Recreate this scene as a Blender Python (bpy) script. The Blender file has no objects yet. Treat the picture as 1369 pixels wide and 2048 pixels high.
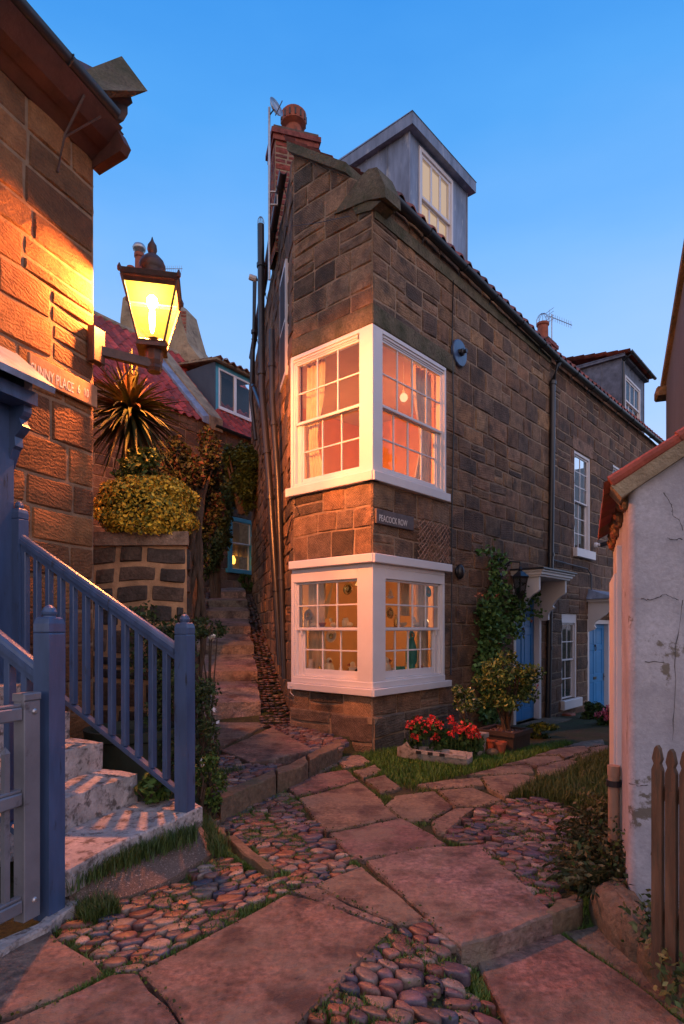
import bpy, math, random
import numpy as np
from mathutils import Vector

# ------------------------------------------------------------------ scene, camera, sky, light
SC = bpy.context.scene
COL = SC.collection
E = 1.4                      # eye height over the paving; world z = E + height relative to the eye
FPX, CX, CY = 1203.0, 684.5, 1257.0
cam_d = bpy.data.cameras.new('camera')
cam = bpy.data.objects.new('camera', cam_d); COL.objects.link(cam)
cam.location = (0, 0, E); cam.rotation_euler = (math.radians(90), 0, 0)
cam_d.sensor_fit = 'VERTICAL'; cam_d.sensor_height = 36.0
cam_d.lens = FPX/2048*36.0; cam_d.shift_y = (CY-1024)/2048
cam_d.clip_start = .05; cam_d.clip_end = 3000
SC.camera = cam
SC.view_settings.view_transform = 'Standard'; SC.view_settings.look = 'None'
SC.view_settings.gamma = 1; SC.view_settings.exposure = 0
SC.cycles.use_denoising = True
SC.cycles.max_bounces = 6; SC.cycles.transparent_max_bounces = 12
SC.cycles.sample_clamp_indirect = 4

W = bpy.data.worlds.new('World'); SC.world = W; W.use_nodes = True
nt = W.node_tree; nt.nodes.clear()
def wn(t, **k):
    n = nt.nodes.new(t)
    for a, b in k.items(): setattr(n, a, b)
    return n
tc = wn('ShaderNodeTexCoord'); sep = wn('ShaderNodeSeparateXYZ')
nt.links.new(tc.outputs['Generated'], sep.inputs[0])
ramp = wn('ShaderNodeValToRGB')
cr = ramp.color_ramp; cr.elements[0].position = 0.0; cr.elements[0].color = (.50, .50, .70, 1)
cr.elements[1].position = .80; cr.elements[1].color = (.008, .21, .68, 1)
for p, c in ((.20, (.40, .52, .86, 1)), (.36, (.27, .47, .90, 1)), (.52, (.145, .39, .82, 1)), (.66, (.055, .305, .77, 1))):
    e = cr.elements.new(p); e.color = c
nz = wn('ShaderNodeTexNoise'); nz.inputs['Scale'].default_value = 2.2; nz.inputs['Detail'].default_value = 5
mp = wn('ShaderNodeMapping'); mp.inputs['Scale'].default_value = (1, 1, 3.2)
nt.links.new(tc.outputs['Generated'], mp.inputs[0]); nt.links.new(mp.outputs[0], nz.inputs['Vector'])
ad = wn('ShaderNodeMath', operation='MULTIPLY_ADD'); ad.inputs[1].default_value = .20; 
sb = wn('ShaderNodeMath', operation='SUBTRACT'); sb.inputs[1].default_value = .10
nt.links.new(nz.outputs['Fac'], ad.inputs[0]); nt.links.new(sep.outputs['Z'], ad.inputs[2])
nt.links.new(ad.outputs[0], sb.inputs[0]); nt.links.new(sb.outputs[0], ramp.inputs[0])
# the afterglow fills the sky behind the camera
mr = wn('ShaderNodeMapRange'); mr.inputs['From Min'].default_value = .15; mr.inputs['From Max'].default_value = -.75
nt.links.new(sep.outputs['Y'], mr.inputs['Value'])
mx = wn('ShaderNodeMix', data_type='RGBA'); mx.inputs['B'].default_value = (.58, .50, .60, 1)
nt.links.new(mr.outputs[0], mx.inputs['Factor']); nt.links.new(ramp.outputs[0], mx.inputs['A'])
sky = wn('ShaderNodeTexSky', sky_type='NISHITA'); sky.sun_disc = False
sky.sun_elevation = math.radians(4); sky.sun_rotation = math.radians(200)
bg1 = wn('ShaderNodeBackground'); bg1.inputs['Strength'].default_value = 1.16
bg2 = wn('ShaderNodeBackground'); bg2.inputs['Strength'].default_value = .05
adds = wn('ShaderNodeAddShader'); wo = wn('ShaderNodeOutputWorld')
nt.links.new(mx.outputs['Result'], bg1.inputs[0]); nt.links.new(sky.outputs[0], bg2.inputs[0])
nt.links.new(bg1.outputs[0], adds.inputs[0]); nt.links.new(bg2.outputs[0], adds.inputs[1])
nt.links.new(adds.outputs[0], wo.inputs[0])

sun_d = bpy.data.lights.new('sun', 'SUN'); sun_d.energy = .36; sun_d.angle = math.radians(40); sun_d.color = (1, .76, .78)
sun = bpy.data.objects.new('sun', sun_d); COL.objects.link(sun)
sun.rotation_euler = Vector((-.55, .80, -.38)).to_track_quat('-Z', 'Y').to_euler()   # last glow, from behind the camera
sun.location = (4, -6, 6)

# ------------------------------------------------------------------ helpers
def tag(o, label=None, cat=None, group=None, kind=None):
    if label: o['label'] = label
    if cat: o['category'] = cat
    if group: o['group'] = group
    if kind: o['kind'] = kind
    return o
def empty(name, loc, label, cat, group=None):
    o = bpy.data.objects.new(name, None); COL.objects.link(o); o.location = loc
    o.empty_display_size = .1
    return tag(o, label, cat, group)

class MB:
    def __init__(s): s.v = []; s.f = []; s.c = []; s.m = []; s.cur = (1, 1, 1, 1); s.mi = 0
    def col(s, c, a=1.0): s.cur = (c[0], c[1], c[2], a); return s
    def add(s, vs, fs):
        b = len(s.v); s.v.extend([tuple(v) for v in vs])
        for f in fs: s.f.append(tuple(b+i for i in f)); s.c.append(s.cur); s.m.append(s.mi)
    def quad(s, a, b, c, d): s.add([a, b, c, d], [(0, 1, 2, 3)])
    def hexa(s, p):   # p: 8 points, bottom ring 0-3, top ring 4-7
        s.add(p, [(3, 2, 1, 0), (4, 5, 6, 7), (0, 1, 5, 4), (1, 2, 6, 5), (2, 3, 7, 6), (3, 0, 4, 7)])
    def box(s, x0, x1, y0, y1, z0, z1):
        s.hexa([(x0, y0, z0), (x1, y0, z0), (x1, y1, z0), (x0, y1, z0), (x0, y0, z1), (x1, y0, z1), (x1, y1, z1), (x0, y1, z1)])
    def fbox(s, F, s0, s1, z0, z1, d0, d1):
        p = F.pt
        s.hexa([p(s0, z0, d0), p(s1, z0, d0), p(s1, z0, d1), p(s0, z0, d1), p(s0, z1, d0), p(s1, z1, d0), p(s1, z1, d1), p(s0, z1, d1)])
    def cbox(s, F, s0, s1, z0, z1, d0, d1, b=.006):   # chamfered on the outward (d1) side
        p = F.pt
        s.add([p(s0, z0, d0), p(s1, z0, d0), p(s1, z1, d0), p(s0, z1, d0),
               p(s0, z0, d1-b), p(s1, z0, d1-b), p(s1, z1, d1-b), p(s0, z1, d1-b),
               p(s0+b, z0+b, d1), p(s1-b, z0+b, d1), p(s1-b, z1-b, d1), p(s0+b, z1-b, d1)],
              [(3, 2, 1, 0), (0, 1, 5, 4), (1, 2, 6, 5), (2, 3, 7, 6), (3, 0, 4, 7),
               (4, 5, 9, 8), (5, 6, 10, 9), (6, 7, 11, 10), (7, 4, 8, 11), (8, 9, 10, 11)])
    def prism(s, poly, z0, z1):   # poly list of (x,y); z0,z1 floats or lists
        n = len(poly)
        a = [(p[0], p[1], z0[i] if isinstance(z0, list) else z0) for i, p in enumerate(poly)]
        b = [(p[0], p[1], z1[i] if isinstance(z1, list) else z1) for i, p in enumerate(poly)]
        s.add(a+b, [tuple(reversed(range(n))), tuple(range(n, 2*n))] + [(i, (i+1) % n, n+(i+1) % n, n+i) for i in range(n)])
    def extr(s, pts, off):   # planar 3d polygon pushed by the vector off
        n = len(pts); q = [(p[0]+off[0], p[1]+off[1], p[2]+off[2]) for p in pts]
        s.add(list(pts)+q, [tuple(range(n)), tuple(reversed(range(n, 2*n)))] + [((i+1) % n, i, n+i, n+(i+1) % n) for i in range(n)])
    def tube(s, pts, r, n=8, cap=True, rs=None):
        pts = [Vector(p) for p in pts]; rings = []
        for i, p in enumerate(pts):
            d = (pts[min(i+1, len(pts)-1)]-pts[max(i-1, 0)]).normalized()
            up = Vector((0, 0, 1)) if abs(d.z) < .95 else Vector((1, 0, 0))
            a = d.cross(up).normalized(); b = d.cross(a).normalized()
            rr = rs[i] if rs else r
            rings.append([p+a*rr*math.cos(2*math.pi*k/n)+b*rr*math.sin(2*math.pi*k/n) for k in range(n)])
        vs = [v for g in rings for v in g]; fs = []
        for i in range(len(pts)-1):
            for k in range(n): fs.append((i*n+k, i*n+(k+1) % n, (i+1)*n+(k+1) % n, (i+1)*n+k))
        if cap: fs += [tuple(range(n)), tuple(reversed(range(len(vs)-n, len(vs))))]
        s.add(vs, fs)
    def lathe(s, c, prof, n=12, ax=None, rot=0, sq=False):   # prof: (radius, height) list; ax axis
        c = Vector(c); ax = Vector(ax).normalized() if ax else Vector((0, 0, 1))
        up = Vector((0, 1, 0)) if abs(ax.y) < .9 else Vector((1, 0, 0))
        a = up.cross(ax).normalized(); b = ax.cross(a).normalized(); vs = []; fs = []
        for r, h in prof:
            for k in range(n):
                t = 2*math.pi*k/n+rot; vs.append(c+ax*h+(a*math.cos(t)+b*math.sin(t))*r)
        for i in range(len(prof)-1):
            for k in range(n): fs.append((i*n+k, i*n+(k+1) % n, (i+1)*n+(k+1) % n, (i+1)*n+k))
        fs += [tuple(reversed(range(n))), tuple(range(len(vs)-n, len(vs)))]
        s.add(vs, fs)
    def ball(s, c, rx, ry, rz, n=10, m=6, jit=0, rnd=None, rotz=0):
        vs = []; fs = []; cr_, sr = math.cos(rotz), math.sin(rotz)
        for i in range(1, m):
            ph = math.pi*i/m
            for k in range(n):
                t = 2*math.pi*k/n; j = 1+(rnd.uniform(-jit, jit) if rnd else 0)
                x, y, z = rx*j*math.sin(ph)*math.cos(t), ry*j*math.sin(ph)*math.sin(t), rz*math.cos(ph)
                vs.append((c[0]+x*cr_-y*sr, c[1]+x*sr+y*cr_, c[2]+z))
        top = len(vs); vs.append((c[0], c[1], c[2]+rz)); bot = len(vs); vs.append((c[0], c[1], c[2]-rz))
        for i in range(m-2):
            for k in range(n): fs.append((i*n+k, (i+1)*n+k, (i+1)*n+(k+1) % n, i*n+(k+1) % n))
        for k in range(n): fs.append((top, k, (k+1) % n)); fs.append((bot, (m-2)*n+(k+1) % n, (m-2)*n+k))
        s.add(vs, fs)
    def build(s, name, mats, parent=None, smooth=False, auto=None):
        me = bpy.data.meshes.new(name); me.from_pydata(s.v, [], s.f)
        if not isinstance(mats, (list, tuple)): mats = [mats]
        for m in mats: me.materials.append(m)
        if len(mats) > 1: me.polygons.foreach_set('material_index', s.m)
        at = me.color_attributes.new('Col', 'FLOAT_COLOR', 'CORNER')
        ls = np.zeros(len(me.polygons), dtype=np.int32); me.polygons.foreach_get('loop_total', ls)
        arr = np.repeat(np.array(s.c, dtype=np.float32), ls, axis=0)
        at.data.foreach_set('color', arr.ravel())
        if smooth: me.polygons.foreach_set('use_smooth', [True]*len(me.polygons))
        me.validate(); me.update()
        if smooth and auto:
            try: me.set_sharp_from_angle(angle=math.radians(auto))
            except Exception: pass
        o = bpy.data.objects.new(name, me); COL.objects.link(o)
        if parent:
            o.parent = parent
            if parent.parent is None: o.location = -parent.location if parent.type == 'EMPTY' else (0, 0, 0)
        return o

class Fr:   # a vertical plane: origin, direction u to the right, n towards the viewer
    def __init__(s, ox, oy, ux, uy):
        l = math.hypot(ux, uy); s.o = (ox, oy); s.u = (ux/l, uy/l); s.n = (uy/l, -ux/l)
    def pt(s, a, z, d=0): return (s.o[0]+s.u[0]*a+s.n[0]*d, s.o[1]+s.u[1]*a+s.n[1]*d, z)
    def px(s, x, y, d=0):    # photo pixel -> (s, z) on the plane offset by d
        t = (x-CX)/FPX; ox, oy = s.o[0]+s.n[0]*d, s.o[1]+s.n[1]*d
        a = (oy*t-ox)/(s.u[0]-s.u[1]*t); return a, E+(CY-y)/FPX*(oy+s.u[1]*a)
    def S(s, x, d=0): return s.px(x, 0, d)[0]
    def shift(s, a, d=0): p = s.pt(a, 0, d); return Fr(p[0], p[1], s.u[0], s.u[1])
def at(x, y, Z): return ((x-CX)/FPX*Z, Z, E+(CY-y)/FPX*Z)
def G(x, y, h=1.40): Z = h*FPX/(y-CY); return ((x-CX)/FPX*Z, Z)

FA = Fr(.352, 7.0, .660, .751)                  # lane facade, from the street corner
GB = Fr(-.631, 7.863, .751, -.660)              # narrow gable (s 0 .. 1.31)
GW = 1.308
AL = Fr(-.631-.222*7.2, 7.863+.975*7.2, .222, -.975)   # alley wall, s runs towards the camera, length 7.2
LW = Fr(-2.192, 5.30, .347, .938)               # left house wall; s negative towards the camera
BH = Fr(-2.3, 15.9, .56, .83)                   # house at the head of the alley

def smooth(t): t = max(0, min(1, t)); return t*t*(3-2*t)
def T(x, y):
    z = -1.40
    if y > 7 and x > -.2: z -= .05*(min(y, 16)-7)
    d = (x+1.03)*(-.870)+(y-5.06)*.493
    right_of_wall = (x-(-.631))*.975+(y-7.863)*.222 > .35
    if not (y > 7.9 and right_of_wall):
        up = smooth(d/.06+.5) if y > 4.4 else 0
        if x < -1.15 and y > 4.05: up = max(up, smooth((y-4.0)/.3))
        zz = -1.25+.303*max(0, min(y, 14.45)-7.86)
        z = z*(1-up)+zz*up
    ys = 2.80+.43*(x-.54)
    if y < ys+.02 and x > .15: z -= .10*smooth((x-.2)/.4)*smooth((ys-y)/.04 if x > .5 else (ys-y)/.4)
    return E+z

# ------------------------------------------------------------------ materials
MATS = {}
def mat(name, base=(.5, .5, .5), rough=.8, attr=False, var=.25, vscale=4, vdetail=6, dark=None, dscale=1.5, dlo=.55, dhi=.7,
        bump=.0, bscale=40, bdist=.01, metal=0, tool=0, alt=None, altf=.5, alts=1.2, coat=0, spec=.5, stretch=(1, 1, 1), trans=0, sss=0, alpha=None, fine=0):
    m = bpy.data.materials.new(name); m.use_nodes = True; n = m.node_tree; bs = n.nodes['Principled BSDF']
    L = n.links.new
    tcn = n.nodes.new('ShaderNodeTexCoord'); mpn = n.nodes.new('ShaderNodeMapping'); mpn.inputs['Scale'].default_value = stretch
    L(tcn.outputs['Object'], mpn.inputs[0]); vec = mpn.outputs[0]
    def noise(sc, det=5, ro=.6):
        k = n.nodes.new('ShaderNodeTexNoise'); k.inputs['Scale'].default_value = sc; k.inputs['Detail'].default_value = det
        k.inputs['Roughness'].default_value = ro; L(vec, k.inputs['Vector']); return k.outputs['Fac']
    if attr:
        a = n.nodes.new('ShaderNodeAttribute'); a.attribute_name = 'Col'; colr = a.outputs['Color']; alp = a.outputs['Alpha']
        if base != (1, 1, 1):
            mm = n.nodes.new('ShaderNodeMix'); mm.data_type = 'RGBA'; mm.blend_type = 'MULTIPLY'; mm.inputs['Factor'].default_value = 1
            L(colr, mm.inputs['A']); mm.inputs['B'].default_value = (*base, 1); colr = mm.outputs['Result']
    else:
        r = n.nodes.new('ShaderNodeRGB'); r.outputs[0].default_value = (*base, 1); colr = r.outputs[0]; alp = None
    def mult(colr, fac, lo, hi):
        q = n.nodes.new('ShaderNodeMapRange'); q.inputs['From Min'].default_value = .3; q.inputs['From Max'].default_value = .7
        q.inputs['To Min'].default_value = lo; q.inputs['To Max'].default_value = hi; L(fac, q.inputs['Value'])
        h = n.nodes.new('ShaderNodeVectorMath'); h.operation = 'SCALE'; L(colr, h.inputs[0]); L(q.outputs[0], h.inputs['Scale']); return h.outputs[0]
    if var: colr = mult(colr, noise(vscale, vdetail), 1-var, 1+var)
    if fine: colr = mult(colr, noise(bscale*1.7, 3), 1-fine, 1+fine)
    if alt:
        q = n.nodes.new('ShaderNodeMapRange'); q.inputs['From Min'].default_value = .42; q.inputs['From Max'].default_value = .62; q.inputs['To Max'].default_value = altf
        L(noise(alts, 9, .7), q.inputs['Value'])
        mm = n.nodes.new('ShaderNodeMix'); mm.data_type = 'RGBA'; L(q.outputs[0], mm.inputs['Factor']); L(colr, mm.inputs['A'])
        mm.inputs['B'].default_value = (*alt, 1); colr = mm.outputs['Result']
    if dark:
        q = n.nodes.new('ShaderNodeMapRange'); q.inputs['From Min'].default_value = dlo; q.inputs['From Max'].default_value = dhi
        L(noise(dscale, 8, .65), q.inputs['Value'])
        mm = n.nodes.new('ShaderNodeMix'); mm.data_type = 'RGBA'; L(q.outputs[0], mm.inputs['Factor']); L(colr, mm.inputs['A'])
        mm.inputs['B'].default_value = (*dark, 1); colr = mm.outputs['Result']
    L(colr, bs.inputs['Base Color']); bs.inputs['Roughness'].default_value = rough; bs.inputs['Metallic'].default_value = metal
    bs.inputs['Specular IOR Level'].default_value = spec; bs.inputs['Coat Weight'].default_value = coat
    if trans: bs.inputs['Transmission Weight'].default_value = trans
    if bump or tool:
        hsum = None
        if bump:
            hsum = noise(bscale, 6, .65)
        if tool:
            def wave(rot):
                mp2 = n.nodes.new('ShaderNodeMapping'); mp2.inputs['Rotation'].default_value = rot; L(tcn.outputs['Object'], mp2.inputs[0])
                w = n.nodes.new('ShaderNodeTexWave'); w.inputs['Scale'].default_value = 13; w.inputs['Distortion'].default_value = 7
                w.inputs['Detail'].default_value = 3; w.inputs['Detail Scale'].default_value = 1.4; w.wave_profile = 'SIN'; w.bands_direction = 'Z'
                L(mp2.outputs[0], w.inputs['Vector']); return w.outputs['Fac']
            w1, w2 = wave((.5, .6, .2)), wave((-.5, -.7, .3))
            if alp:
                g = n.nodes.new('ShaderNodeMath'); g.operation = 'GREATER_THAN'; g.inputs[1].default_value = .5; L(alp, g.inputs[0])
                mm = n.nodes.new('ShaderNodeMix'); mm.data_type = 'FLOAT'; L(g.outputs[0], mm.inputs['Factor']); L(w1, mm.inputs['A']); L(w2, mm.inputs['B']); w = mm.outputs['Result']
            else: w = w1
            ma = n.nodes.new('ShaderNodeMath'); ma.operation = 'MULTIPLY_ADD'; ma.inputs[1].default_value = tool; L(w, ma.inputs[0])
            if hsum: L(hsum, ma.inputs[2])
            else: ma.inputs[2].default_value = 0
            hsum = ma.outputs[0]
        b = n.nodes.new('ShaderNodeBump'); b.inputs['Strength'].default_value = min(1, bump or 1); b.inputs['Distance'].default_value = bdist
        L(hsum, b.inputs['Height']); L(b.outputs[0], bs.inputs['Normal'])
    MATS[name] = m; return m
def emis(name, col, st, mixt=0):
    m = bpy.data.materials.new(name); m.use_nodes = True; n = m.node_tree; n.nodes.clear()
    e = n.nodes.new('ShaderNodeEmission'); e.inputs[0].default_value = (*col, 1); e.inputs[1].default_value = st
    o = n.nodes.new('ShaderNodeOutputMaterial')
    if mixt:
        t = n.nodes.new('ShaderNodeBsdfTransparent'); x = n.nodes.new('ShaderNodeMixShader'); x.inputs[0].default_value = 1-mixt
        n.links.new(t.outputs[0], x.inputs[1]); n.links.new(e.outputs[0], x.inputs[2]); n.links.new(x.outputs[0], o.inputs[0])
    else: n.links.new(e.outputs[0], o.inputs[0])
    return m
def glassm(name, tint=(.95, .97, 1), refl=1.0, base=.06, rough=.02):
    m = bpy.data.materials.new(name); m.use_nodes = True; n = m.node_tree; n.nodes.clear(); L = n.links.new
    t = n.nodes.new('ShaderNodeBsdfTransparent'); t.inputs[0].default_value = (*tint, 1)
    g = n.nodes.new('ShaderNodeBsdfGlossy'); g.inputs['Roughness'].default_value = rough
    f = n.nodes.new('ShaderNodeFresnel'); f.inputs[0].default_value = 1.5
    nzn = n.nodes.new('ShaderNodeTexNoise'); nzn.inputs['Scale'].default_value = 3.5; b = n.nodes.new('ShaderNodeBump'); b.inputs['Strength'].default_value = .12
    tt = n.nodes.new('ShaderNodeTexCoord'); L(tt.outputs['Object'], nzn.inputs['Vector'])
    L(nzn.outputs['Fac'], b.inputs['Height']); L(b.outputs[0], g.inputs['Normal'])
    k = n.nodes.new('ShaderNodeMath'); k.operation = 'MULTIPLY_ADD'; k.inputs[1].default_value = refl; k.inputs[2].default_value = base; L(f.outputs[0], k.inputs[0])
    x = n.nodes.new('ShaderNodeMixShader'); L(k.outputs[0], x.inputs[0]); L(t.outputs[0], x.inputs[1]); L(g.outputs[0], x.inputs[2])
    o = n.nodes.new('ShaderNodeOutputMaterial'); L(x.outputs[0], o.inputs[0]); return m

m_stone = mat('sandstone_lane', (1, 1, 1), .88, attr=True, var=.38, vscale=7, dark=(.04, .032, .027), dscale=2.6, dlo=.50, dhi=.72, bump=.9, bscale=28, bdist=.02, tool=.25, fine=.25)
m_stoneL = mat('sandstone_tooled', (1, 1, 1), .88, attr=True, var=.3, vscale=9, dark=(.07, .05, .035), dscale=1.6, dlo=.60, dhi=.78, bump=.9, bscale=40, bdist=.012, tool=.26, fine=.2)
m_rubble = mat('rubble_stone', (1, 1, 1), .9, attr=True, var=.4, vscale=8, bump=.9, bscale=22, bdist=.03, fine=.25)
m_mortar = mat('mortar', (.30, .21, .14), .95, var=.35, vscale=9, bump=.8, bscale=60, bdist=.01)
m_mortarL = mat('pale_mortar', (.27, .17, .10), .95, var=.3, vscale=9, bump=.8, bscale=60, bdist=.01)
m_moss = mat('mossy_coping', (.16, .13, .085), .95, var=.45, vscale=8, dark=(.05, .055, .025), dscale=4, dlo=.45, dhi=.65, bump=1, bscale=26, bdist=.03, fine=.3)
m_white = mat('white_gloss_paint', (.72, .69, .70), .35, var=.05, vscale=3, dark=(.45, .42, .40), dscale=9, dlo=.72, dhi=.8, bump=.25, bscale=18, bdist=.003)
m_slab = mat('flagstone', (.76, .98, 1.06), .62, attr=True, alt=(.26, .21, .155), altf=.85, alts=1.9, var=.5, vscale=5.5, vdetail=12, dark=(.09, .055, .045), dscale=3.0, dlo=.50, dhi=.64, bump=1.0, bscale=18, bdist=.06, fine=.5, spec=.5)
m_cob = mat('cobblestone', (.50, .52, .52), .45, attr=True, var=.4, vscale=22, bump=.6, bscale=60, bdist=.006, fine=.3, spec=.6)
m_earth = mat('earth_moss', (.045, .045, .018), .95, var=.6, vscale=7, dark=(.03, .05, .012), dscale=3, dlo=.42, dhi=.6, bump=1, bscale=30, bdist=.04, fine=.4)
m_gravel = mat('exposed_aggregate', (.17, .12, .095), .85, var=.2, vscale=3, bump=1, bscale=130, bdist=.012, fine=.7, dark=(.5, .4, .33), dscale=85, dlo=.58, dhi=.64)
m_kerb = mat('mossy_kerb_stone', (.16, .115, .075), .85, var=.4, vscale=6, dark=(.05, .055, .02), dscale=3, dlo=.5, dhi=.66, bump=1, bscale=16, bdist=.03, fine=.3)
m_steppaint = mat('worn_white_step_paint', (.46, .42, .41), .7, var=.3, vscale=7, dark=(.13, .11, .10), dscale=17, dlo=.50, dhi=.62, bump=1, bscale=30, bdist=.02, fine=.15)
m_blue = mat('slate_blue_paint', (.05, .09, .19), .32, var=.2, vscale=5, dark=(.022, .03, .045), dscale=7, dlo=.60, dhi=.70, bump=.3, bscale=14, bdist=.004, coat=.3, stretch=(3, 3, .6))
m_gate = mat('silver_grey_paint', (.20, .205, .24), .4, var=.2, dark=(.08, .08, .09), dscale=9, dlo=.62, dhi=.72, vscale=5, bump=.3, bscale=22, bdist=.003, metal=.25)
m_door = mat('bright_blue_paint', (.02, .22, .52), .35, var=.1, vscale=3, bump=.2, bscale=20, bdist=.003)
m_turq = mat('turquoise_paint', (.06, .30, .40), .45, var=.15, vscale=5)
m_black = mat('black_iron', (.018, .018, .022), .38, var=.3, vscale=12, bump=.3, bscale=60, bdist=.003, spec=.6)
m_gutter = mat('black_gutter', (.022, .024, .032), .35, var=.3, vscale=5, spec=.6)
m_iron = mat('dark_red_iron', (.075, .035, .025), .5, var=.4, vscale=18, bump=.5, bscale=60, bdist=.004)
m_lead = mat('weathered_lead', (.20, .245, .34), .55, var=.4, vscale=3, dark=(.45, .48, .52), dscale=5, dlo=.60, dhi=.72, bump=.5, bscale=8, bdist=.01, stretch=(2, 2, .5), spec=.5)
m_tile = mat('red_pantile', (1, 1, 1), .75, attr=True, var=.4, vscale=6, dark=(.07, .045, .03), dscale=5, dlo=.55, dhi=.72, bump=.8, bscale=50, bdist=.01)
m_brick = mat('red_brick', (1, 1, 1), .85, attr=True, var=.4, vscale=16, bump=.8, bscale=60, bdist=.01)
m_terra = mat('terracotta', (.32, .085, .045), .75, var=.3, vscale=10, dark=(.09, .05, .04), dscale=6, dlo=.55, dhi=.7, bump=.5, bscale=40, bdist=.006)
m_render = mat('old_render', (.34, .26, .17), .9, var=.35, vscale=3, dark=(.14, .10, .07), dscale=2.5, dlo=.5, dhi=.7, bump=.9, bscale=9, bdist=.05)
m_wash = mat('whitewash', (.43, .415, .46), .85, alt=(.30, .29, .33), altf=.8, alts=2.6, var=.14, vscale=3, dark=(.17, .145, .12), dscale=4.2, dlo=.615, dhi=.65, bump=.7, bscale=34, bdist=.008, fine=.12)
m_grey = mat('grey_render', (.07, .10, .15), .85, var=.2, vscale=2, bump=.5, bscale=20, bdist=.01, stretch=(1, 1, .4))
m_soffit = mat('stained_timber', (.085, .03, .02), .7, var=.35, vscale=5, bump=.5, bscale=20, bdist=.01, stretch=(1, 1, 1))
m_fence = mat('brown_fence_timber', (.13, .07, .04), .75, var=.4, vscale=8, bump=.7, bscale=26, bdist=.01, stretch=(3, 3, .4), dark=(.05, .045, .03), dscale=7, dlo=.55, dhi=.7)
m_wood = mat('dark_planter_timber', (.045, .028, .022), .7, var=.3, vscale=6, bump=.4, bscale=20, bdist=.006)
m_bark = mat('bark', (.085, .055, .035), .95, var=.5, vscale=9, bump=1, bscale=18, bdist=.04, stretch=(2, 2, .5))
m_leaf = mat('leaf', (1, 1, 1), .6, attr=True, var=.25, vscale=20, spec=.25)
m_petal = mat('petal', (1, 1, 1), .6, attr=True, var=.15, vscale=30)
m_grass = mat('grass_blade', (1, 1, 1), .6, attr=True, var=.2, vscale=10)
m_stonegrey = mat('cast_grey_stone', (.33, .31, .30), .85, var=.25, vscale=12, dark=(.10, .09, .08), dscale=14, dlo=.52, dhi=.66, bump=.8, bscale=60, bdist=.006)
m_sign = mat('slate_sign', (.11, .085, .085), .6, var=.25, vscale=10, bump=.5, bscale=50, bdist=.003)
m_signS = mat('stone_sign', (.36, .20, .11), .8, var=.25, vscale=10, bump=.6, bscale=50, bdist=.006)
m_letter = mat('letter_paint', (.72, .66, .62), .6, var=.1)
m_bulb6 = emis('added_room_bulb', (1.0, .58, .26), 620)
m_wallin = mat('terracotta_plaster', (.74, .29, .09), .85, var=.12, vscale=2)
m_ceil = mat('cream_ceiling', (.55, .30, .16), .9, var=.05)
m_curt = mat('cream_curtain', (.72, .60, .46), .9, var=.12, vscale=10)
m_curt.node_tree.nodes['Principled BSDF'].inputs['Subsurface Weight'].default_value = 0
m_beige = mat('beige_blind', (.62, .47, .26), .9, var=.08)
m_glass = glassm('window_glass', (.96, .94, .9), .7, .015)
m_glassd = glassm('lantern_glass', (.5, .52, .55), 1.0, .12, .15)
m_dark = mat('dark_room', (.05, .05, .06), .9, var=.1)
m_chrome = mat('galvanised', (.45, .45, .47), .4, metal=.8, var=.2, vscale=20)
m_teal = mat('teal_glaze', (.03, .28, .26), .3, var=.2, vscale=12)
m_cream = mat('cream_glaze', (.75, .68, .55), .35, var=.1, vscale=12)
m_brass = mat('brass', (.70, .48, .16), .25, metal=1, var=.2, vscale=12)
m_bluepot = mat('blue_glaze', (.05, .09, .28), .3, var=.2, vscale=8)
m_bulb = emis('lamp_mantle', (1.0, .27, .06), 15500)
def frosted():
    m = bpy.data.materials.new('frosted_lamp_glass'); m.use_nodes = True; n = m.node_tree; n.nodes.clear(); L = n.links.new
    t = n.nodes.new('ShaderNodeBsdfTransparent'); t.inputs[0].default_value = (.82, .80, .76, 1)
    d = n.nodes.new('ShaderNodeBsdfTranslucent'); d.inputs[0].default_value = (.0065, .0125, .0060, 1)
    e = n.nodes.new('ShaderNodeEmission'); e.inputs[0].default_value = (1, .40, .02, 1); e.inputs[1].default_value = .7
    a = n.nodes.new('ShaderNodeAddShader'); b = n.nodes.new('ShaderNodeAddShader'); o = n.nodes.new('ShaderNodeOutputMaterial')
    L(t.outputs[0], a.inputs[0]); L(d.outputs[0], a.inputs[1]); L(a.outputs[0], b.inputs[0]); L(e.outputs[0], b.inputs[1]); L(b.outputs[0], o.inputs[0]); return m
m_lampglass = frosted()
m_bulb2 = emis('room_bulb', (1.0, .52, .25), 1.6)
m_bulb3 = emis('room_bulb_warm', (1.0, .58, .28), 240)
m_bulb4 = emis('shaded_lamp_glow', (1.0, .45, .14), 1.1)
m_bulb5 = emis('far_lamp', (1.0, .42, .06), 5)

def vnoise(seed):
    r = random.Random(seed); ks = [(r.uniform(1, 4), r.uniform(1, 4), r.uniform(0, 6)) for _ in range(4)]
    return lambda a, b: sum(math.sin(k[0]*a+k[1]*b+k[2]) for k in ks)/4

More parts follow.
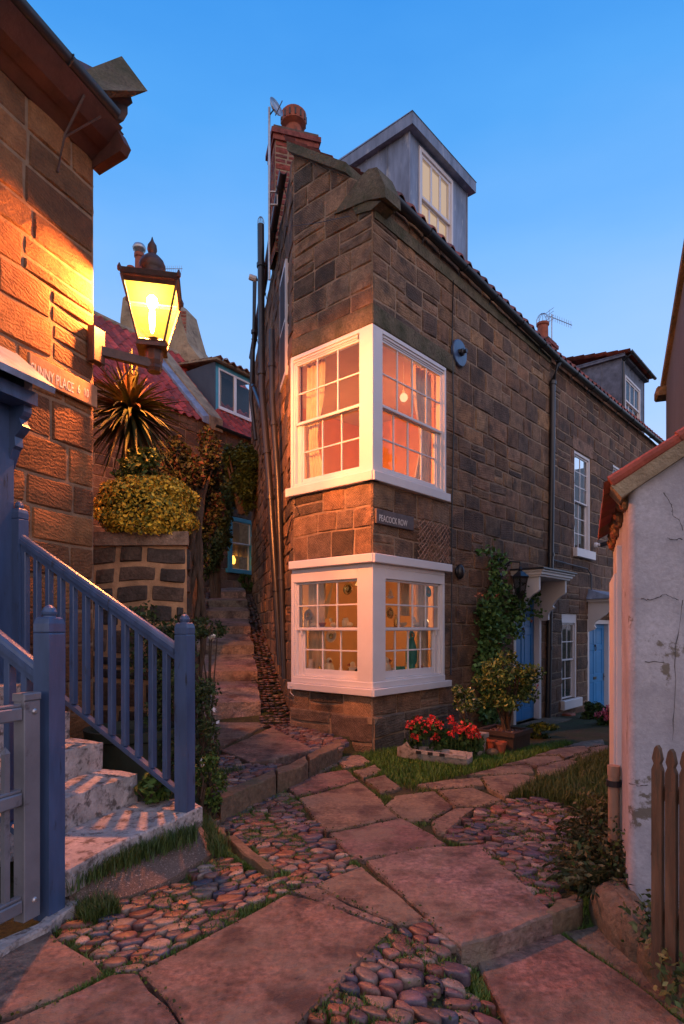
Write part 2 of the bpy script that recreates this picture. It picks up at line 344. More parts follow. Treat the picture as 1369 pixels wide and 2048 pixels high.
def stone_wall(mb, F, s0, s1, z0, ztop, holes=(), ch=.27, bl=(.3, .6), cols=(), d=.02, seed=1, gap=.011,
               top=None, brk=(), lo=None, hi=None, warp=.012, split=.12, mortar=True, rough=.006):
    R = random.Random(seed); nA, nB = vnoise(seed+5), vnoise(seed+9)
    top = top or (lambda s: ztop)
    lo = lo or (lambda z: s0); hi = hi or (lambda z: s1)
    if mortar:
        mb.mi = 1; mb.col((1, 1, 1))
        ss = sorted(set([s0, s1]+[h[0] for h in holes]+[h[1] for h in holes]+list(brk)))
        ss = [s for s in ss if s0-1e-6 <= s <= s1+1e-6]
        for a, b in zip(ss[:-1], ss[1:]):
            if b-a < 1e-5: continue
            m = (a+b)/2; hs = sorted([(h[2], h[3]) for h in holes if h[0] < m < h[1]]); cur = (z0, z0)
            for h in hs:
                if h[0] > cur[0]: mb.quad(F.pt(a, cur[0]), F.pt(b, cur[1]), F.pt(b, h[0]), F.pt(a, h[0]))
                cur = (h[1], h[1])
            mb.quad(F.pt(a, cur[0]), F.pt(b, cur[1]), F.pt(b, top(b)), F.pt(a, top(a)))
    mb.mi = 0
    zs = sorted(set([z0, ztop]+[h[2] for h in holes]+[h[3] for h in holes])); zs = [z for z in zs if z0 <= z <= ztop]
    q = [zs[0]]
    for z in zs[1:]:
        if z-q[-1] > .07: q.append(z)
    lines = []
    for a, b in zip(q[:-1], q[1:]):
        n = max(1, round((b-a)/ch)); ws = [R.uniform(.8, 1.25) for _ in range(n)]; t = sum(ws); c = a
        for w in ws: lines.append((c, c+(b-a)*w/t)); c += (b-a)*w/t
    def block(a0, a1, b0, b1, za, zb):   # bottom a0..a1, top b0..b1
        if a1-a0 < .03 and b1-b0 < .03: return
        g = gap/2; dd = d*R.uniform(.45, 1.35); c = R.choice(cols); v = R.uniform(.72, 1.25)
        tint = R.uniform(-.06, .06); mb.col((c[0]*v*(1+tint), c[1]*v, c[2]*v*(1-tint)), R.random())
        w = max(.02, ((a1-a0)+(b1-b0))/2); h = zb-za; eu = min(.3, .016/w); ev = min(.3, .016/h)
        U = [0, eu, .35, .65, 1-eu, 1]; V = [0, ev, .5, 1-ev, 1]; vs = []
        for j, v_ in enumerate(V):
            zz = za+g+(zb-za-2*g)*v_
            l = (a0+(b0-a0)*v_)+g; r = (a1+(b1-a1)*v_)-g
            for i, u_ in enumerate(U):
                s = l+(r-l)*u_; edge = i in (0, 5) or j in (0, 4)
                s2 = s+warp*nA(s*1.3, zz*2.1); z2 = zz+warp*1.2*nB(s*2.0, zz*1.2)
                if edge: off = -.004; s2 += R.uniform(-.003, .003); z2 += R.uniform(-.003, .003)
                else: off = dd+R.uniform(-rough, rough)
                if (i in (1, 4)) and (j in (1, 3)): off = dd*.55
                vs.append(F.pt(s2, z2, off))
        fs = [(j*6+i, j*6+i+1, (j+1)*6+i+1, (j+1)*6+i) for j in range(4) for i in range(5)]
        mb.add(vs, fs)
    for za, zb in lines:
        zm = (za+zb)/2
        L0, L1, H0, H1 = lo(za), lo(zb), hi(za), hi(zb)
        ivs = [(max(L0, L1) if False else (L0+L1)/2, (H0+H1)/2)]
        for h in holes:
            if h[2] < zm < h[3]:
                nv = []
                for a, b in ivs:
                    if h[1] <= a or h[0] >= b: nv.append((a, b)); continue
                    if h[0] > a+.03: nv.append((a, h[0]))
                    if h[1] < b-.03: nv.append((h[1], b))
                ivs = nv
        for a, b in ivs:
            cuts = [a]
            while cuts[-1] < b-.001:
                w = R.uniform(*bl)*(zb-za)/ch if R.random() < .5 else R.uniform(*bl)
                if b-(cuts[-1]+w) < bl[0]*.55: cuts.append(b)
                else: cuts.append(cuts[-1]+w)
            for i in range(len(cuts)-1):
                p, q_ = cuts[i], cuts[i+1]; pa = pb = p; qa = qb = q_
                if i == 0 and abs(a-(L0+L1)/2) < 1e-6: pa, pb = L0, L1
                if i == len(cuts)-2 and abs(b-(H0+H1)/2) < 1e-6: qa, qb = H0, H1
                if R.random() < split and q_-p > .15 and zb-za > .2 and pa == pb and qa == qb:
                    zz = za+(zb-za)*R.uniform(.4, .6); block(pa, qa, pb, qb, za, zz); block(pa, qa, pb, qb, zz, zb)
                else: block(pa, qa, pb, qb, za, zb)

def reveal(mb, F, h, dep):
    a, b, z0, z1 = h; p = F.pt
    mb.quad(p(a, z0), p(a, z1), p(a, z1, -dep), p(a, z0, -dep)); mb.quad(p(b, z1), p(b, z0), p(b, z0, -dep), p(b, z1, -dep))
    mb.quad(p(a, z1), p(b, z1), p(b, z1, -dep), p(a, z1, -dep)); mb.quad(p(b, z0), p(a, z0), p(a, z0, -dep), p(b, z0, -dep))

def sash(F, s0, s1, z0, z1, cols, rows, d, th, parent, name='sash', fr=.035, mun=.016, bot=None, glass=None, mt=None):
    mb = MB(); bot = bot or fr; mt = mt or m_white
    mb.cbox(F, s0, s0+fr, z0, z1, d-th, d, .004); mb.cbox(F, s1-fr, s1, z0, z1, d-th, d, .004)
    mb.cbox(F, s0+fr, s1-fr, z0, z0+bot, d-th, d-.002, .004); mb.cbox(F, s0+fr, s1-fr, z1-fr, z1, d-th, d-.002, .004)
    w = (s1-s0-2*fr)/cols; hh = (z1-z0-fr-bot)/rows
    for i in range(1, cols): c = s0+fr+w*i; mb.cbox(F, c-mun/2, c+mun/2, z0+bot, z1-fr, d-th*.8, d-.006, .003)
    for j in range(1, rows):
        c = z0+bot+hh*j
        for i in range(cols):
            a = s0+fr+w*i+(mun/2 if i else 0); b = s0+fr+w*(i+1)-(mun/2 if i < cols-1 else 0)
            mb.cbox(F, a, b, c-mun/2, c+mun/2, d-th*.8, d-.0075, .003)
    o = mb.build(name, mt, parent)
    g = MB(); p = F.pt; R = random.Random(int(s0*1000+z0*100))
    for i in range(cols):
        for j in range(rows):
            a, b = s0+fr+w*i, s0+fr+w*(i+1); c, e = z0+bot+hh*j, z0+bot+hh*(j+1); k = [R.uniform(-.0015, .0015) for _ in range(3)]
            g.quad(p(a, c, d-th*.55+k[0]), p(b, c, d-th*.55+k[1]), p(b, e, d-th*.55+k[2]), p(a, e, d-th*.55+k[0]+k[2]-k[1]))
    g.build('glass', glass or m_glass, parent)
    return o

def pantiles(mb, F, s0, s1, zfun, tan, dmin, dmax, pitch=.235, course=.30, seed=3, cols=((.30, .07, .04),), over=.06, lowd=None):
    """rows of S-shaped tiles climbing away from the eaves; d negative is up-slope"""
    R = random.Random(seed); n = int((s1-s0)/pitch); c = math.atan(tan); K = 5
    rows = int((dmax-dmin)/(course*math.cos(c)))+1
    for i in range(n):
        a = s0+i*(s1-s0)/n; w = (s1-s0)/n
        for j in range(rows):
            da = dmin+j*course*math.cos(c)-(over if j == 0 else .03); db = dmin+(j+1)*course*math.cos(c)
            if db > dmax: db = dmax
            if lowd and da < lowd(a+w/2): continue
            q = R.choice(cols); v = R.uniform(.65, 1.3); mb.col((q[0]*v, q[1]*v, q[2]*v)); lift = R.uniform(-.006, .008)
            top = []; bot = []
            for k in range(K+1):
                t = k/K; s = a+w*t; prof = .040*math.cos(2*math.pi*t+.6)
                zA = zfun(s)+da*tan+prof+.035+lift; zB = zfun(s)+db*tan+prof+.006+lift
                top.append((F.pt(s, zA, -da), F.pt(s, zB, -db))); bot.append(F.pt(s, zA-.022, -da))
            for k in range(K):
                mb.quad(top[k][0], top[k+1][0], top[k+1][1], top[k][1]); mb.quad(bot[k], bot[k+1], top[k+1][0], top[k][0])

def nmesh(name, V, Fc, C, mt, parent=None, smooth=False):
    """V (n,3) verts, Fc (m,k) faces of equal size, C (m,3) face colours"""
    me = bpy.data.meshes.new(name); m, k = Fc.shape
    me.vertices.add(len(V)); me.vertices.foreach_set('co', np.ascontiguousarray(V, dtype=np.float32).ravel())
    me.loops.add(m*k); me.loops.foreach_set('vertex_index', np.ascontiguousarray(Fc, dtype=np.int32).ravel())
    me.polygons.add(m); me.polygons.foreach_set('loop_start', np.arange(0, m*k, k, dtype=np.int32))
    me.polygons.foreach_set('loop_total', np.full(m, k, dtype=np.int32))
    me.update(calc_edges=True)
    at_ = me.color_attributes.new('Col', 'FLOAT_COLOR', 'CORNER')
    cc = np.ones((m, 4), dtype=np.float32); cc[:, :3] = C
    at_.data.foreach_set('color', np.repeat(cc, k, axis=0).ravel()); me.materials.append(mt)
    if smooth: me.polygons.foreach_set('use_smooth', [True]*m)
    me.validate()
    o = bpy.data.objects.new(name, me); COL.objects.link(o)
    if parent:
        o.parent = parent
        if parent.type == 'EMPTY': o.location = -parent.location
    return o

def leaves(name, P, size, cols, mt=None, parent=None, seed=0, asp=.55, up=.35, N0=None, jit=.35, fold=.25):
    """one rhombic folded leaf per point"""
    g = np.random.default_rng(seed); P = np.asarray(P, float); n = len(P)
    d = g.normal(size=(n, 3)); d /= np.linalg.norm(d, axis=1)[:, None]
    nn = g.normal(size=(n, 3)); nn[:, 2] += up
    if N0 is not None: nn += np.asarray(N0)*1.6
    nn /= np.linalg.norm(nn, axis=1)[:, None]
    b = np.cross(nn, d); b /= np.linalg.norm(b, axis=1)[:, None]; d = np.cross(b, nn)
    L = (size*(1+g.uniform(-jit, jit, n)))[:, None]
    v0 = P-d*L*.5; v2 = P+d*L*.5; v1 = P+b*L*asp*.5+nn*L*fold*.3; v3 = P-b*L*asp*.5+nn*L*fold*.3
    V = np.stack([v0, v1, v2, v3], 1).reshape(-1, 3)
    i = np.arange(n)*4; Fc = np.concatenate([np.stack([i, i+1, i+2], 1), np.stack([i, i+2, i+3], 1)])
    cols = np.array(cols); c = cols[g.integers(0, len(cols), n)]*g.uniform(.6, 1.4, (n, 1))
    return nmesh(name, V, Fc, np.concatenate([c, c]), mt or m_leaf, parent)

def blob_points(c, r, n, seed, shell=.55, clumps=14, clr=.35, flat=1):
    """points in the outer part of an ellipsoid, gathered in clumps so that gaps stay open"""
    g = np.random.default_rng(seed); r = np.array(r, float); c = np.array(c, float)
    k = g.normal(size=(clumps, 3)); k /= np.linalg.norm(k, axis=1)[:, None]; k *= g.uniform(shell, .92, (clumps, 1))
    idx = g.integers(0, clumps, n); o = g.normal(size=(n, 3)); o /= np.linalg.norm(o, axis=1)[:, None]; o *= (g.random((n, 1))**.4)*clr
    p = k[idx]+o; return c+p*r

# ------------------------------------------------------------------ ground
def grid_ground():
    xs = np.unique(np.concatenate([np.linspace(-400, -12, 10), np.linspace(-12, -4, 28), np.arange(-4, 5, .07), np.linspace(5, 14, 40), np.linspace(14, 400, 10)]))
    ys = np.unique(np.concatenate([np.linspace(-400, -3, 10), np.linspace(-3, 1.5, 20), np.arange(1.5, 10, .07), np.linspace(10, 22, 60), np.linspace(22, 500, 10)]))
    nn = vnoise(3); X, Y = len(xs), len(ys); V = np.zeros((X*Y, 3)); k = 0
    for y in ys:
        for x in xs:
            V[k] = (x, y, T(x, y)-.035+.012*nn(x*2, y*2)); k += 1
    i = np.arange(X-1); Fc = np.concatenate([np.stack([j*X+i, j*X+i+1, (j+1)*X+i+1, (j+1)*X+i], 1) for j in range(Y-1)])
    o = nmesh('ground', V, Fc, np.ones((len(Fc), 3)), m_earth, smooth=False); tag(o, kind='structure'); return o
grid_ground()

def inpoly(x, y, P):
    c = False; j = len(P)-1
    for i in range(len(P)):
        if (P[i][1] > y) != (P[j][1] > y) and x < (P[j][0]-P[i][0])*(y-P[i][1])/(P[j][1]-P[i][1])+P[i][0]: c = not c
        j = i
    return c
RS = random.Random(11)
SLABC = [(.33, .155, .115), (.29, .145, .11), (.36, .19, .135), (.27, .15, .12), (.34, .17, .135)]
PAVED = []
def slab(name, pxs, h=1.40, th=.09, col=None, m=None, wob=.012, kind='structure', parent=None, up=.004, world=None, tilt=None):
    """a flagstone from its outline: rounded arris, slightly wavy edges and top"""
    P = world or [G(x, y, h) for x, y in pxs]
    A = sum(P[i][0]*P[(i+1) % len(P)][1]-P[(i+1) % len(P)][0]*P[i][1] for i in range(len(P)))
    if A < 0: P = P[::-1]
    PAVED.append(P)
    gx, gy = sum(q[0] for q in P)/len(P), sum(q[1] for q in P)/len(P); P = [(q[0]+(q[0]-gx)/max(.1, math.hypot(q[0]-gx, q[1]-gy))*.008, q[1]+(q[1]-gy)/max(.1, math.hypot(q[0]-gx, q[1]-gy))*.008) for q in P]
    Q = []
    for i in range(len(P)):
        a, b = P[i], P[(i+1) % len(P)]; L = math.hypot(b[0]-a[0], b[1]-a[1]); n = max(2, int(L/.11))
        for k in range(n):
            t = k/n; j = wob if k else wob*.3
            Q.append((a[0]+(b[0]-a[0])*t+RS.uniform(-j, j), a[1]+(b[1]-a[1])*t+RS.uniform(-j, j)))
    cx, cy = sum(q[0] for q in Q)/len(Q), sum(q[1] for q in Q)/len(Q); n = len(Q); z = E-h+up
    nn = vnoise(RS.randint(0, 999)); zf = lambda x, y: z+.005*nn(x*3, y*3)+(tilt(x, y) if tilt else 0)
    def inset(q, r): l = math.hypot(q[0]-cx, q[1]-cy); f = max(.2, 1-r/l); return (cx+(q[0]-cx)*f, cy+(q[1]-cy)*f)
    vs = [(q[0], q[1], zf(*q)-th) for q in Q]; vs += [(*inset(q, .002), zf(*q)-.010) for q in Q]
    r1 = [inset(q, .011) for q in Q]; vs += [(a, b, zf(a, b)) for a, b in r1]
    fs = [(k*n+i, k*n+(i+1) % n, (k+1)*n+(i+1) % n, (k+1)*n+i) for k in (0, 1) for i in range(n)]
    lev = [.72, .42, .15]; base = 2
    for f in lev:
        vs += [(cx+(a-cx)*f, cy+(b-cy)*f, zf(cx+(a-cx)*f, cy+(b-cy)*f)) for a, b in r1]
        fs += [(base*n+i, base*n+(i+1) % n, (base+1)*n+(i+1) % n, (base+1)*n+i) for i in range(n)]; base += 1
    fs.append(tuple(base*n+i for i in range(n)))
    mb = MB(); c = col or RS.choice(SLABC); v = RS.uniform(.85, 1.15); mb.col(tuple(x*v for x in c)); mb.add(vs, fs); return mb, vs
class Multi:
    def __init__(s): s.mb = MB()
    def take(s, r): m = r[0]; b = len(s.mb.v); s.mb.v += m.v; s.mb.f += [tuple(b+i for i in f) for f in m.f]; s.mb.c += m.c; s.mb.m += m.m
fl = Multi()
for P, c in (
    ([(283, 1942), (575, 1790), (640, 1806), (786, 1860), (690, 1950), (556, 2100), (395, 2100), (345, 2010)], (.33, .15, .105)),
    ([(98, 1862), (208, 1946), (110, 1995), (-60, 2062), (-60, 1905), (40, 1880)], (.34, .155, .11)),
    ([(222, 1952), (276, 1948), (332, 2010), (385, 2100), (-60, 2150), (-60, 2072), (90, 2015)], (.28, .135, .11)),
    ([(583, 1783), (628, 1772), (700, 1812), (786, 1848), (770, 1852), (690, 1820)], (.33, .18, .14)),
    ([(634, 1769), (722, 1733), (800, 1795), (852, 1842), (796, 1846), (712, 1808)], (.30, .16, .11)),
    ([(735, 1722), (862, 1694), (960, 1690), (1040, 1762), (1108, 1826), (1020, 1862), (925, 1888), (866, 1846), (808, 1790)], (.37, .18, .15)),
    ([(660, 1668), (800, 1637), (868, 1672), (890, 1688), (806, 1704), (728, 1718), (700, 1706)], (.33, .135, .12)),
    ([(600, 1597), (720, 1565), (752, 1590), (795, 1634), (720, 1651), (655, 1662), (625, 1632)], (.34, .185, .115)),
    ([(567, 1566), (640, 1548), (694, 1540), (716, 1560), (650, 1578), (592, 1591)], (.36, .14, .11)),
    ([(576, 1549), (630, 1532), (668, 1519), (676, 1530), (620, 1548), (586, 1558)], (.28, .18, .12)),
    ([(668, 1516), (720, 1510), (742, 1524), (690, 1536)], (.38, .21, .14)),
    ([(708, 1542), (750, 1530), (764, 1540), (728, 1556)], (.26, .17, .11)),
    ([(730, 1560), (770, 1550), (802, 1574), (762, 1586)], (.22, .14, .09)),
    ([(792, 1592), (870, 1582), (905, 1612), (858, 1640), (812, 1640), (770, 1612)], (.30, .19, .12)),
    ([(876, 1581), (945, 1576), (1004, 1600), (960, 1612), (912, 1612)], (.29, .18, .11)),
    ([(866, 1643), (912, 1617), (950, 1616), (890, 1664), (872, 1662)], (.33, .18, .12)),
    ([(836, 1570), (895, 1560), (960, 1556), (968, 1570), (880, 1577)], (.30, .18, .11)),
    ([(966, 1554), (1040, 1548), (1080, 1556), (1010, 1594), (976, 1574)], (.32, .19, .12)),
    ([(935, 1550), (1000, 1534), (1060, 1530), (1068, 1545), (1000, 1549)], (.27, .17, .11)),
    ([(1006, 1530), (1066, 1514), (1118, 1512), (1128, 1520), (1074, 1532), (1050, 1528)], (.25, .16, .11)),
    ([(1074, 1545), (1076, 1534), (1134, 1520), (1160, 1524), (1130, 1546), (1088, 1556)], (.27, .165, .11)),
    ([(1072, 1510), (1120, 1496), (1170, 1492), (1180, 1502), (1130, 1516), (1118, 1509)], (.25, .16, .11)),
):
    fl.take(slab('flagstone', P, 1.40, col=c, th=.19 if P[0] == (735, 1722) else .09))
for P, c in (([(1128, 1493), (1172, 1482), (1206, 1480), (1208, 1490), (1176, 1496)], (.24, .155, .11)), ([(1184, 1500), (1180, 1498), (1215, 1490), (1228, 1500), (1170, 1522), (1140, 1518)], (.24, .155, .11))):
    fl.take(slab('flagstone', P, 1.415, col=c))
tag(fl.mb.build('flagstone_path', m_slab), kind='structure')
lo_ = Multi()
lo_.take(slab('f', [(952, 1912), (1030, 1890), (1118, 1868), (1260, 1960), (1400, 2070), (1400, 2120), (1050, 2120), (990, 1990)], 1.50, col=(.32, .135, .105)))
lo_.take(slab('f', [(1128, 1864), (1200, 1852), (1270, 1910), (1400, 2000), (1400, 2062), (1272, 1960)], 1.50, col=(.21, .13, .085)))
tag(lo_.mb.build('lower_flagstone_path', m_slab), kind='structure')
kb = Multi()
for P in ([(1094, 1824), (1112, 1800), (1150, 1788), (1164, 1798), (1158, 1812), (1114, 1828)],):
    kb.take(slab('k', P, 1.395, th=.14, col=(.2, .2, .2)))
# raised kerb at the foot of the alley
for P in ([(436, 1584), (500, 1560), (548, 1540), (552, 1552), (505, 1572), (442, 1600)], [(552, 1538), (590, 1524), (612, 1512), (616, 1524), (594, 1536), (556, 1550)],
          [(616, 1510), (650, 1492), (678, 1478), (684, 1490), (652, 1506), (620, 1522)], ):
    kb.take(slab('k', P, 1.25, th=.17, col=(.2, .2, .2)))
# long narrow stones set on edge beside the doorstep
for P in ([(381, 1634), (400, 1628), (450, 1664), (452, 1678), (420, 1676)], [(456, 1682), (470, 1680), (545, 1742), (543, 1752), (528, 1748), (490, 1718)]):
    kb.take(slab('k', P, 1.395, th=.12, col=(.3, .2, .15), up=.03))
tag(kb.mb.build('kerb', m_kerb), kind='structure')
al = Multi()
for P, c in (([(445, 1500), (545, 1455), (625, 1498), (540, 1520), (500, 1524)], (.36, .16, .12)), ([(404, 1448), (505, 1432), (532, 1450), (440, 1494), (400, 1470)], (.24, .16, .13)),
             ([(404, 1420), (500, 1408), (538, 1424), (536, 1446), (508, 1430), (410, 1444)], (.24, .15, .12)), ([(400, 1398), (530, 1396), (540, 1420), (500, 1405), (404, 1417)], (.30, .16, .11))):
    al.take(slab('f', P, 1.25, col=c))
tag(al.mb.build('alley_flagstone', m_slab), kind='structure')
# rising alley: long shallow treads
st = MB(); AU = (-.222, .975); AN = (-.975, -.222); RA = random.Random(5)
def alp(t, w, z): return (-.631+AU[0]*t+AN[0]*w, 7.863+AU[1]*t+AN[1]*w, z)
ts = [.42, 1.55, 2.75, 3.85, 4.9, 5.75, 6.55]
for i, t in enumerate(ts):
    t1 = ts[i+1] if i < len(ts)-1 else 7.6
    za = E-1.25+.303*(t+ .42); zb = E-1.25+.303*(t1+.02)-.03
    nseg = 3
    for k in range(nseg):
        a, b = t+(t1-t)*k/nseg, t+(t1-t)*(k+1)/nseg-.012; z0_ = za+(zb-za)*k/nseg; z1_ = za+(zb-za)*(k+1)/nseg
        w0, w1 = .40-.035*t+RA.uniform(-.02, .02), 1.42-.06*t+RA.uniform(-.04, .04); c = RA.choice(SLABC); st.col(tuple(x*RA.uniform(1.1, 1.5) for x in c))
        j = [RA.uniform(-.03, .03) for _ in range(4)]
        p = [alp(a+j[0], w0, z0_-.3), alp(a+j[1], w1, z0_-.3), alp(b+j[2], w1, z1_-.3), alp(b+j[3], w0, z1_-.3)]
        q = [(x, y, z+.3) for x, y, z in p]
        st.hexa([p[1], p[0], p[3], p[2], q[1], q[0], q[3], q[2]])
tag(st.build('alley_steps', m_slab), kind='structure')
tp = MB(); tp.col((.25, .2, .18)); tp.prism([alp(6.9, .1, 0)[:2], alp(6.9, 2.6, 0)[:2], alp(8.2, 2.8, 0)[:2], alp(8.2, .1, 0)[:2]][::-1], E+.4, E+.78)
tag(tp.build('alley_landing', m_kerb), kind='structure')
# aggregate pad ramping down from the landing to the cobbles
def ramp_pad():
    back = [(128, 1766, 1.30), (190, 1732, 1.28), (255, 1697, 1.27), (310, 1668, 1.27), (352, 1650, 1.27), (392, 1640, 1.29)]
    front = [(140, 1800, 1.36), (190, 1808, 1.39), (262, 1790, 1.39), (330, 1764, 1.39), (385, 1730, 1.39), (434, 1702, 1.39)]
    b3 = [(*G(x, y, h), E-h) for x, y, h in back]; f3 = [(*G(x, y, h), E-h) for x, y, h in front]; m = MB(); K = 7; V = []
    for i in range(6):
        for k in range(K+1): t = k/K; V.append(tuple(b3[i][j]*(1-t)+f3[i][j]*t+(.012*math.sin(math.pi*t) if j == 2 else 0) for j in range(3)))
        V.append((f3[i][0], f3[i][1]-.005, f3[i][2]-.05))
    W_ = K+2; m.add(V, [(i*W_+k, i*W_+k+1, (i+1)*W_+k+1, (i+1)*W_+k) for i in range(5) for k in range(K+1)])
    tag(m.build('aggregate_paving', m_gravel), kind='structure')
ramp_pad()
sl = slab('p', [(-60, 1915), (90, 1842), (132, 1798), (180, 1790), (150, 1812), (96, 1852), (-60, 1935)], 1.37, th=.1, col=(1, 1, 1), wob=.02)
tag(sl[0].build('gateway_paving', m_steppaint), kind='structure')

# ---- cobbles
COBC = [(.30, .15, .12), (.36, .25, .21), (.22, .10, .10), (.15, .11, .16), (.11, .12, .18), (.34, .13, .08), (.40, .30, .25), (.27, .17, .14), (.20, .13, .15), (.30, .11, .08), (.44, .32, .27)]
def clip(poly, nx, ny, c):
    out = []
    for i in range(len(poly)):
        a, b = poly[i], poly[(i+1) % len(poly)]; da, db = a[0]*nx+a[1]*ny-c, b[0]*nx+b[1]*ny-c
        if da <= 0: out.append(a)
        if (da < 0) != (db < 0) and da != db: t = da/(da-db); out.append((a[0]+(b[0]-a[0])*t, a[1]+(b[1]-a[1])*t))
    return out
def cobbles(name, poly, h, ang, row=.082, ln=(.08, .16), seed=1, zf=None, miss=.05, cols=COBC, asp=1.75):
    """close-set cobbles: cells of an uneven packing, shrunk, rounded and domed"""
    R = random.Random(seed); P = [G(x, y, h) for x, y in poly]; ca, sa = math.cos(ang), math.sin(ang)
    rot = [((p[0]*ca+p[1]*sa)/asp, -p[0]*sa+p[1]*ca) for p in P]
    a0, a1 = min(r[0] for r in rot), max(r[0] for r in rot); b0, b1 = min(r[1] for r in rot), max(r[1] for r in rot)
    pts = []; row *= .66
    for _ in range(int((a1-a0)*(b1-b0)/row**2*14)):
        q = (R.uniform(a0-.1, a1+.1), R.uniform(b0-.1, b1+.1), row*R.choice((.62, .8, .95, 1.15)))
        if all((q[0]-o[0])**2+(q[1]-o[1])**2 > ((q[2]+o[2])/2)**2 for o in pts): pts.append(q)
    mb = MB()
    for q in pts:
        if not inpoly(q[0], q[1], rot) or R.random() < miss: continue
        cell = [(q[0]-row, q[1]-row), (q[0]+row, q[1]-row), (q[0]+row, q[1]+row), (q[0]-row, q[1]+row)]
        for o in pts:
            dx, dy = o[0]-q[0], o[1]-q[1]; d2 = dx*dx+dy*dy
            if 0 < d2 < (3*row)**2:
                w_ = q[2]/(q[2]+o[2]); cell = clip(cell, dx, dy, q[0]*dx+q[1]*dy+d2*w_)
                if len(cell) < 3: break
        if len(cell) < 3: continue
        for _ in range(2): cell = [((a[0]*k+b[0]*(1-k)), (a[1]*k+b[1]*(1-k))) for a, b in zip(cell, cell[1:]+cell[:1]) for k in (.75, .25)]
        cx = sum(a[0] for a in cell)/len(cell); cy = sum(a[1] for a in cell)/len(cell); n = len(cell); tw = R.uniform(-.15, .15); gap = R.uniform(.84, .97)
        c = R.choice(cols); v = R.uniform(.6, 1.3); mb.col((c[0]*v, c[1]*v, c[2]*v)); hh = R.uniform(.020, .036); tx, ty = R.uniform(-.12, .12), R.uniform(-.12, .12); vs = []
        fl_ = R.choice((0, 1, 1)); lev = ((1.0, -.6), (1.0, .52), (.95, .84), (.84, .96), (.5, 1.0)) if fl_ else ((1.0, -.6), (1.0, .4), (.92, .74), (.74, .93), (.4, 1.0))
        for f, zz_ in lev:
            for a in cell:
                lx, ly = (a[0]-cx)*f*gap*asp, (a[1]-cy)*f*gap; lx, ly = lx-ly*tw, ly+lx*tw*.5; wx, wy = cx*asp*ca-cy*sa+lx*ca-ly*sa, cx*asp*sa+cy*ca+lx*sa+ly*ca
                vs.append((wx, wy, (zf or T)(cx*asp*ca-cy*sa, cx*asp*sa+cy*ca)-.029+hh*zz_+tx*lx+ty*ly+R.uniform(-.0012, .0012)))
        mb.add(vs, [(i*n+k, i*n+(k+1) % n, (i+1)*n+(k+1) % n, (i+1)*n+k) for i in range(4) for k in range(n)]+[tuple(4*n+k for k in range(n))])
    tag(mb.build(name, m_cob, smooth=True), kind='structure'); return P
CB = []
CB.append(cobbles('cobbled_strip', [(104, 1856), (190, 1812), (335, 1768), (440, 1706), (520, 1742), (575, 1764), (570, 1782), (278, 1940), (212, 1942)], 1.40, .42, .075, (.08, .17), 2))
CB.append(cobbles('cobbled_strip', [(395, 1615), (450, 1595), (520, 1566), (560, 1568), (592, 1600), (650, 1668), (722, 1726), (620, 1768), (572, 1766), (540, 1740), (470, 1672), (410, 1625)], 1.40, .15, .085, (.09, .20), 3))
CB.append(cobbles('cobbled_patch', [(792, 1860), (860, 1850), (940, 1912), (985, 1995), (1040, 2110), (565, 2110), (690, 1958)], 1.43, -.55, .075, (.08, .18), 4))
CB.append(cobbles('cobbled_patch', [(886, 1676), (962, 1616), (1010, 1600), (1060, 1592), (1145, 1612), (1160, 1660), (1120, 1750), (1090, 1818), (1030, 1762), (968, 1692)], 1.40, -.35, .080, (.08, .20), 5))
al_z = lambda x, y: E-1.25
CB.append(cobbles('alley_cobbles', [(545, 1452), (590, 1440), (700, 1482), (690, 1492), (628, 1502)], 1.25, .9, .09, (.09, .2), 6, zf=al_z))
CB.append(cobbles('alley_cobbles', [(405, 1545), (440, 1505), (500, 1526), (560, 1524), (545, 1540), (440, 1584)], 1.25, .3, .08, (.09, .18), 7, zf=al_z))
def alley_side():
    R = random.Random(9); mb = MB()
    for t in np.arange(-.1, 6.9, .085):
        for w in np.arange(.04, .46-.035*max(t, 0), .085):
            if R.random() < .08: continue
            tt = t+R.uniform(-.02, .02); ww = w+R.uniform(-.02, .02); x, y, _ = alp(tt, ww, 0); z = T(x, y)+.03-.22*max(0, .3-ww) * (1 if tt > .3 else 0)+.10*(tt > .42)
            z = E-1.25+.303*max(0, tt)+.0; c = R.choice(COBC); v = R.uniform(.35, .75); mb.col((c[0]*v, c[1]*v*.95, c[2]*v*.75))
            mb.ball((x, y, z), .055*R.uniform(.7, 1.3), .035*R.uniform(.7, 1.3), .018, 7, 4, .2, R, R.uniform(-.5, .5))
    for t in np.arange(.2, 6.9, .16):
        for w in np.arange(1.4-.05*t, 1.9, .17):
            tt = t+R.uniform(-.05, .05); x, y, _ = alp(tt, w, 0); c = R.choice(COBC); v = R.uniform(.4, .8); mb.col((c[0]*v, c[1]*v*.95, c[2]*v*.75))
            mb.ball((x, y, E-1.25+.303*max(0, tt)+.02), .09*R.uniform(.7, 1.2), .07*R.uniform(.7, 1.2), .06, 7, 4, .12, R, R.uniform(-1.5, 1.5))
    tag(mb.build('alley_cobbles', m_cob, smooth=True), kind='structure')
alley_side()

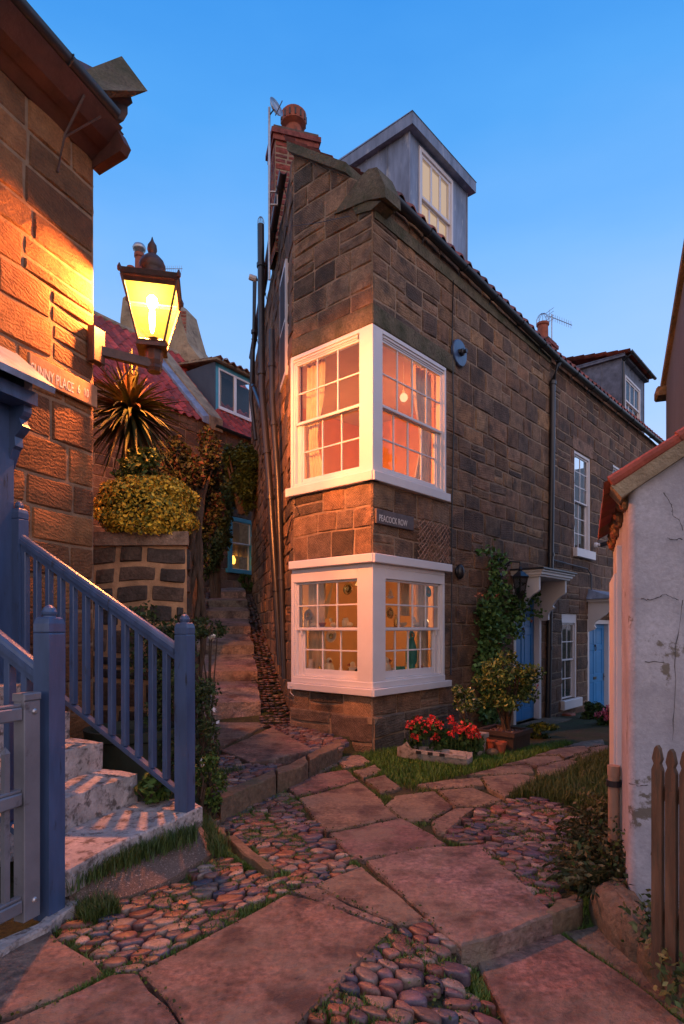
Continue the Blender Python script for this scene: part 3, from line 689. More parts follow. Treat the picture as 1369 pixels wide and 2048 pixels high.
# ---- grass
def grass(name, spots, seed, hgt=(.03, .07), cols=((.05, .12, .012), (.08, .15, .02), (.10, .14, .025)), wid=.005, spread=.3):
    """spots: (x, y, z) roots"""
    g = np.random.default_rng(seed); P = np.array(spots); n = len(P); h = g.uniform(*hgt, n)[:, None]
    a = g.uniform(0, 2*np.pi, n); d = np.stack([np.cos(a), np.sin(a), np.zeros(n)], 1); s = np.stack([-np.sin(a), np.cos(a), np.zeros(n)], 1)*wid*.5
    lean = d*h*g.uniform(.1, spread*2.6, (n, 1)); up = np.array([0, 0, 1.0])
    m = P+lean*.4+up*h*.6; t = P+lean+up*h*.93
    V = np.stack([P-s, P+s, m+s*.8, m-s*.8, t], 1).reshape(-1, 3); i = np.arange(n)*5
    Fc = np.concatenate([np.stack([i, i+1, i+2], 1), np.stack([i, i+2, i+3], 1), np.stack([i+3, i+2, i+4], 1)])
    c = np.array(cols)[g.integers(0, len(cols), n)]*g.uniform(.6, 1.4, (n, 1))
    o = nmesh(name, V, Fc, np.concatenate([c, c, c]), m_grass); return tag(o, kind='stuff')
gn = vnoise(77); gn2 = vnoise(78)
def scatter(poly, h, n, seed, thr=-9, z=None, avoid=True, sc=3):
    R = random.Random(seed); P = [G(x, y, h) for x, y in poly]; x0, x1 = min(p[0] for p in P), max(p[0] for p in P); y0, y1 = min(p[1] for p in P), max(p[1] for p in P); out = []; k = 0
    while len(out) < n and k < n*12:
        k += 1; x, y = R.uniform(x0, x1), R.uniform(y0, y1)
        if not inpoly(x, y, P): continue
        if gn(x*sc, y*sc)+.5*gn2(x*sc*2.3, y*sc*2.3) < thr: continue
        if avoid and any(inpoly(x, y, q) for q in PAVED): continue
        out.append((x, y, (z if z is not None else T(x, y))-.03))
    return out
sp = []
sp += scatter([(104, 1856), (190, 1812), (335, 1768), (440, 1706), (520, 1742), (575, 1764), (570, 1790), (278, 1950), (205, 1950)], 1.40, 4800, 1, -.0)
sp += scatter([(380, 1612), (450, 1590), (520, 1566), (560, 1568), (592, 1600), (650, 1668), (722, 1726), (620, 1768), (560, 1766), (430, 1700), (380, 1640)], 1.40, 8500, 2, .05)
sp += scatter([(390, 1625), (480, 1660), (560, 1750), (520, 1745), (436, 1702), (392, 1664)], 1.40, 4500, 12, -.3)
sp += scatter([(780, 1840), (870, 1846), (940, 1905), (990, 1990), (1050, 2110), (556, 2110), (690, 1950)], 1.43, 2500, 3, .2)
sp += scatter([(886, 1676), (1010, 1596), (1150, 1606), (1165, 1660), (1120, 1770), (1090, 1830), (1030, 1762)], 1.40, 6500, 4, .0)
sp += scatter([(860, 1846), (930, 1892), (1110, 1830), (1170, 1812), (1200, 1850), (1110, 1868), (945, 1912), (985, 1980), (960, 1985), (900, 1880)], 1.47, 3800, 5, -.4)
sp += scatter([(1110, 1862), (1132, 1860), (1400, 2062), (1400, 2082)], 1.5, 1500, 14)
sp += scatter([(205, 1952), (285, 1935), (600, 1780), (560, 1772), (250, 1925)], 1.4, 1500, 15)
sp += scatter([(0, 2060), (210, 1945), (235, 1955), (0, 2070)], 1.4, 700, 16)
for poly, n, s in (([(560, 1560), (700, 1540), (760, 1570), (790, 1600), (870, 1640), (700, 1700), (600, 1600)], 1400, 21), ([(560, 1560), (690, 1505), (760, 1520), (900, 1560), (700, 1560)], 2000, 22), ([(730, 1520), (1000, 1590), (1000, 1600), (760, 1600)], 900, 23)):
    sp += scatter(poly, 1.4, n, s, -.2)
grass('short_grass', sp, 5, (.018, .045), wid=.005)
lawn = scatter([(700, 1512), (780, 1492), (850, 1500), (960, 1506), (1050, 1492), (1130, 1475), (1150, 1482), (1090, 1504), (1010, 1526), (930, 1545), (836, 1566), (780, 1566), (740, 1535)], 1.4, 15000, 6, avoid=True)
grass('lawn_grass', lawn, 6, (.03, .075), cols=((.06, .16, .012), (.09, .19, .02), (.05, .12, .012)))
lawn = scatter([(1010, 1596), (1080, 1556), (1150, 1520), (1215, 1492), (1260, 1500), (1262, 1620), (1210, 1640), (1150, 1612), (1060, 1592)], 1.4, 12000, 7, avoid=True)
grass('rough_grass', lawn, 7, (.05, .13), cols=((.035, .07, .012), (.06, .09, .018), (.045, .08, .01)))
tall = []
_R = random.Random(8)
for k in range(2300):
    t = _R.random(); y0, x0 = 1742+(1640-1742)*t, 130+(392-130)*t; dy = abs(_R.gauss(0, 9)); q = G(x0+dy*.3, y0+22+dy, 1.30); tall.append((q[0], q[1], E-1.31))
for k in range(1500):
    t = _R.random(); x0, y0 = 392+48*t, 1632+70*t; q = G(x0+_R.gauss(0, 8), y0+_R.gauss(0, 7), 1.36); tall.append((q[0], q[1], E-1.38))
tall += scatter([(150, 1815), (175, 1795), (225, 1795), (240, 1815), (170, 1840)], 1.38, 1300, 9, avoid=False)
tall += scatter([(395, 1600), (430, 1575), (520, 1560), (560, 1552), (560, 1568), (480, 1590), (400, 1622)], 1.38, 2600, 10)
grass('tufted_grass', tall, 8, (.05, .11), cols=((.035, .075, .012), (.05, .09, .015), (.06, .10, .02)))

# ------------------------------------------------------------------ corner house
zE = lambda s: E+5.12-.045*min(s, 5.3)      # eaves
H = empty('corner_house', (FA.o[0], FA.o[1], 0), 'narrow brown stone corner cottage with two white corner windows lit from inside', 'house')
STC = [(.26, .14, .07), (.22, .115, .06), (.29, .165, .085), (.18, .10, .057), (.16, .095, .06), (.24, .13, .075), (.115, .07, .048), (.26, .14, .08), (.20, .12, .072), (.20, .11, .062)]
GBC = [(.24, .14, .075), (.19, .115, .065), (.27, .16, .09), (.15, .095, .06), (.22, .135, .08), (.10, .07, .045)]
zz = lambda F, x, y, d=0: F.px(x, y, d)[1]
uz0, uz1 = zz(FA, 745, 962), zz(FA, 745, 650); lz0, lz1 = zz(FA, 745, 1392), zz(FA, 745, 1108)
fu1, fl1 = FA.S(889), FA.S(886)
door1 = (FA.S(1027), FA.S(1082), zz(FA, 1040, 1448), zz(FA, 1050, 1185))
SP = FA.S(1100)                                # party line with the neighbouring house
holes = [(-.02, fu1, uz0, uz1), (-.02, fl1, lz0, lz1), door1]
w = MB(); stone_wall(w, FA, -.012, SP, E-1.9, E+5.12, holes, .255, (.28, .56), STC, .015, 21, top=lambda s: zE(max(s, 0)))
w.mi = 1; w.col((1, 1, 1)); reveal(w, FA, door1, .22)
w.mi = 0
GTOP = lambda s: E+6.22-(s/GW)*1.08
stone_wall(w, GB, 0, GW+.012, E-1.9, E+6.2, [(-.0 if False else .03, GW+.02, uz0, uz1), (.03, GW+.02, lz0, lz1)], .27, (.26, .55), GBC, .017, 22,
           top=GTOP, hi=lambda z: GW+.012 if z < E+5.14 else max(.05, (E+6.22-z)/1.08*GW), brk=(0, .3, .6, .9))
stone_wall(w, AL, 0, 7.2, E-1.9, E+6.15, [], .27, (.3, .6), GBC, .02, 23)
# plinth course standing proud
stone_wall(w, FA.shift(0, .07), -.09, 1.55, E-1.9, E-1.02, [], .30, (.5, .8), [(.16, .11, .075), (.12, .08, .06)], .02, 24, gap=.014)
stone_wall(w, GB.shift(0, .07), 0, GW+.09, E-1.9, E-1.02, [], .30, (.5, .8), [(.16, .11, .075), (.12, .08, .06)], .02, 25, gap=.014)
w.mi = 1; w.prism([FA.pt(-.09, 0, .07)[:2], FA.pt(1.55, 0, .07)[:2], FA.pt(1.55, 0, .002)[:2], FA.pt(-.09, 0, .002)[:2]][::-1], E-1.1, E-1.03)
w.prism([GB.pt(0, 0, .07)[:2], GB.pt(GW+.09, 0, .07)[:2], GB.pt(GW+.09, 0, .002)[:2], GB.pt(0, 0, .002)[:2]][::-1], E-1.1, E-1.032)
wall = w.build('wall', [m_stone, m_mortar], H)
# lintels above the upper corner window
l = MB(); l.cbox(FA, -.035, fu1+.25, uz1+.005, uz1+.24, 0, .035, .012); l.cbox(GB, -.01, GW+.033, uz1+.006, uz1+.235, 0, .033, .012); l.build('lintel', m_moss, H)
# gable coping and kneelers
cp = MB()
def cop(a, b, th, d0, d1, za, zb): 
    p = GB.pt; cp.hexa([p(a, za-th, d1), p(b, zb-th, d1), p(b, zb-th, d0), p(a, za-th, d0), p(a, za, d1), p(b, zb, d1), p(b, zb, d0), p(a, za, d0)])
cop(-.04, .98, .12, -.34, .09, E+6.34, GTOP(.98)+.13)
cp.build('coping', m_moss, H)
kn = MB(); k3 = lambda L, d: [GB.pt(*GB.px(x, y, d), d) for x, y in L]
kn.extr(k3([(668, 428), (735, 400), (771, 394), (770, 370), (754, 334), (737, 338), (722, 352), (700, 382)], .045), (-GB.n[0]*.30, -GB.n[1]*.30, 0))
kn.extr(k3([(712, 428), (742, 420), (762, 402), (735, 402), (704, 414)], .03), (-GB.n[0]*.26, -GB.n[1]*.26, 0))
kn.build('kneeler', m_moss, H)
# roof
TC = [(.30, .065, .04), (.24, .055, .035), (.34, .09, .05), (.20, .06, .045)]
r = MB(); pantiles(r, FA, .22, SP, lambda s: zE(s)+.17, .86, -.06, 1.75, seed=4, cols=TC)
def roofface(F, pts, mb): mb.quad(*pts)
r.col((.24, .07, .045)); q = FA.pt
ap = GB.pt(.02, E+6.16, -.1)
r.quad(q(.0, E+5.06, -.1), q(SP, zE(SP)-.06, -.1), q(SP, zE(SP)+2.05, -2.5), ap)
r.add([AL.pt(7.1, E+6.15, -.02), AL.pt(0, E+7.05, -1.1), AL.pt(0, E+6.15, 0)], [(0, 1, 2)])
r.add([ap, q(SP, zE(SP)+2.05, -2.5), AL.pt(0, E+7.05, -1.1)], [(0, 1, 2)])
r.build('roof', m_tile, H)
# gutters
def gutter(F, s0, s1, zf, d, R_=.062, m=m_gutter, parent=None, name='gutter', n=14):
    g = MB(); rings = []; K = 8
    for i in range(n+1):
        s = s0+(s1-s0)*i/n; zc = zf(s); rings.append([F.pt(s, zc-R_*math.sin(math.pi*k/K), d-R_*math.cos(math.pi*k/K)) for k in range(K+1)]+[F.pt(s, zc-(R_-.008)*math.sin(math.pi*k/K), d-(R_-.008)*math.cos(math.pi*k/K)) for k in range(K, -1, -1)])
    M = len(rings[0]); vs = [v for g_ in rings for v in g_]
    g.add(vs, [(i*M+k, i*M+(k+1) % M, (i+1)*M+(k+1) % M, (i+1)*M+k) for i in range(n) for k in range(M)]+[tuple(range(M)), tuple(reversed(range(n*M, n*M+M)))])
    for i in range(1, int((s1-s0)/.9)+1):
        s = s0+i*.9; zc = zf(s)
        if s > s1-.1: break
        g.tube([F.pt(s, zc-(R_+.006)*math.sin(math.pi*k/6), d-(R_+.006)*math.cos(math.pi*k/6)) for k in range(7)], .009, 5)
        g.tube([F.pt(s, zc-.02, d-R_), F.pt(s, zc-.10, d-R_-.02), F.pt(s, zc-.2, .0)], .007, 5)
    return g.build(name, m, parent, smooth=True, auto=40)
gutter(FA, .10, SP+.03, lambda s: zE(s)+.0, .115, parent=H)
b = MB(); b.fbox(FA, .02, SP, E+4.78, E+4.93, .002, .03); b.build('eaves_band', m_moss, H)
# alley side: gutter, soil pipes
gutter(AL, 1.3, 7.0, lambda s: E+6.12, .11, .055, parent=H, name='alley_gutter')
def pipe(name, pts, r, parent, m=m_gutter, coll=(), n=10):
    g = MB(); g.tube(pts, r, n)
    for c in coll:
        a, b = Vector(pts[c[0]]), Vector(pts[c[0]+1]); mm = a.lerp(b, c[1]); dd = (b-a).normalized()*.03; g.tube([mm-dd, mm+dd], r*1.28, n)
    return g.build(name, m, parent, smooth=True, auto=40)
pA = lambda x, y, Z: at(x, y, Z)
pipe('soil_pipe', [pA(522, 450, 9.6), pA(524, 780, 9.35), pA(539, 960, 9.1), pA(562, 1330, 8.8)], .055, H, coll=((0, .25), (0, .9), (1, .7), (2, .1), (2, .6)))
pipe('soil_pipe', [pA(544, 660, 8.9), pA(545, 800, 8.85), pA(556, 960, 8.75), pA(570, 1358, 8.5)], .045, H, coll=((0, .5), (1, .3), (2, .5)))
pipe('waste_pipe', [pA(510, 560, 11.3), pA(506, 770, 11.1), pA(528, 830, 9.4)], .04, H, coll=((0, .5), (1, .1)))
pipe('waste_pipe', [pA(505, 700, 12.6), pA(503, 800, 12.5), pA(512, 880, 12.4)], .04, H)
g = MB(); g.mi = 0
for k in range(6):
    t = math.pi*k/6; g.tube([(pA(522, 448, 9.6)[0]+.055*math.cos(t)*math.cos(a), pA(522, 448, 9.6)[1]+.055*math.sin(t)*math.cos(a), pA(522, 448, 9.6)[2]+.12*math.sin(a)) for a in np.linspace(0, math.pi, 7)], .003, 4)
g.build('wire_balloon', m_chrome, H)
# narrow sash in the alley wall
sx0, sx1 = 6.1, 6.75
f = MB(); f.fbox(AL, sx0, sx1, E+3.5, E+5.1, 0, .05); wnd = f.build('alley_window', m_white, H)
g = MB(); g.fbox(AL, sx0+.07, sx1-.07, E+3.58, E+4.26, .045, .055); g.fbox(AL, sx0+.07, sx1-.07, E+4.32, E+5.02, .045, .055); g.build('glass', m_dark, wnd)

# --- corner windows
def corner_window(z0, z1, fend, lower):
    """casing boards, sills and two sashes on each face"""
    n = 'lower' if lower else 'upper'
    cpst = MB(); postF = FA.S(762 if not lower else 768); postG = GW-(GB.S(722) if not lower else GB.S(718))
    th = .03
    if lower: zt = z1-.155; zb = z0+.085
    else: zt = z1-.0; zb = z0+.11
    # corner post, head board, side boards
    cpst.cbox(FA, -.03, postF, zb, zt, -.08, .03, .004); cpst.cbox(GB, GW-postG, GW-.005, zb, zt, -.08, .031, .004)
    cpst.build('corner_post', m_white, H)
    for F, a, b, cols in ((FA, postF, fend, 4), (GB, GB.S(586 if lower else 585), GW-postG, 3)):
        c = MB(); cw = .045 if not lower else .055; isF = F is FA
        lft = 0 if isF else cw; rgt = cw if isF else 0
        hb = .05 if not lower else .12
        c.cbox(F, a, b, zt-hb, zt, -.09, .032, .004)
        if not lower:   # stepped architrave
            c.cbox(F, a+.03, b-.03, zt-hb-.03, zt-hb, -.09, .018, .003); c.cbox(F, a+.05, b-.05, zt-hb-.05, zt-hb-.03, -.09, .006, .003)
        hb2 = hb+(.05 if not lower else .0)
        for (x0, x1, on) in ((a, a+cw, lft), (b-cw, b, rgt)):
            if on:
                c.cbox(F, x0, x1, zb, zt-hb, -.09, .032, .004)
        bb = .05 if not lower else .10
        c.cbox(F, a+lft, b-rgt, zb, zb+bb, -.09, .02, .004)
        A, B = a+lft, b-rgt; Z0, Z1 = zb+bb, zt-hb2
        step = .025
        # sash boxes on the outer side
        if isF: c.cbox(F, B-step, B, Z0, Z1, -.09, .012, .003)
        else: c.cbox(F, A, A+step, Z0, Z1, -.09, .012, .003)
        if isF: B -= step
        else: A += step
        mid = Z0+(Z1-Z0)*(.50)
        lo_in = .075
        if isF: c.cbox(F, B-lo_in, B, Z0, mid-.01, -.09, -.03, .003)
        else: c.cbox(F, A, A+lo_in, Z0, mid-.01, -.09, -.03, .003)
        wn_ = c.build('window', m_white, H)
        sash(F, A, B, mid-.02, Z1, cols, 2, .0, .035, wn_, 'upper_sash', fr=.026, mun=.018, bot=.036)
        A2, B2 = (A, B-lo_in) if isF else (A+lo_in, B)
        sash(F, A2, B2, Z0, mid+.0, cols, 2, -.042, .035, wn_, 'lower_sash', fr=.026, mun=.018, bot=(.06 if not lower else .085))
        if lower:   # sash horns
            hk = MB(); x = (B2+.012) if isF else (A2-.012); hk.cbox(F, x-.012, x+.012, mid-.085, mid-.022, -.035, -.004, .004); hk.build('horn', m_white, wn_)
    s = MB(); ex = .06
    if lower:
        s.cbox(FA, -.07, fend+.10, z0, z0+.085, -.1, .085, .006); s.cbox(GB, GB.S(584), GW+.066, z0, z0+.084, -.1, .083, .006)
        s.cbox(FA, -.035, fend+.0, z0+.086, z0+.16, -.1, .04, .006); s.cbox(GB, GB.S(590), GW+.033, z0+.086, z0+.159, -.1, .038, .006)
    else:
        s.cbox(FA, -.05, fend+.06, z0, z0+.11, -.1, .07, .006); s.cbox(GB, GB.S(578), GW+.046, z0, z0+.109, -.1, .068, .006)
    s.build('sill', m_white, H)
    if lower:
        t = MB(); t.cbox(FA, -.08, fend+.09, z1-.105, z1, -.1, .10, .008); t.cbox(GB, GB.S(588), GW+.076, z1-.104, z1-.001, -.1, .098, .008)
        t.cbox(FA, postF, fend, z1-.154, z1-.106, -.1, .033, .003); t.cbox(GB, GB.S(588), GW-postG, z1-.154, z1-.106, -.1, .033, .003)
        t.cbox(FA, -.03, postF, z1-.156, z1-.106, -.08, .031, .003); t.cbox(GB, GW-postG, GW-.005, z1-.156, z1-.106, -.08, .0325, .003)
        t.build('head_board', m_white, H)
corner_window(uz0, uz1, fu1, False)
corner_window(lz0, lz1, fl1, True)

# --- rooms behind the corner windows
def inner(pt3, z): return (pt3[0], pt3[1], z)
Ci = FA.pt(.0, 0, -.0); 
RP = [FA.pt(.13, 0, -.10), FA.pt(3.0, 0, -.12), FA.pt(3.0, 0, -2.6), AL.pt(5.3, 0, -.15), AL.pt(7.05, 0, -.14), GB.pt(.2, 0, -.10)]
def room(za, zb, name, mw=None):
    m = MB(); m.mi = 0; P = [p[:2] for p in RP]; n = len(P)
    for i in (1, 2, 3):
        a, b = P[i], P[(i+1) % n]; m.quad((*a, za), (*b, za), (*b, zb), (*a, zb))
    # wall returns beside the windows, above and below the glass
    m.mi = 1; m.add([(*p, zb) for p in P], [tuple(range(n))]); m.mi = 2; m.add([(*p, za) for p in P], [tuple(reversed(range(n)))])
    return m.build(name, [mw or m_wallin, m_ceil, m_wood], H)
room(uz0-.35, uz1+.12, 'upper_room'); m_wallin2 = mat('buff_plaster', (.56, .33, .16), .85, var=.12, vscale=2); room(lz0+.02, lz1+.06, 'lower_room', m_wallin2)
# walls closing the thickness between glass and masonry
m = MB()
for z0_, z1_, e in ((uz0-.35, uz0+.02, fu1), (uz1-.03, uz1+.13, fu1)):
    m.fbox(FA, .1, 2.95, z0_, z1_, -.115, -.10); m.fbox(GB, .1, GW-.1, z0_, z1_, -.115, -.10)
m.fbox(FA, fu1-.03, 2.95, uz0-.35, uz1+.12, -.14, -.116); m.fbox(FA, fl1-.03, 2.95, lz0, lz1+.06, -.14, -.116)
m.build('inner_lining', m_wallin, H)
m = MB(); m.prism([FA.pt(0.03, 0, -.1)[:2], FA.pt(fl1, 0, -.1)[:2], FA.pt(fl1, 0, -.45)[:2], GB.pt(.35, 0, -.5)[:2], GB.pt(.12, 0, -.1)[:2], GB.pt(GW-.05, 0, -.1)[:2]][::-1], lz0+.16, lz0+.185)
m.build('window_shelf', m_white, H)
# --- door with hood
def door(F, h, d, parent, mt, hinge, panels=True, knocker=True):
    a, b, z0, z1 = h; fr = MB(); fw = .085
    fr.cbox(F, a, a+fw, z0, z1, -d-.02, .0+.012, .004); fr.cbox(F, b-fw, b, z0, z1, -d-.02, .012, .004); fr.cbox(F, a+fw, b-fw, z1-fw, z1, -d-.02, .010, .004)
    frm = fr.build('door_frame', m_white, parent); A, B, Z0, Z1 = a+fw+.004, b-fw-.004, z0+.02, z1-fw-.004
    o = MB(); dd = -.085; o.fbox(F, A, B, Z0, Z1, dd-.04, dd-.012); W_ = B-A; Hh = Z1-Z0; st_ = .09*W_/.7
    xs = [A, A+st_, (A+B)/2-st_*.45, (A+B)/2+st_*.45, B-st_, B]
    for i in (0, 2, 4): o.cbox(F, xs[i], xs[i+1], Z0, Z1, dd-.012, dd, .004)
    for z_a, z_b in ((0, .09), (.33, .42), (.70, .76), (.95, 1)):
        for i in (1, 3): o.cbox(F, xs[i], xs[i+1], Z0+Hh*z_a, Z0+Hh*z_b, dd-.012, dd-.0015, .004)
    for i in (1, 3):
        for z_a, z_b in ((.09, .33), (.42, .70), (.76, .95)): o.cbox(F, xs[i]+.03, xs[i+1]-.03, Z0+Hh*z_a+.03, Z0+Hh*z_b-.03, dd-.012, dd-.004, .006)
    dr = o.build('door', mt, parent)
    k = MB(); c = (A+B)/2; zc = Z0+Hh*.73; k.lathe(F.pt(c, zc+.04, dd), [(.02, 0), (.03, .01), (.015, .03)], 10, (F.n[0], F.n[1], 0)); k.tube([F.pt(c+.035*math.sin(t), zc-.02-.05*math.cos(t), dd+.02) for t in np.linspace(-2.8, 2.8, 11)], .007, 6); k.build('knocker', m_black, dr)
    k = MB(); k.cbox(F, c-.09, c+.09, Z0+Hh*.36, Z0+Hh*.36+.06, dd, dd+.012, .006); k.build('letter_box', m_black, dr)
    k = MB(); hx = B-.05; k.cbox(F, hx-.02, hx+.02, Z0+Hh*.36-.06, Z0+Hh*.36+.1, dd, dd+.008, .003); k.tube([F.pt(hx, Z0+Hh*.38, dd+.03), F.pt(hx-.1, Z0+Hh*.38, dd+.035)], .009, 6); k.build('handle', m_black, dr)
    return dr
door(FA, door1, .2, H, m_door, 1)
def scroll(F, s, th, z1, w, hgt, kind, parent):
    """shaped timber bracket standing out from the wall in the plane across the facade"""
    if kind == 0: pr = [(0, 0), (1, 0), (1, -.30), (.97, -.34), (.80, -.40), (.62, -.50), (.50, -.62), (.52, -.66), (.60, -.68), (.50, -.72), (.38, -.76), (.32, -.86), (.32, -.98), (.22, -1.0), (0, -1.0)]
    else: pr = [(0, 0), (.95, 0), (1, -.1), (.97, -.25), (.80, -.42), (.55, -.55), (.35, -.66), (.30, -.78), (.36, -.86), (.28, -.92), (.16, -.95), (0, -1)]
    m = MB(); m.extr([F.pt(s, z1+b*hgt, a*w) for a, b in pr], (F.u[0]*th, F.u[1]*th, 0)); return m.build('bracket', m_white, parent)
def hood(F, a, b, z, proj, parent, kind, lead):
    m = MB()
    if kind == 0:
        m.cbox(F, a-.08, b+.10, z, z+.03, 0, proj, .004); m.cbox(F, a-.11, b+.13, z+.031, z+.075, 0, proj+.03, .004); m.cbox(F, a-.14, b+.16, z+.076, z+.105, 0, proj+.06, .004)
        hd = m.build('hood', m_white, parent); t = MB(); t.cbox(F, a-.17, b+.19, z+.106, z+.135, 0, proj+.09, .006); t.build('hood_cover', m_gutter, hd)
    else:
        m.cbox(F, a-.10, b+.10, z, z+.05, 0, proj, .004); hd = m.build('hood', m_white, parent); t = MB(); p_ = F.pt
        t.hexa([p_(a-.14, z+.051, proj+.05), p_(b+.14, z+.051, proj+.05), p_(b+.14, z+.051, 0), p_(a-.14, z+.051, 0), p_(a-.14, z+.08, proj+.05), p_(b+.14, z+.08, proj+.05), p_(b+.02, z+.27, 0), p_(a-.02, z+.27, 0)])
        t.build('hood_cover', m_lead, hd)
    for s in (a-.04, b-.02): scroll(F, s, .06, z-.001, proj-.04, .68 if kind == 0 else .62, kind, hd)
hood(FA, door1[0]+.02, door1[1], zz(FA, 1060, 1163)+.02, .48, H, 0, False)
s = MB(); s.cbox(FA, door1[0]-.1, door1[1]+.35, door1[2]-.16, door1[2], -.1, .42, .01); s.build('doorstep', m_kerb, H)
# chimney
def chimney(base, wx, wy, z0, z1, ux, parent, pots=1, cols=None, name='chimney', seed=5):
    F1 = Fr(base[0], base[1], *ux); m = MB(); cols = cols or [(.26, .06, .045), (.30, .09, .06), (.20, .05, .045), (.33, .13, .09)]
    Fs = [F1, Fr(*F1.pt(wx, 0)[:2], *(-F1.n[0], -F1.n[1])), Fr(*F1.pt(wx, 0, -wy)[:2], -F1.u[0], -F1.u[1]), Fr(*F1.pt(0, 0, -wy)[:2], F1.n[0], F1.n[1])]
    for i, F_ in enumerate(Fs):
        stone_wall(m, F_, -.004, (wx if i % 2 == 0 else wy)+.004, z0, z1-.22, [], .085, (.18, .26), cols, .008, seed+i, gap=.012, warp=.002, split=0)
    def ring(o, za, zb, cc): m.mi = 0; m.col(cc); P = [F1.pt(-o, 0, o)[:2], F1.pt(wx+o, 0, o)[:2], F1.pt(wx+o, 0, -wy-o)[:2], F1.pt(-o, 0, -wy-o)[:2]]; m.prism(P, za, zb)
    ring(.035, z1-.22, z1-.14, (.26, .07, .05)); ring(.065, z1-.139, z1-.06, (.22, .06, .05)); ring(.03, z1-.059, z1, (.14, .09, .07))
    ch_ = m.build(name, [m_brick, m_mortar], parent)
    return ch_, F1
c1 = AL.pt(5.6, 0, .06)
ch1, F1 = chimney(c1, .66, .5, E+5.9, E+7.86, (.96, .28), H, seed=31)
m = MB(); cc = F1.pt(.34, E+7.86, -.22); m.lathe(cc, [(.17, 0), (.165, .05), (.13, .10), (.125, .22), (.20, .27), (.205, .43), (.17, .47), (.12, .48)], 18)
m.mi = 1
for k in range(14): t = 2*math.pi*k/14; m.box(cc[0]+.2*math.cos(t)-.012, cc[0]+.2*math.cos(t)+.012, cc[1]+.2*math.sin(t)-.012, cc[1]+.2*math.sin(t)+.012, cc[2]+.29, cc[2]+.39)
m.build('chimney_pot', [m_terra, m_black], ch1, smooth=True, auto=30)
# dormer, lead clad
DF = FA.shift(0, -.60); ds0, ds1 = DF.S(819), DF.S(934); dzt = zz(DF, 818, 262); 
def dormer(F, s0, s1, zb, zt, dep, parent, win, mclad=m_lead, fasc=.16, bulb=True):
    m = MB(); p_ = F.pt
    wa, wb, wz0, wz1 = win
    m.fbox(F, s0, wa, zb, zt, -.06, 0); m.fbox(F, wb, s1, zb, zt, -.06, 0); m.fbox(F, wa, wb, zb, wz0, -.06, 0); m.fbox(F, wa, wb, wz1, zt, -.06, 0)
    for s_ in (s0, s1-.05): m.fbox(F, s_, s_+.05, zb, zt, -dep, -.06)
    # standing seams
    for s_ in (s0+.0, s1-.0): m.tube([p_(s_, zb, .004), p_(s_, zt, .004)], .014, 6)
    for k in range(1, 4): m.tube([p_(s0-.004, zb+.2+k*.0, -dep*k/4*.9), p_(s0-.004, zt, -dep*k/4*.9)], .011, 5)
    dm = m.build('dormer', mclad, parent)
    t = MB(); t.fbox(F, s0-.09, s1+.09, zt, zt+fasc, -dep, .12); t.hexa([p_(s0-.10, zt+fasc, .13), p_(s1+.10, zt+fasc, .13), p_(s1+.10, zt+fasc, -dep), p_(s0-.10, zt+fasc, -dep), p_(s0-.08, zt+fasc+.03, .11), p_(s1+.08, zt+fasc+.03, .11), p_(s1+.08, zt+fasc+.05, -dep), p_(s0-.08, zt+fasc+.05, -dep)])
    t.build('dormer_roof', mclad, dm)
    c = MB(); c.cbox(F, wa, wa+.05, wz0, wz1, -.08, .02, .004); c.cbox(F, wb-.05, wb, wz0, wz1, -.08, .02, .004); c.cbox(F, wa+.05, wb-.05, wz1-.06, wz1, -.08, .022, .004); c.cbox(F, wa-.02, wb+.02, wz0-.05, wz0, -.08, .06, .004)
    wn_ = c.build('dormer_window', m_white, parent); mid = (wz0+wz1)/2
    sash(F, wa+.05, wb-.05, mid-.02, wz1-.06, 3, 1, -.0, .03, wn_, 'upper_sash', .05, .045); sash(F, wa+.05, wb-.05, wz0, mid+.01, 3, 1, -.035, .03, wn_, 'lower_sash', .05, .045)
    return dm, wn_
dw = (DF.S(838), DF.S(905), E+5.66, dzt-.06)
dm1, wn1 = dormer(DF, ds0, ds1, E+5.50, dzt, 1.75, H, dw, fasc=.17)
m = MB(); m.fbox(DF, dw[0]-.12, dw[1]+.3, dw[2]-.1, dw[3]+.1, -.16, -.15); m.build('blind', emis('glowing_blind', (1.0, .70, .46), .62), wn1)  # blind emits warm light itself, standing in for a lit room behind

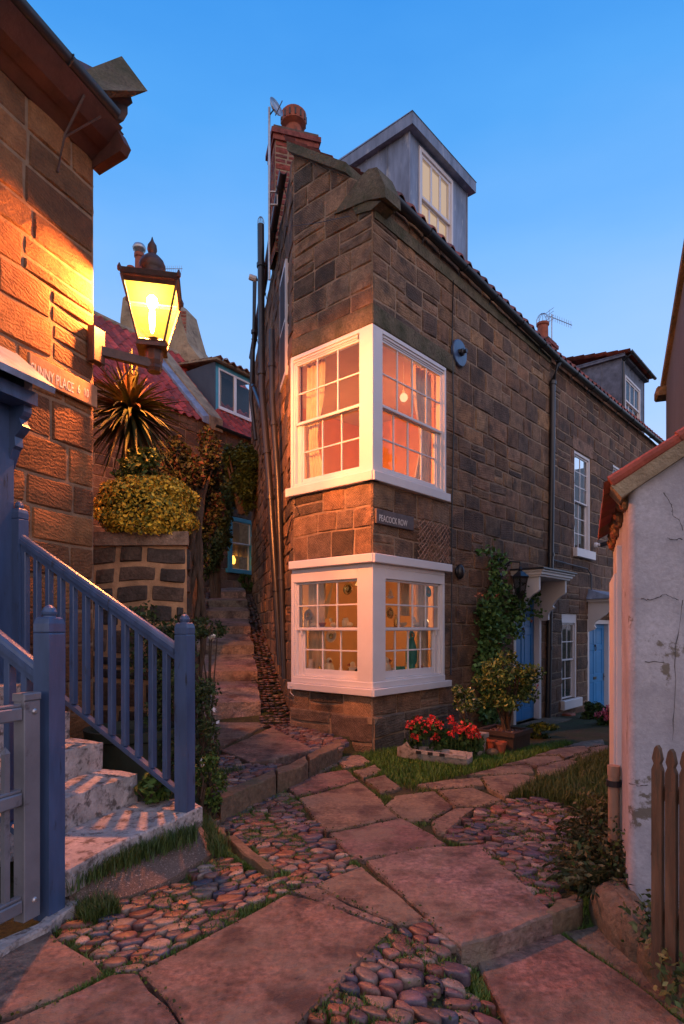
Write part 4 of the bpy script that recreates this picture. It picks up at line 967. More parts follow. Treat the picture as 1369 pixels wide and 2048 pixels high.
# --- things lighting the rooms, and what stands in the windows
def thing_mesh(mb, name, mt, label, cat, group=None, smooth=False, auto=None):
    o = mb.build(name, mt, smooth=smooth, auto=auto); return tag(o, label, cat, group)
m = MB(); b_ = FA.px(808, 795, -.45); bp = FA.pt(b_[0], b_[1], -.45)
t = empty('pendant_lamp', (bp[0], bp[1], uz1), 'bare round bulb hanging on a cord inside the upper window', 'lamp')
m.ball(bp, .055, .055, .06, 14, 9); m.build('bulb', m_bulb2, t, smooth=True); m = MB(); m.tube([(bp[0], bp[1], bp[2]+.06), (bp[0], bp[1], uz1+.12)], .005, 5); m.lathe((bp[0], bp[1], bp[2]+.05), [(.02, 0), (.02, .05)], 8); m.build('cord', m_white, t)
def room_lamp(pos, base_z, label, mt, shade=True, rad=.06):
    t = empty('table_lamp', (pos[0], pos[1], base_z), label, 'lamp')
    m = MB(); m.lathe((pos[0], pos[1], base_z), [(.07, 0), (.07, .02), (.02, .05), (.03, .12), (.015, pos[2]-base_z-.06)], 12); m.build('base', m_brass, t, smooth=True)
    m = MB(); m.ball(pos, rad, rad, rad*1.2, 12, 8); m.build('bulb', mt, t, smooth=True)
    if shade:
        m = MB(); n = 18; m.add([(pos[0]+r*math.cos(2*math.pi*k/n), pos[1]+r*math.sin(2*math.pi*k/n), pos[2]+z) for r, z in ((.15, -.08), (.09, .14)) for k in range(n)], [(k, (k+1) % n, n+(k+1) % n, n+k) for k in range(n)]); m.build('lamp_shade', m_curt, t, smooth=True)
pl = FA.pt(2.45, uz0+.9, -.32); room_lamp(pl, uz0-.35, 'lit lamp deep inside the upper room, behind the facade', m_bulb3, False, .07)
for zb_l, zl, lb_ in ((uz0-.35, uz0+.8, 'unseen lamp added at the alley side wall to brighten the upper room'), (lz0+.02, lz0+.9, 'unseen lamp added at the alley side wall to brighten the lower room')):  # extra lamps, out of view, added only to brighten the two rooms
    room_lamp(AL.pt(5.5, zl, -.15), zb_l, lb_, m_bulb6 if 'upper' in lb_ else m_bulb3, False, .05)
pl = FA.pt(2.45, lz0+1.1, -.32); room_lamp(pl, lz0+.02, 'lit lamp deep inside the lower room, behind the facade', m_bulb3, False, .065)
pl = FA.pt(.62, lz0+1.35, -.62); m = MB(); m.lathe(pl, [(.001, .20), (.02, .2), (.13, 0)], 16)
t = empty('hanging_lamp', pl, 'glowing orange cone lamp hanging behind the lower window', 'lamp'); m.build('shade', m_bulb4, t, smooth=True)
m = MB(); m.tube([(pl[0], pl[1], pl[2]+.2), (pl[0], pl[1], lz1+.05)], .004, 5); m.build('cord', m_brass, t)
def curtain(F, a, b, za, zb, d, label, tie=None, seed=0, pinch=0):
    R = random.Random(seed); n, k = 36, 14; V = []; ph = R.uniform(0, 6)
    for j in range(k+1):
        z = za+(zb-za)*j/k; f = j/k
        w = 1-pinch*math.exp(-((f-.42)/.22)**2)
        for i in range(n+1):
            u = i/n; s = a+(b-a)*u*w if tie != 'r' else b-(b-a)*(1-u)*w
            V.append(F.pt(s, z, d+.022*math.sin(u*26+ph+.6*math.sin(f*4))+.008*math.sin(u*61+f*3)))
    m = MB(); m.add(V, [(j*(n+1)+i, j*(n+1)+i+1, (j+1)*(n+1)+i+1, (j+1)*(n+1)+i) for j in range(k) for i in range(n)])
    return thing_mesh(m, 'curtain', m_curt, label, 'curtain', smooth=True)
curtain(GB, .09, .43, uz0+.03, uz1-.06, -.17, 'tied pale curtain at the left edge of the upper window, alley side', 'l', 1, .45)
curtain(FA, fu1-.50, fu1-.07, uz0+.03, uz1-.06, -.17, 'pale curtain gathered at the right edge of the upper window, lane side', 'r', 2, .35)
curtain(GB, .10, .40, lz0+.2, lz1-.15, -.20, 'pale curtain at the left edge of the lower window, alley side', 'l', 3, .1)
curtain(FA, fl1-.34, fl1-.08, lz0+.2, lz1-.15, -.20, 'pale curtain at the right edge of the lower window, lane side', 'r', 4, .1)
curtain(FA, fl1-.66, fl1-.48, lz0+.95, lz1-.15, -.22, 'narrow pale curtain fold in the top of the lower window, lane side', 'r', 5, .1)
SH = lz0+.187
def plate(F, x, y, r, d, label, mt):
    a, z = F.px(x, y, d); c = F.pt(a, z, d); m = MB()
    m.lathe(c, [(r*.3, -.004), (r, .008), (r*.97, .014), (r*.6, .006), (r*.55, .002), (r*.25, .001), (.003, .006)], 22, (F.n[0], F.n[1], .15)); o = thing_mesh(m, 'hanging_plate', mt, label, 'plate', smooth=True)
    m = MB(); m.lathe(F.pt(a, z, d+.012), [(r*.42, 0), (r*.42, .004), (r*.3, .005)], 16, (F.n[0], F.n[1], .15)); m.build('rim', m_brass, o)
for F, x, y, r, l, mt in ((GB, 697, 1178, .075, 'round glass roundel at the top right of the lower window, alley side', m_brass), (GB, 664, 1272, .085, 'large round plate in the middle of the lower window, alley side', m_cream), (GB, 618, 1230, .075, 'round clear roundel in front of the left curtain of the lower window', m_chrome),
                          (FA, 779, 1226, .075, 'yellow green plate near the corner post in the lower window, lane side', m_brass), (FA, 856, 1184, .07, 'green plate high in the right column of the lower window, lane side', m_teal), (FA, 823, 1270, .06, 'green roundel above the teal vase', m_teal)):
    plate(F, x, y, r, -.13, l, mt)
def puffin(F, x, d, h, label, base=SH, turn=1):
    a = F.S(x, d); t = empty('puffin_figure', F.pt(a, base, d), label, 'ornament'); c = F.pt(a, base, d)
    m = MB(); m.lathe(c, [(.02*h/.2, 0), (.05*h/.2, .02*h/.2), (.056*h/.2, .06*h/.2), (.045*h/.2, .11*h/.2), (.028*h/.2, .135*h/.2)], 14); m.build('body', m_cream, t, smooth=True)
    m = MB(); q = (c[0], c[1], c[2]+.155*h/.2); m.ball(q, .032*h/.2, .032*h/.2, .034*h/.2, 12, 8); m.build('head', m_cream, t, smooth=True)
    m = MB(); e = Vector(F.pt(a+turn*.03*h/.2, base+.152*h/.2, d+.02)); f = Vector(F.pt(a+turn*.062*h/.2, base+.142*h/.2, d+.035)); m.tube([e, f], .014, 8, rs=[.018*h/.2, .004]); m.build('beak', m_terra, t)
    m = MB(); m.ball(F.pt(a-turn*.012, base+.07*h/.2, d-.014), .05*h/.2, .05*h/.2, .062*h/.2, 12, 8); m.build('wing', m_black, t, smooth=True)
puffin(GB, 659, -.2, .24, 'puffin figure standing in the middle of the lower window, alley side')
puffin(GB, 706, -.2, .20, 'puffin figure behind the right pane of the lower window, alley side', turn=-1)
puffin(FA, 772, -.2, .26, 'puffin figure next to the corner post, lane side of the lower window')
def vase(F, x, d, pr, label, mt, cat='vase', base=SH, name='vase'):
    a = F.S(x, d); m = MB(); m.lathe(F.pt(a, base, d), pr, 16); return thing_mesh(m, name, mt, label, cat, smooth=True)
vase(FA, 823, -.22, [(.05, 0), (.055, .10), (.05, .11), (.075, .16), (.08, .30), (.05, .42), (.03, .47)], 'tall teal vase in the lower window, lane side', m_teal)
vase(FA, 800, -.22, [(.04, 0), (.055, .05), (.07, .10), (.068, .11)], 'small teal bowl beside the tall teal vase', m_teal, 'bowl', name='bowl')
vase(GB, 622, -.14, [(.05, 0), (.055, .06), (.035, .13), (.03, .2)], 'white jar at the foot of the left curtain', m_white, 'jar', name='jar')
# little things standing on the meeting rail shelf
sh2 = (lz0+lz1)/2-.02
m = MB(); m.fbox(GB, .12, GW-.2, sh2-.012, sh2, -.24, -.12); m.fbox(FA, .2, fl1-.12, sh2-.013, sh2-.001, -.24, -.12); m.build('glass_shelf', m_glassd, H)
def gull(F, x, d, label, k=1):
    a = F.S(x, d); m = MB(); c = F.pt(a, sh2+.03*k, d); m.ball(c, .05*k, .028*k, .03*k, 12, 7, rotz=math.atan2(F.u[1], F.u[0])); n_ = F.pt(a-.035*k, sh2+.06*k, d); h = F.pt(a-.045*k, sh2+.1*k, d)
    m.tube([n_, h], .014*k, 8, rs=[.02*k, .013*k]); m.ball(h, .017*k, .017*k, .016*k, 8, 6); m.tube([h, F.pt(a-.075*k, sh2+.097*k, d)], .004, 5); thing_mesh(m, 'bird_figure', m_cream, label, 'ornament', smooth=True)
gull(FA, 833, -.18, 'small white bird with raised head on the glass shelf, lane side', 1.2)
gull(GB, 627, -.18, 'small white bird on the glass shelf below the left roundel'); gull(GB, 667, -.18, 'small white bird on the glass shelf in the middle pane')
gull(GB, 700, -.18, 'small white bird on the glass shelf beside the driftwood')
def boat(F, x, y, d, h, label):
    a, z = F.px(x, y, d); t = empty('model_sailboat', F.pt(a, z, d), label, 'model boat'); p = F.pt; R_ = .03
    m = MB(); m.hexa([p(a-.03, z, d+.01), p(a+.03, z, d+.01), p(a+.03, z, d-.01), p(a-.03, z, d-.01), p(a-.06, z+.03, d+.02), p(a+.06, z+.03, d+.02), p(a+.06, z+.03, d-.02), p(a-.06, z+.03, d-.02)]); m.build('hull', m_white, t)
    m = MB(); m.extr([p(a+.004, z+.035, d), p(a+.06, z+.035, d), p(a+.004, z+h, d)], (0.002, .002, 0)); m.extr([p(a-.004, z+.035, d), p(a-.055, z+.035, d), p(a-.004, z+h*.85, d)], (0.002, .002, 0)); m.build('sail', m_curt, t)
boat(FA, 781, 1197, -.2, .14, 'tiny sailboat hanging high beside the corner post'); boat(GB, 706, 1340, -.16, .1, 'tiny sailboat at the right foot of the lower window, alley side')
m = MB(); a0 = GB.px(640, 1237, -.28); a1 = GB.px(668, 1160, -.28); p0, p1 = Vector(GB.pt(*a0, -.28)), Vector(GB.pt(*a1, -.28))
m.add([GB.pt(a0[0]-.0, a0[1], -.28), GB.pt(a0[0]+.11, a0[1], -.30), GB.pt(a1[0], a1[1]+.02, -.29)], [(0, 1, 2)]); thing_mesh(m, 'model_sail', m_curt, 'large cream triangular sail of a model yacht in the lower window', 'model boat')

# small fittings on the facade
def disc_at(F, x, y, prof, name, mt, label, cat, group=None, n=20, sq=1):
    a, z = F.px(x, y); m = MB(); m.lathe(F.pt(a, z, .02), prof, n, (F.n[0], F.n[1], 0)); return thing_mesh(m, name, mt, label, cat, group, smooth=True, auto=40)
tpl = disc_at(FA, 914, 708, [(.185, 0), (.185, .03), (.175, .04), (.06, .045)], 'tie_plate', m_blue, 'round blue grey iron tie plate on the upper facade', 'tie plate')
a, z = FA.px(914, 708); m = MB(); m.lathe(FA.pt(a, z, .06), [(.055, 0), (.055, .05), (.03, .06), (.03, .10)], 6, (FA.n[0], FA.n[1], 0)); m.cbox(FA, a-.07, a+.07, z-.02, z+.02, .066, .09, .004); m.build('bolt', m_black, tpl)
for x, y, l in ((914, 1144, 'black bulkhead light right of the lower window head'), (990, 1156, 'black bulkhead light left of the door hood')):
    a, z = FA.px(x, y); m = MB(); m.ball(FA.pt(a, z, .05), .065, .065, .105, 14, 10); m.lathe(FA.pt(a, z, .015), [(.075, 0), (.075, .03)], 14, (FA.n[0], FA.n[1], 0)); thing_mesh(m, 'bulkhead_light', m_black, l, 'wall light', smooth=True)
def text_on(F, txt, x0, x1, ymid, hgt, d, parent, mt, name='lettering', slope=0):
    cu = bpy.data.curves.new('t', 'FONT'); cu.body = txt; cu.size = 1; cu.extrude = .01; cu.resolution_u = 3
    o = bpy.data.objects.new('t', cu); COL.objects.link(o); dg = bpy.context.evaluated_depsgraph_get(); me = bpy.data.meshes.new_from_object(o.evaluated_get(dg))
    bpy.data.objects.remove(o); co = [v.co.copy() for v in me.vertices]; mnx, mxx = min(c.x for c in co), max(c.x for c in co); mny, mxy = min(c.y for c in co), max(c.y for c in co)
    a0, z0 = F.px(x0, ymid, d); a1 = F.S(x1, d)
    for v, c in zip(me.vertices, co):
        s = a0+(a1-a0)*(c.x-mnx)/(mxx-mnx); z = z0-hgt/2+hgt*(c.y-mny)/(mxy-mny)+slope*(s-a0); v.co = F.pt(s, z, d+(.0025 if c.z > 0 else 0))
    me.materials.clear(); me.materials.append(mt); ob = bpy.data.objects.new(name, me); COL.objects.link(ob); ob.parent = parent; return ob
a0, z0 = FA.px(747, 1018); a1 = FA.S(822); m = MB(); zc = FA.px(747, 1032)[1]
m.cbox(FA, a0+.0, a1, zc-.085, zc+.085, .02, .05, .006); sg = thing_mesh(m, 'street_sign', m_sign, 'grey slate sign reading PEACOCK ROW between the corner windows', 'sign'); text_on(FA, 'PEACOCK ROW', 759, 815, 1035, .075, .0505, sg, m_letter)
sa0, sa1 = LW.S(49), LW.S(187.5)
# trellis of iron mesh
m = MB(); a0, a1 = FA.S(826), FA.S(892); zt_, zb_ = FA.px(860, 1046)[1], lz1+.01; R = random.Random(3)
hw, hh_ = a1-a0, zt_-zb_
for k in range(-9, 12):
    for sgn in (1, -1):
        pts = []
        for j in range(25):
            f = j/24; s = a0+hw*(k/9+.02*math.sin(k*3))+sgn*f*hw*.75+(0 if sgn > 0 else hw*.6)+.005*math.sin(f*20+k)
            if a0 <= s <= a1: pts.append(FA.pt(s, zb_+hh_*f, .075+.012*math.sin(k*1.3+f*8)*sgn))
        if len(pts) > 1: m.tube(pts, .006, 5)
thing_mesh(m, 'wire_trellis', mat('rusty_wire', (.36, .20, .13), .7, var=.4, vscale=20), 'rusty diamond wire mesh hung above the lower window', 'trellis')
def cable(pts, label, r=.008, mt=m_black, name='cable'):
    m = MB(); m.tube(pts, r, 5); return thing_mesh(m, name, mt, label, 'cable', smooth=True)
def on(F, x, y, d): a, z = F.px(x, y, d); return F.pt(a, z, d)
cable([on(FA, 907, 560, .03), on(FA, 905, 690, .03), on(FA, 908, 850, .035), on(FA, 904, 1040, .03), on(FA, 904, 1200, .035), on(FA, 902, 1350, .03)], 'thin black cable running down the facade right of the corner windows')
cable([on(GB, 590, 1008, .05), on(GB, 600, 1030, .06), on(AL, 583, 1040, .03), on(AL, 566, 1110, .03), on(AL, 558, 1190, .03)], 'black cable looping under the upper sill onto the alley wall')
cable([on(GB, 700, 432, .05), on(GB, 640, 445, .05), on(GB, 590, 452, .05), on(AL, 570, 452, .03)], 'thin wire stretched across the gable below the kneeler', .004)
cable([on(FA, 1107, 1120, .03), on(FA, 1145, 1130, .03), on(FA, 1175, 1138, .03), on(FA, 1183, 1150, .03), on(FA, 1183, 1230, .03)], 'black cable bending over the lower sash window of the neighbouring house', .014)
cable([on(GB, 588, 1370, .07), on(GB, 582, 1372, .1), on(GB, 581, 1385, .1), on(GB, 588, 1392, .09)], 'short white wire loop beside the lower sill', .004, m_white)
# lantern by the door
def small_lantern():
    c = Vector(at(1041, 1165, 9.2)); t = empty('door_lantern', (c.x, c.y, c.z), 'black carriage lantern hanging left of the blue door hood', 'lantern'); n = 6
    m = MB()
    for k in range(n):
        a = 2*math.pi*k/n+.3; m.tube([(c.x+.075*math.cos(a), c.y+.075*math.sin(a), c.z-.17), (c.x+.12*math.cos(a), c.y+.12*math.sin(a), c.z+.08)], .009, 5)
    m.lathe((c.x, c.y, c.z-.20), [(.03, -.05), (.05, 0), (.085, .03)], n, rot=.3); m.lathe((c.x, c.y, c.z+.07), [(.135, 0), (.14, .02), (.07, .08), (.03, .11), (.04, .13), (.01, .18)], n, rot=.3); m.build('frame', m_black, t)
    m = MB(); m.lathe((c.x, c.y, c.z-.16), [(.07, 0), (.11, .23)], n, rot=.3); m.build('glass', m_glassd, t)
    w_ = FA.pt(FA.S(1041, 0), 0, 0); q = Vector(FA.pt(0, 0, 0)); 
    dd = (c.x-FA.o[0])*FA.n[0]+(c.y-FA.o[1])*FA.n[1]; m = MB(); b = (c.x-FA.n[0]*dd, c.y-FA.n[1]*dd, c.z+.05); top = (c.x, c.y, c.z+.27)
    m.tube([top, (c.x, c.y, c.z+.31), ((c.x+b[0])/2, (c.y+b[1])/2, c.z+.33), (b[0], b[1], c.z+.22)], .011, 6); m.tube([((c.x+b[0])/2, (c.y+b[1])/2, c.z+.33), (b[0], b[1], b[2])], .008, 6); m.build('arm', m_black, t)
small_lantern()
# satellite dish and pole by the chimney, tv aerials, camera
def aerial(base, h, dirv, n, L, label, name='tv_aerial'):
    t = empty(name, base, label, 'aerial'); m = MB(); m.tube([base, (base[0], base[1], base[2]+h)], .014, 6); m.build('pole', m_chrome, t)
    b = Vector((base[0], base[1], base[2]+h*.9)); d = Vector(dirv).normalized(); s = d.cross(Vector((0, 0, 1))).normalized(); m = MB(); m.tube([b-d*L*.15, b+d*L], .009, 5)
    for k in range(n): c = b+d*L*(k+.5)/n; m.tube([c-Vector((0, 0, .09)), c+Vector((0, 0, .09))], .005, 4)
    c = b-d*L*.12
    for e in (-.13, -.05, .05, .13): m.tube([c+Vector((0, 0, e))-s*.16, c+Vector((0, 0, e))+s*.16], .006, 4)
    m.tube([c-Vector((0, 0, .16)), c+Vector((0, 0, .16))], .006, 4); m.build('antenna', m_chrome, t)
pb = at(539, 560, 8.6); pt_ = at(540, 215, 8.6)
t = empty('satellite_dish', pb, 'small grey satellite dish on a tall pole beside the corner chimney', 'satellite dish')
m = MB(); m.tube([pb, (pb[0], pb[1], pt_[2])], .018, 7); m.build('pole', m_chrome, t)
m = MB(); ax = Vector((.75, -.55, .25)); m.lathe(Vector(at(551, 216, 8.6)), [(.015, -.03), (.09, -.015), (.125, .02), (.13, .022), (.128, .03), (.09, .0), (.02, -.01)], 20, ax); m.build('dish', m_chrome, t, smooth=True)
m = MB(); c = Vector(at(551, 216, 8.6)); m.tube([(pb[0], pb[1], pt_[2]-.12), c-ax.normalized()*.03], .01, 5); m.tube([c-Vector((0, 0, .11)), c+ax.normalized()*.14], .007, 5); m.build('arm', m_black, t)
m = MB(); q = at(548, 398, 8.45); m.cbox(Fr(q[0]-.05, q[1], 1, 0), 0, .11, q[2]-.1, q[2]-.085, 0, .03, .002); m.cbox(Fr(q[0]-.05, q[1], 1, 0), 0, .11, q[2]+.08, q[2]+.095, 0, .03, .002); m.cbox(Fr(q[0]-.05, q[1], 1, 0), .095, .11, q[2]-.084, q[2]+.079, 0, .03, .002); thing_mesh(m, 'pole_bracket', m_white, 'pale wall bracket clamping the dish pole to the gable', 'bracket')
c = Vector(at(505, 556, 10.2)); t = empty('security_camera', c, 'small pale security camera beside the soil pipes', 'camera'); m = MB(); m.lathe(c+Vector((-.05, -.02, .01)), [(.045, 0), (.05, .02), (.05, .12), (.03, .13)], 10, (1, .2, -.25)); m.build('body', m_white, t); m = MB(); m.tube([c+Vector((.07, 0, -.02)), c+Vector((.14, .05, -.04))], .02, 6); m.build('arm', m_chrome, t)

# ------------------------------------------------------------------ neighbouring terraced house
N = empty('terraced_house', FA.pt(SP, 0), 'brown stone terraced house with white sashes and bright blue door, beyond the black downpipe', 'house')
zN = lambda s: E+4.88+.018*(s-5.3)
NE_ = 13.2
wu = (FA.S(1152), FA.S(1184), zz(FA, 1168, 1100), zz(FA, 1168, 908)); wl = (FA.S(1127), FA.S(1157), zz(FA, 1142, 1398), zz(FA, 1142, 1228))
wv = (FA.S(1229), FA.S(1256), zz(FA, 1240, 1090), zz(FA, 1240, 934)); door2 = (FA.S(1178), FA.S(1222), zz(FA, 1200, 1424), zz(FA, 1200, 1240))
w = MB(); NC = [(.19, .10, .06), (.15, .08, .05), (.22, .12, .07), (.11, .065, .045), (.17, .10, .065)]
stone_wall(w, FA.shift(0, -.03), SP, NE_, E-2.1, E+5.03, [wu, wl, wv, door2], .27, (.32, .62), NC, .014, 41, top=zN, brk=(7, 9, 11))
w.mi = 1
for h in (wu, wl, wv, door2): reveal(w, FA.shift(0, -.03), h, .14)
w.mi = 0; w.col((.26, .15, .1)); w.fbox(FA, wu[0]-.1, wu[1]+.1, wu[3]+.01, wu[3]+.26, -.05, -.012)
w.mi = 1; EN = FA.pt(NE_, 0, -.03); w.fbox(FA, NE_-.02, NE_, E-2, E+4.9, -4, -.04)
w.build('wall', [m_stone, m_mortar], N)
r = MB(); pantiles(r, FA, SP, NE_, lambda s: zN(s)+.17, .86, -.06, 2.2, seed=6, cols=TC)
r.col((.22, .06, .04)); r.quad(FA.pt(SP, zN(SP)-.03, 0), FA.pt(NE_, zN(NE_)-.03, 0), FA.pt(NE_, zN(NE_)+2.1, -2.5), FA.pt(SP, zN(SP)+2.1, -2.5)); r.quad(FA.pt(SP, zN(SP)+2.1, -2.5), FA.pt(NE_, zN(NE_)+2.1, -2.5), FA.pt(NE_, zN(NE_), -5), FA.pt(SP, zN(SP), -5))
r.build('roof', m_tile, N)
gutter(FA, SP+.05, NE_+.05, zN, .115, parent=N)
pipe('downpipe', [on(FA, 1119, 724, .10), on(FA, 1106, 762, .06), on(FA, 1105, 900, .06), on(FA, 1102, 1120, .06), on(FA, 1096, 1474, .06)], .05, N, coll=((1, .03), (2, .95), (3, .5)))
def sashwin(F, h, parent, name='window', cols=2, rows=2, d=-.05, sill=True, inside=m_dark, board=0):
    a, b, z0, z1 = h; c = MB(); f = .055; c.cbox(F, a, a+f, z0, z1, d-.06, d+.04, .004); c.cbox(F, b-f, b, z0, z1, d-.06, d+.04, .004); c.cbox(F, a+f, b-f, z1-f-board, z1, d-.06, d+.038, .004)
    wn_ = c.build(name, m_white, parent); mid = (z0+z1-board)/2
    sash(F, a+f, b-f, mid-.02, z1-f-board, cols, rows, d+.01, .03, wn_, 'upper_sash', .03, .02); sash(F, a+f, b-f, z0, mid+.01, cols, rows, d-.025, .03, wn_, 'lower_sash', .03, .02)
    if sill: s = MB(); s.cbox(F, a-.08, b+.08, z0-.17, z0, -.12, .09, .008); s.build('sill', m_white, wn_)
    k = MB(); k.fbox(F, a+.02, b-.02, z0, z1, d-.30, d-.28); k.build('blind', inside, wn_)
    return wn_
NF = FA.shift(0, -.03); m_net = mat('net_blind', (.42, .44, .50), .9, var=.15, vscale=6)
sashwin(NF, wu, N, 'window', 2, 3, inside=m_net); sashwin(NF, wl, N, 'window', 2, 2, inside=m_net, board=.12); sashwin(NF, wv, N, 'window', 2, 2, inside=m_net)
door(NF, door2, .2, N, m_door, 1)
hood(NF, door2[0]+.05, door2[1]+.1, zz(FA, 1190, 1205), .50, N, 1, True)
s = MB(); s.cbox(NF, door2[0]-.1, door2[1]+.2, door2[2]-.15, door2[2], -.1, .35, .01); s.build('doorstep', m_kerb, N)
D2 = FA.shift(0, -.7); d2a, d2b = D2.S(1243), D2.S(1288)
dm2, wn2 = dormer(D2, d2a, d2b, E+5.45, zz(D2, 1243, 716), 2.3, N, (D2.S(1250), D2.S(1280), E+5.62, zz(D2, 1243, 742)), mclad=mat('dark_slate_cladding', (.11, .12, .16), .6, var=.5, vscale=5, bump=.6, bscale=14, bdist=.02), fasc=.06)
r = MB(); zt2 = zz(D2, 1243, 716)+.09; DR = Fr(*D2.pt(0, 0, .0)[:2], *D2.u); pantiles(r, D2, d2a-.15, d2b+.2, lambda s: zt2+.02, .16, -.22, 2.3, seed=8, cols=TC, over=.05)
r.build('dormer_tile', m_tile, dm2)
gutter(D2, d2a-.12, d2b+.2, lambda s: zt2+.02, .26, .05, parent=N, name='dormer_gutter', n=4)
pipe('dormer_downpipe', [D2.pt(d2a+.02, zt2-.02, .25), D2.pt(d2a+.02, zt2-.2, .05), D2.pt(d2a+.02, E+5.5, .05)], .04, N)
w = MB(); w.cbox(Fr(*D2.pt(d2a-.012, 0, -.9)[:2], *D2.n), -.25, .25, E+6.15, E+6.75, -.02, .05); w.build('side_window', m_white, N)
cc, FC = chimney(FA.pt(7.85, 0, -1.15), .42, .5, E+5.6, E+6.62, FA.u, N, seed=51)
pc = FC.pt(.2, E+6.62, -.2); m = MB(); m.lathe(pc, [(.16, 0), (.15, .05), (.125, .08), (.12, .38), (.145, .40), (.145, .45), (.11, .46)], 16); pot = m.build('chimney_pot', m_terra, cc, smooth=True, auto=30)
m = MB()
for k in range(5):
    t_ = math.pi*k/5; m.tube([(pc[0]+.15*math.cos(t_)*math.cos(a), pc[1]+.15*math.sin(t_)*math.cos(a), pc[2]+.46+.22*math.sin(a)) for a in np.linspace(0, math.pi, 9)], .006, 4)
thing_mesh(m, 'wire_cowl', m_chrome, 'wire ball guard on the small terracotta chimney pot of the terrace', 'chimney guard')
aerial(at(1104, 690, 14.6), .75, (.8, .3, -.12), 9, .62, 'tv aerial beside the wire topped chimney of the terrace')
m = MB(); q = on(FA, 1190, 1090, .03); m.lathe(q, [(.05, 0), (.05, .05), (.03, .06), (.03, .1)], 10, (FA.n[0], FA.n[1], 0)); t = thing_mesh(m, 'security_light', m_white, 'small black and white camera on the terrace wall right of the upper sill', 'camera'); m = MB(); q2 = Vector(FA.pt(FA.S(1190), q[2], .13)); m.tube([q2, q2+Vector((.10, -.16, .03))], .045, 10); m.build('tube', m_black, t)
m = MB(); q = FA.px(1131, 1437); m.cbox(FA, q[0]-.12, q[0]+.12, q[1]-.13, q[1]+.10, -.02, .16, .02); thing_mesh(m, 'brick_block', m_terra, 'single terracotta block on the wall below the lower terrace window', 'block')

# ------------------------------------------------------------------ left house
LH = empty('left_house', (LW.o[0], LW.o[1], 0), 'tooled orange sandstone house at left with deep dark eaves', 'house')
LC = [(.205, .088, .032), (.165, .07, .028), (.235, .105, .038), (.13, .055, .024), (.19, .08, .03)]
w = MB(); stone_wall(w, LW, -3.3, .0, E-1.9, E+4.12, [], .285, (.36, .64), LC, .016, 61, gap=.016, warp=.010, split=.08, rough=.006)
stone_wall(w, Fr(LW.o[0], LW.o[1], -LW.n[0], -LW.n[1]), -.0, 2.0, E-1.9, E+4.12, [], .31, (.3, .6), LC, .02, 62)
w.build('wall', [m_stoneL, m_mortarL], LH)
o = MB(); p = LW.pt
o.hexa([p(-3.3, E+4.10, .02), p(.04, E+4.10, .02), p(.04, E+4.10, .0), p(-3.3, E+4.10, .0), p(-3.3, E+4.30, .30), p(.04, E+4.30, .30), p(.04, E+4.42, .0), p(-3.3, E+4.42, .0)])
o.hexa([p(-3.3, E+4.20, .20), p(.0, E+4.20, .20), p(.0, E+4.16, .12), p(-3.3, E+4.16, .12), p(-3.3, E+4.32, .32), p(.0, E+4.32, .32), p(.0, E+4.3, .1), p(-3.3, E+4.3, .1)])
o.extr([p(-.03, E+4.03, .015), p(-.03, E+4.10, .32), p(-.03, E+4.16, .36), p(-.03, E+4.28, .30), p(-.03, E+4.42, .02)], (LW.u[0]*.09, LW.u[1]*.09, 0))
o.build('soffit', m_soffit, LH)
gutter(LW, -3.3, -.07, lambda s: E+4.40, .29, .070, m_gutter, LH)
r = MB(); r.col((.15, .06, .045)); r.hexa([p(-3.3, E+4.40, .30), p(-.06, E+4.40, .30), p(-.06, E+6.4, -2.4), p(-3.3, E+6.4, -2.4), p(-3.3, E+4.45, .30), p(-.06, E+4.45, .30), p(-.06, E+6.46, -2.4), p(-3.3, E+6.46, -2.4)]); r.build('roof', m_tile, LH)
m = MB(); m.tube([p(-.42, E+3.72, .02), p(-.42, E+4.0, .10), p(-.40, E+4.28, .28)], .011, 5); m.tube([p(-.42, E+3.98, .09), p(-.25, E+4.22, .31)], .009, 5); m.build('gutter_bracket', m_iron, LH)
# lead clad corner block with mossy cap
Z_ = 5.45; q = lambda x, y, dz=0: Vector(at(x, y, Z_+dz))
m = MB(); pr = [(262, 192), (266, 206), (256, 214), (256, 228), (248, 242), (236, 250), (222, 250), (210, 238), (208, 224), (214, 205), (226, 186), (240, 172), (232, 158)]
m.extr([q(*a_) for a_ in pr][::-1], (-.42, -.30, .0)); cb = m.build('verge_box', m_iron, LH)
m = MB(); m.add([q(232, 156), q(262, 193), q(214, 205), q(226, 240), q(165, 165, -.3), q(180, 158, -.3)], [(0, 2, 4, 5)]); m.quad(q(231, 157, -.02), q(212, 222, -.02), q(186, 205, -.32), q(163, 168, -.32)); m.build('lead_cheek', m_lead, LH)
m = MB(); a_, b_, c_, d_ = q(244, 118), q(297, 183), q(262, 196), q(216, 140); 
def slab3(mb, pts, off): mb.extr([Vector(x) for x in pts], off)
m.hexa([q(236, 150), q(264, 194), q(296, 182), q(244, 112), q(152, 160, -.35), q(176, 196, -.35), q(200, 180, -.35), q(150, 148, -.35)]); m.build('verge_cap', m_moss, LH)
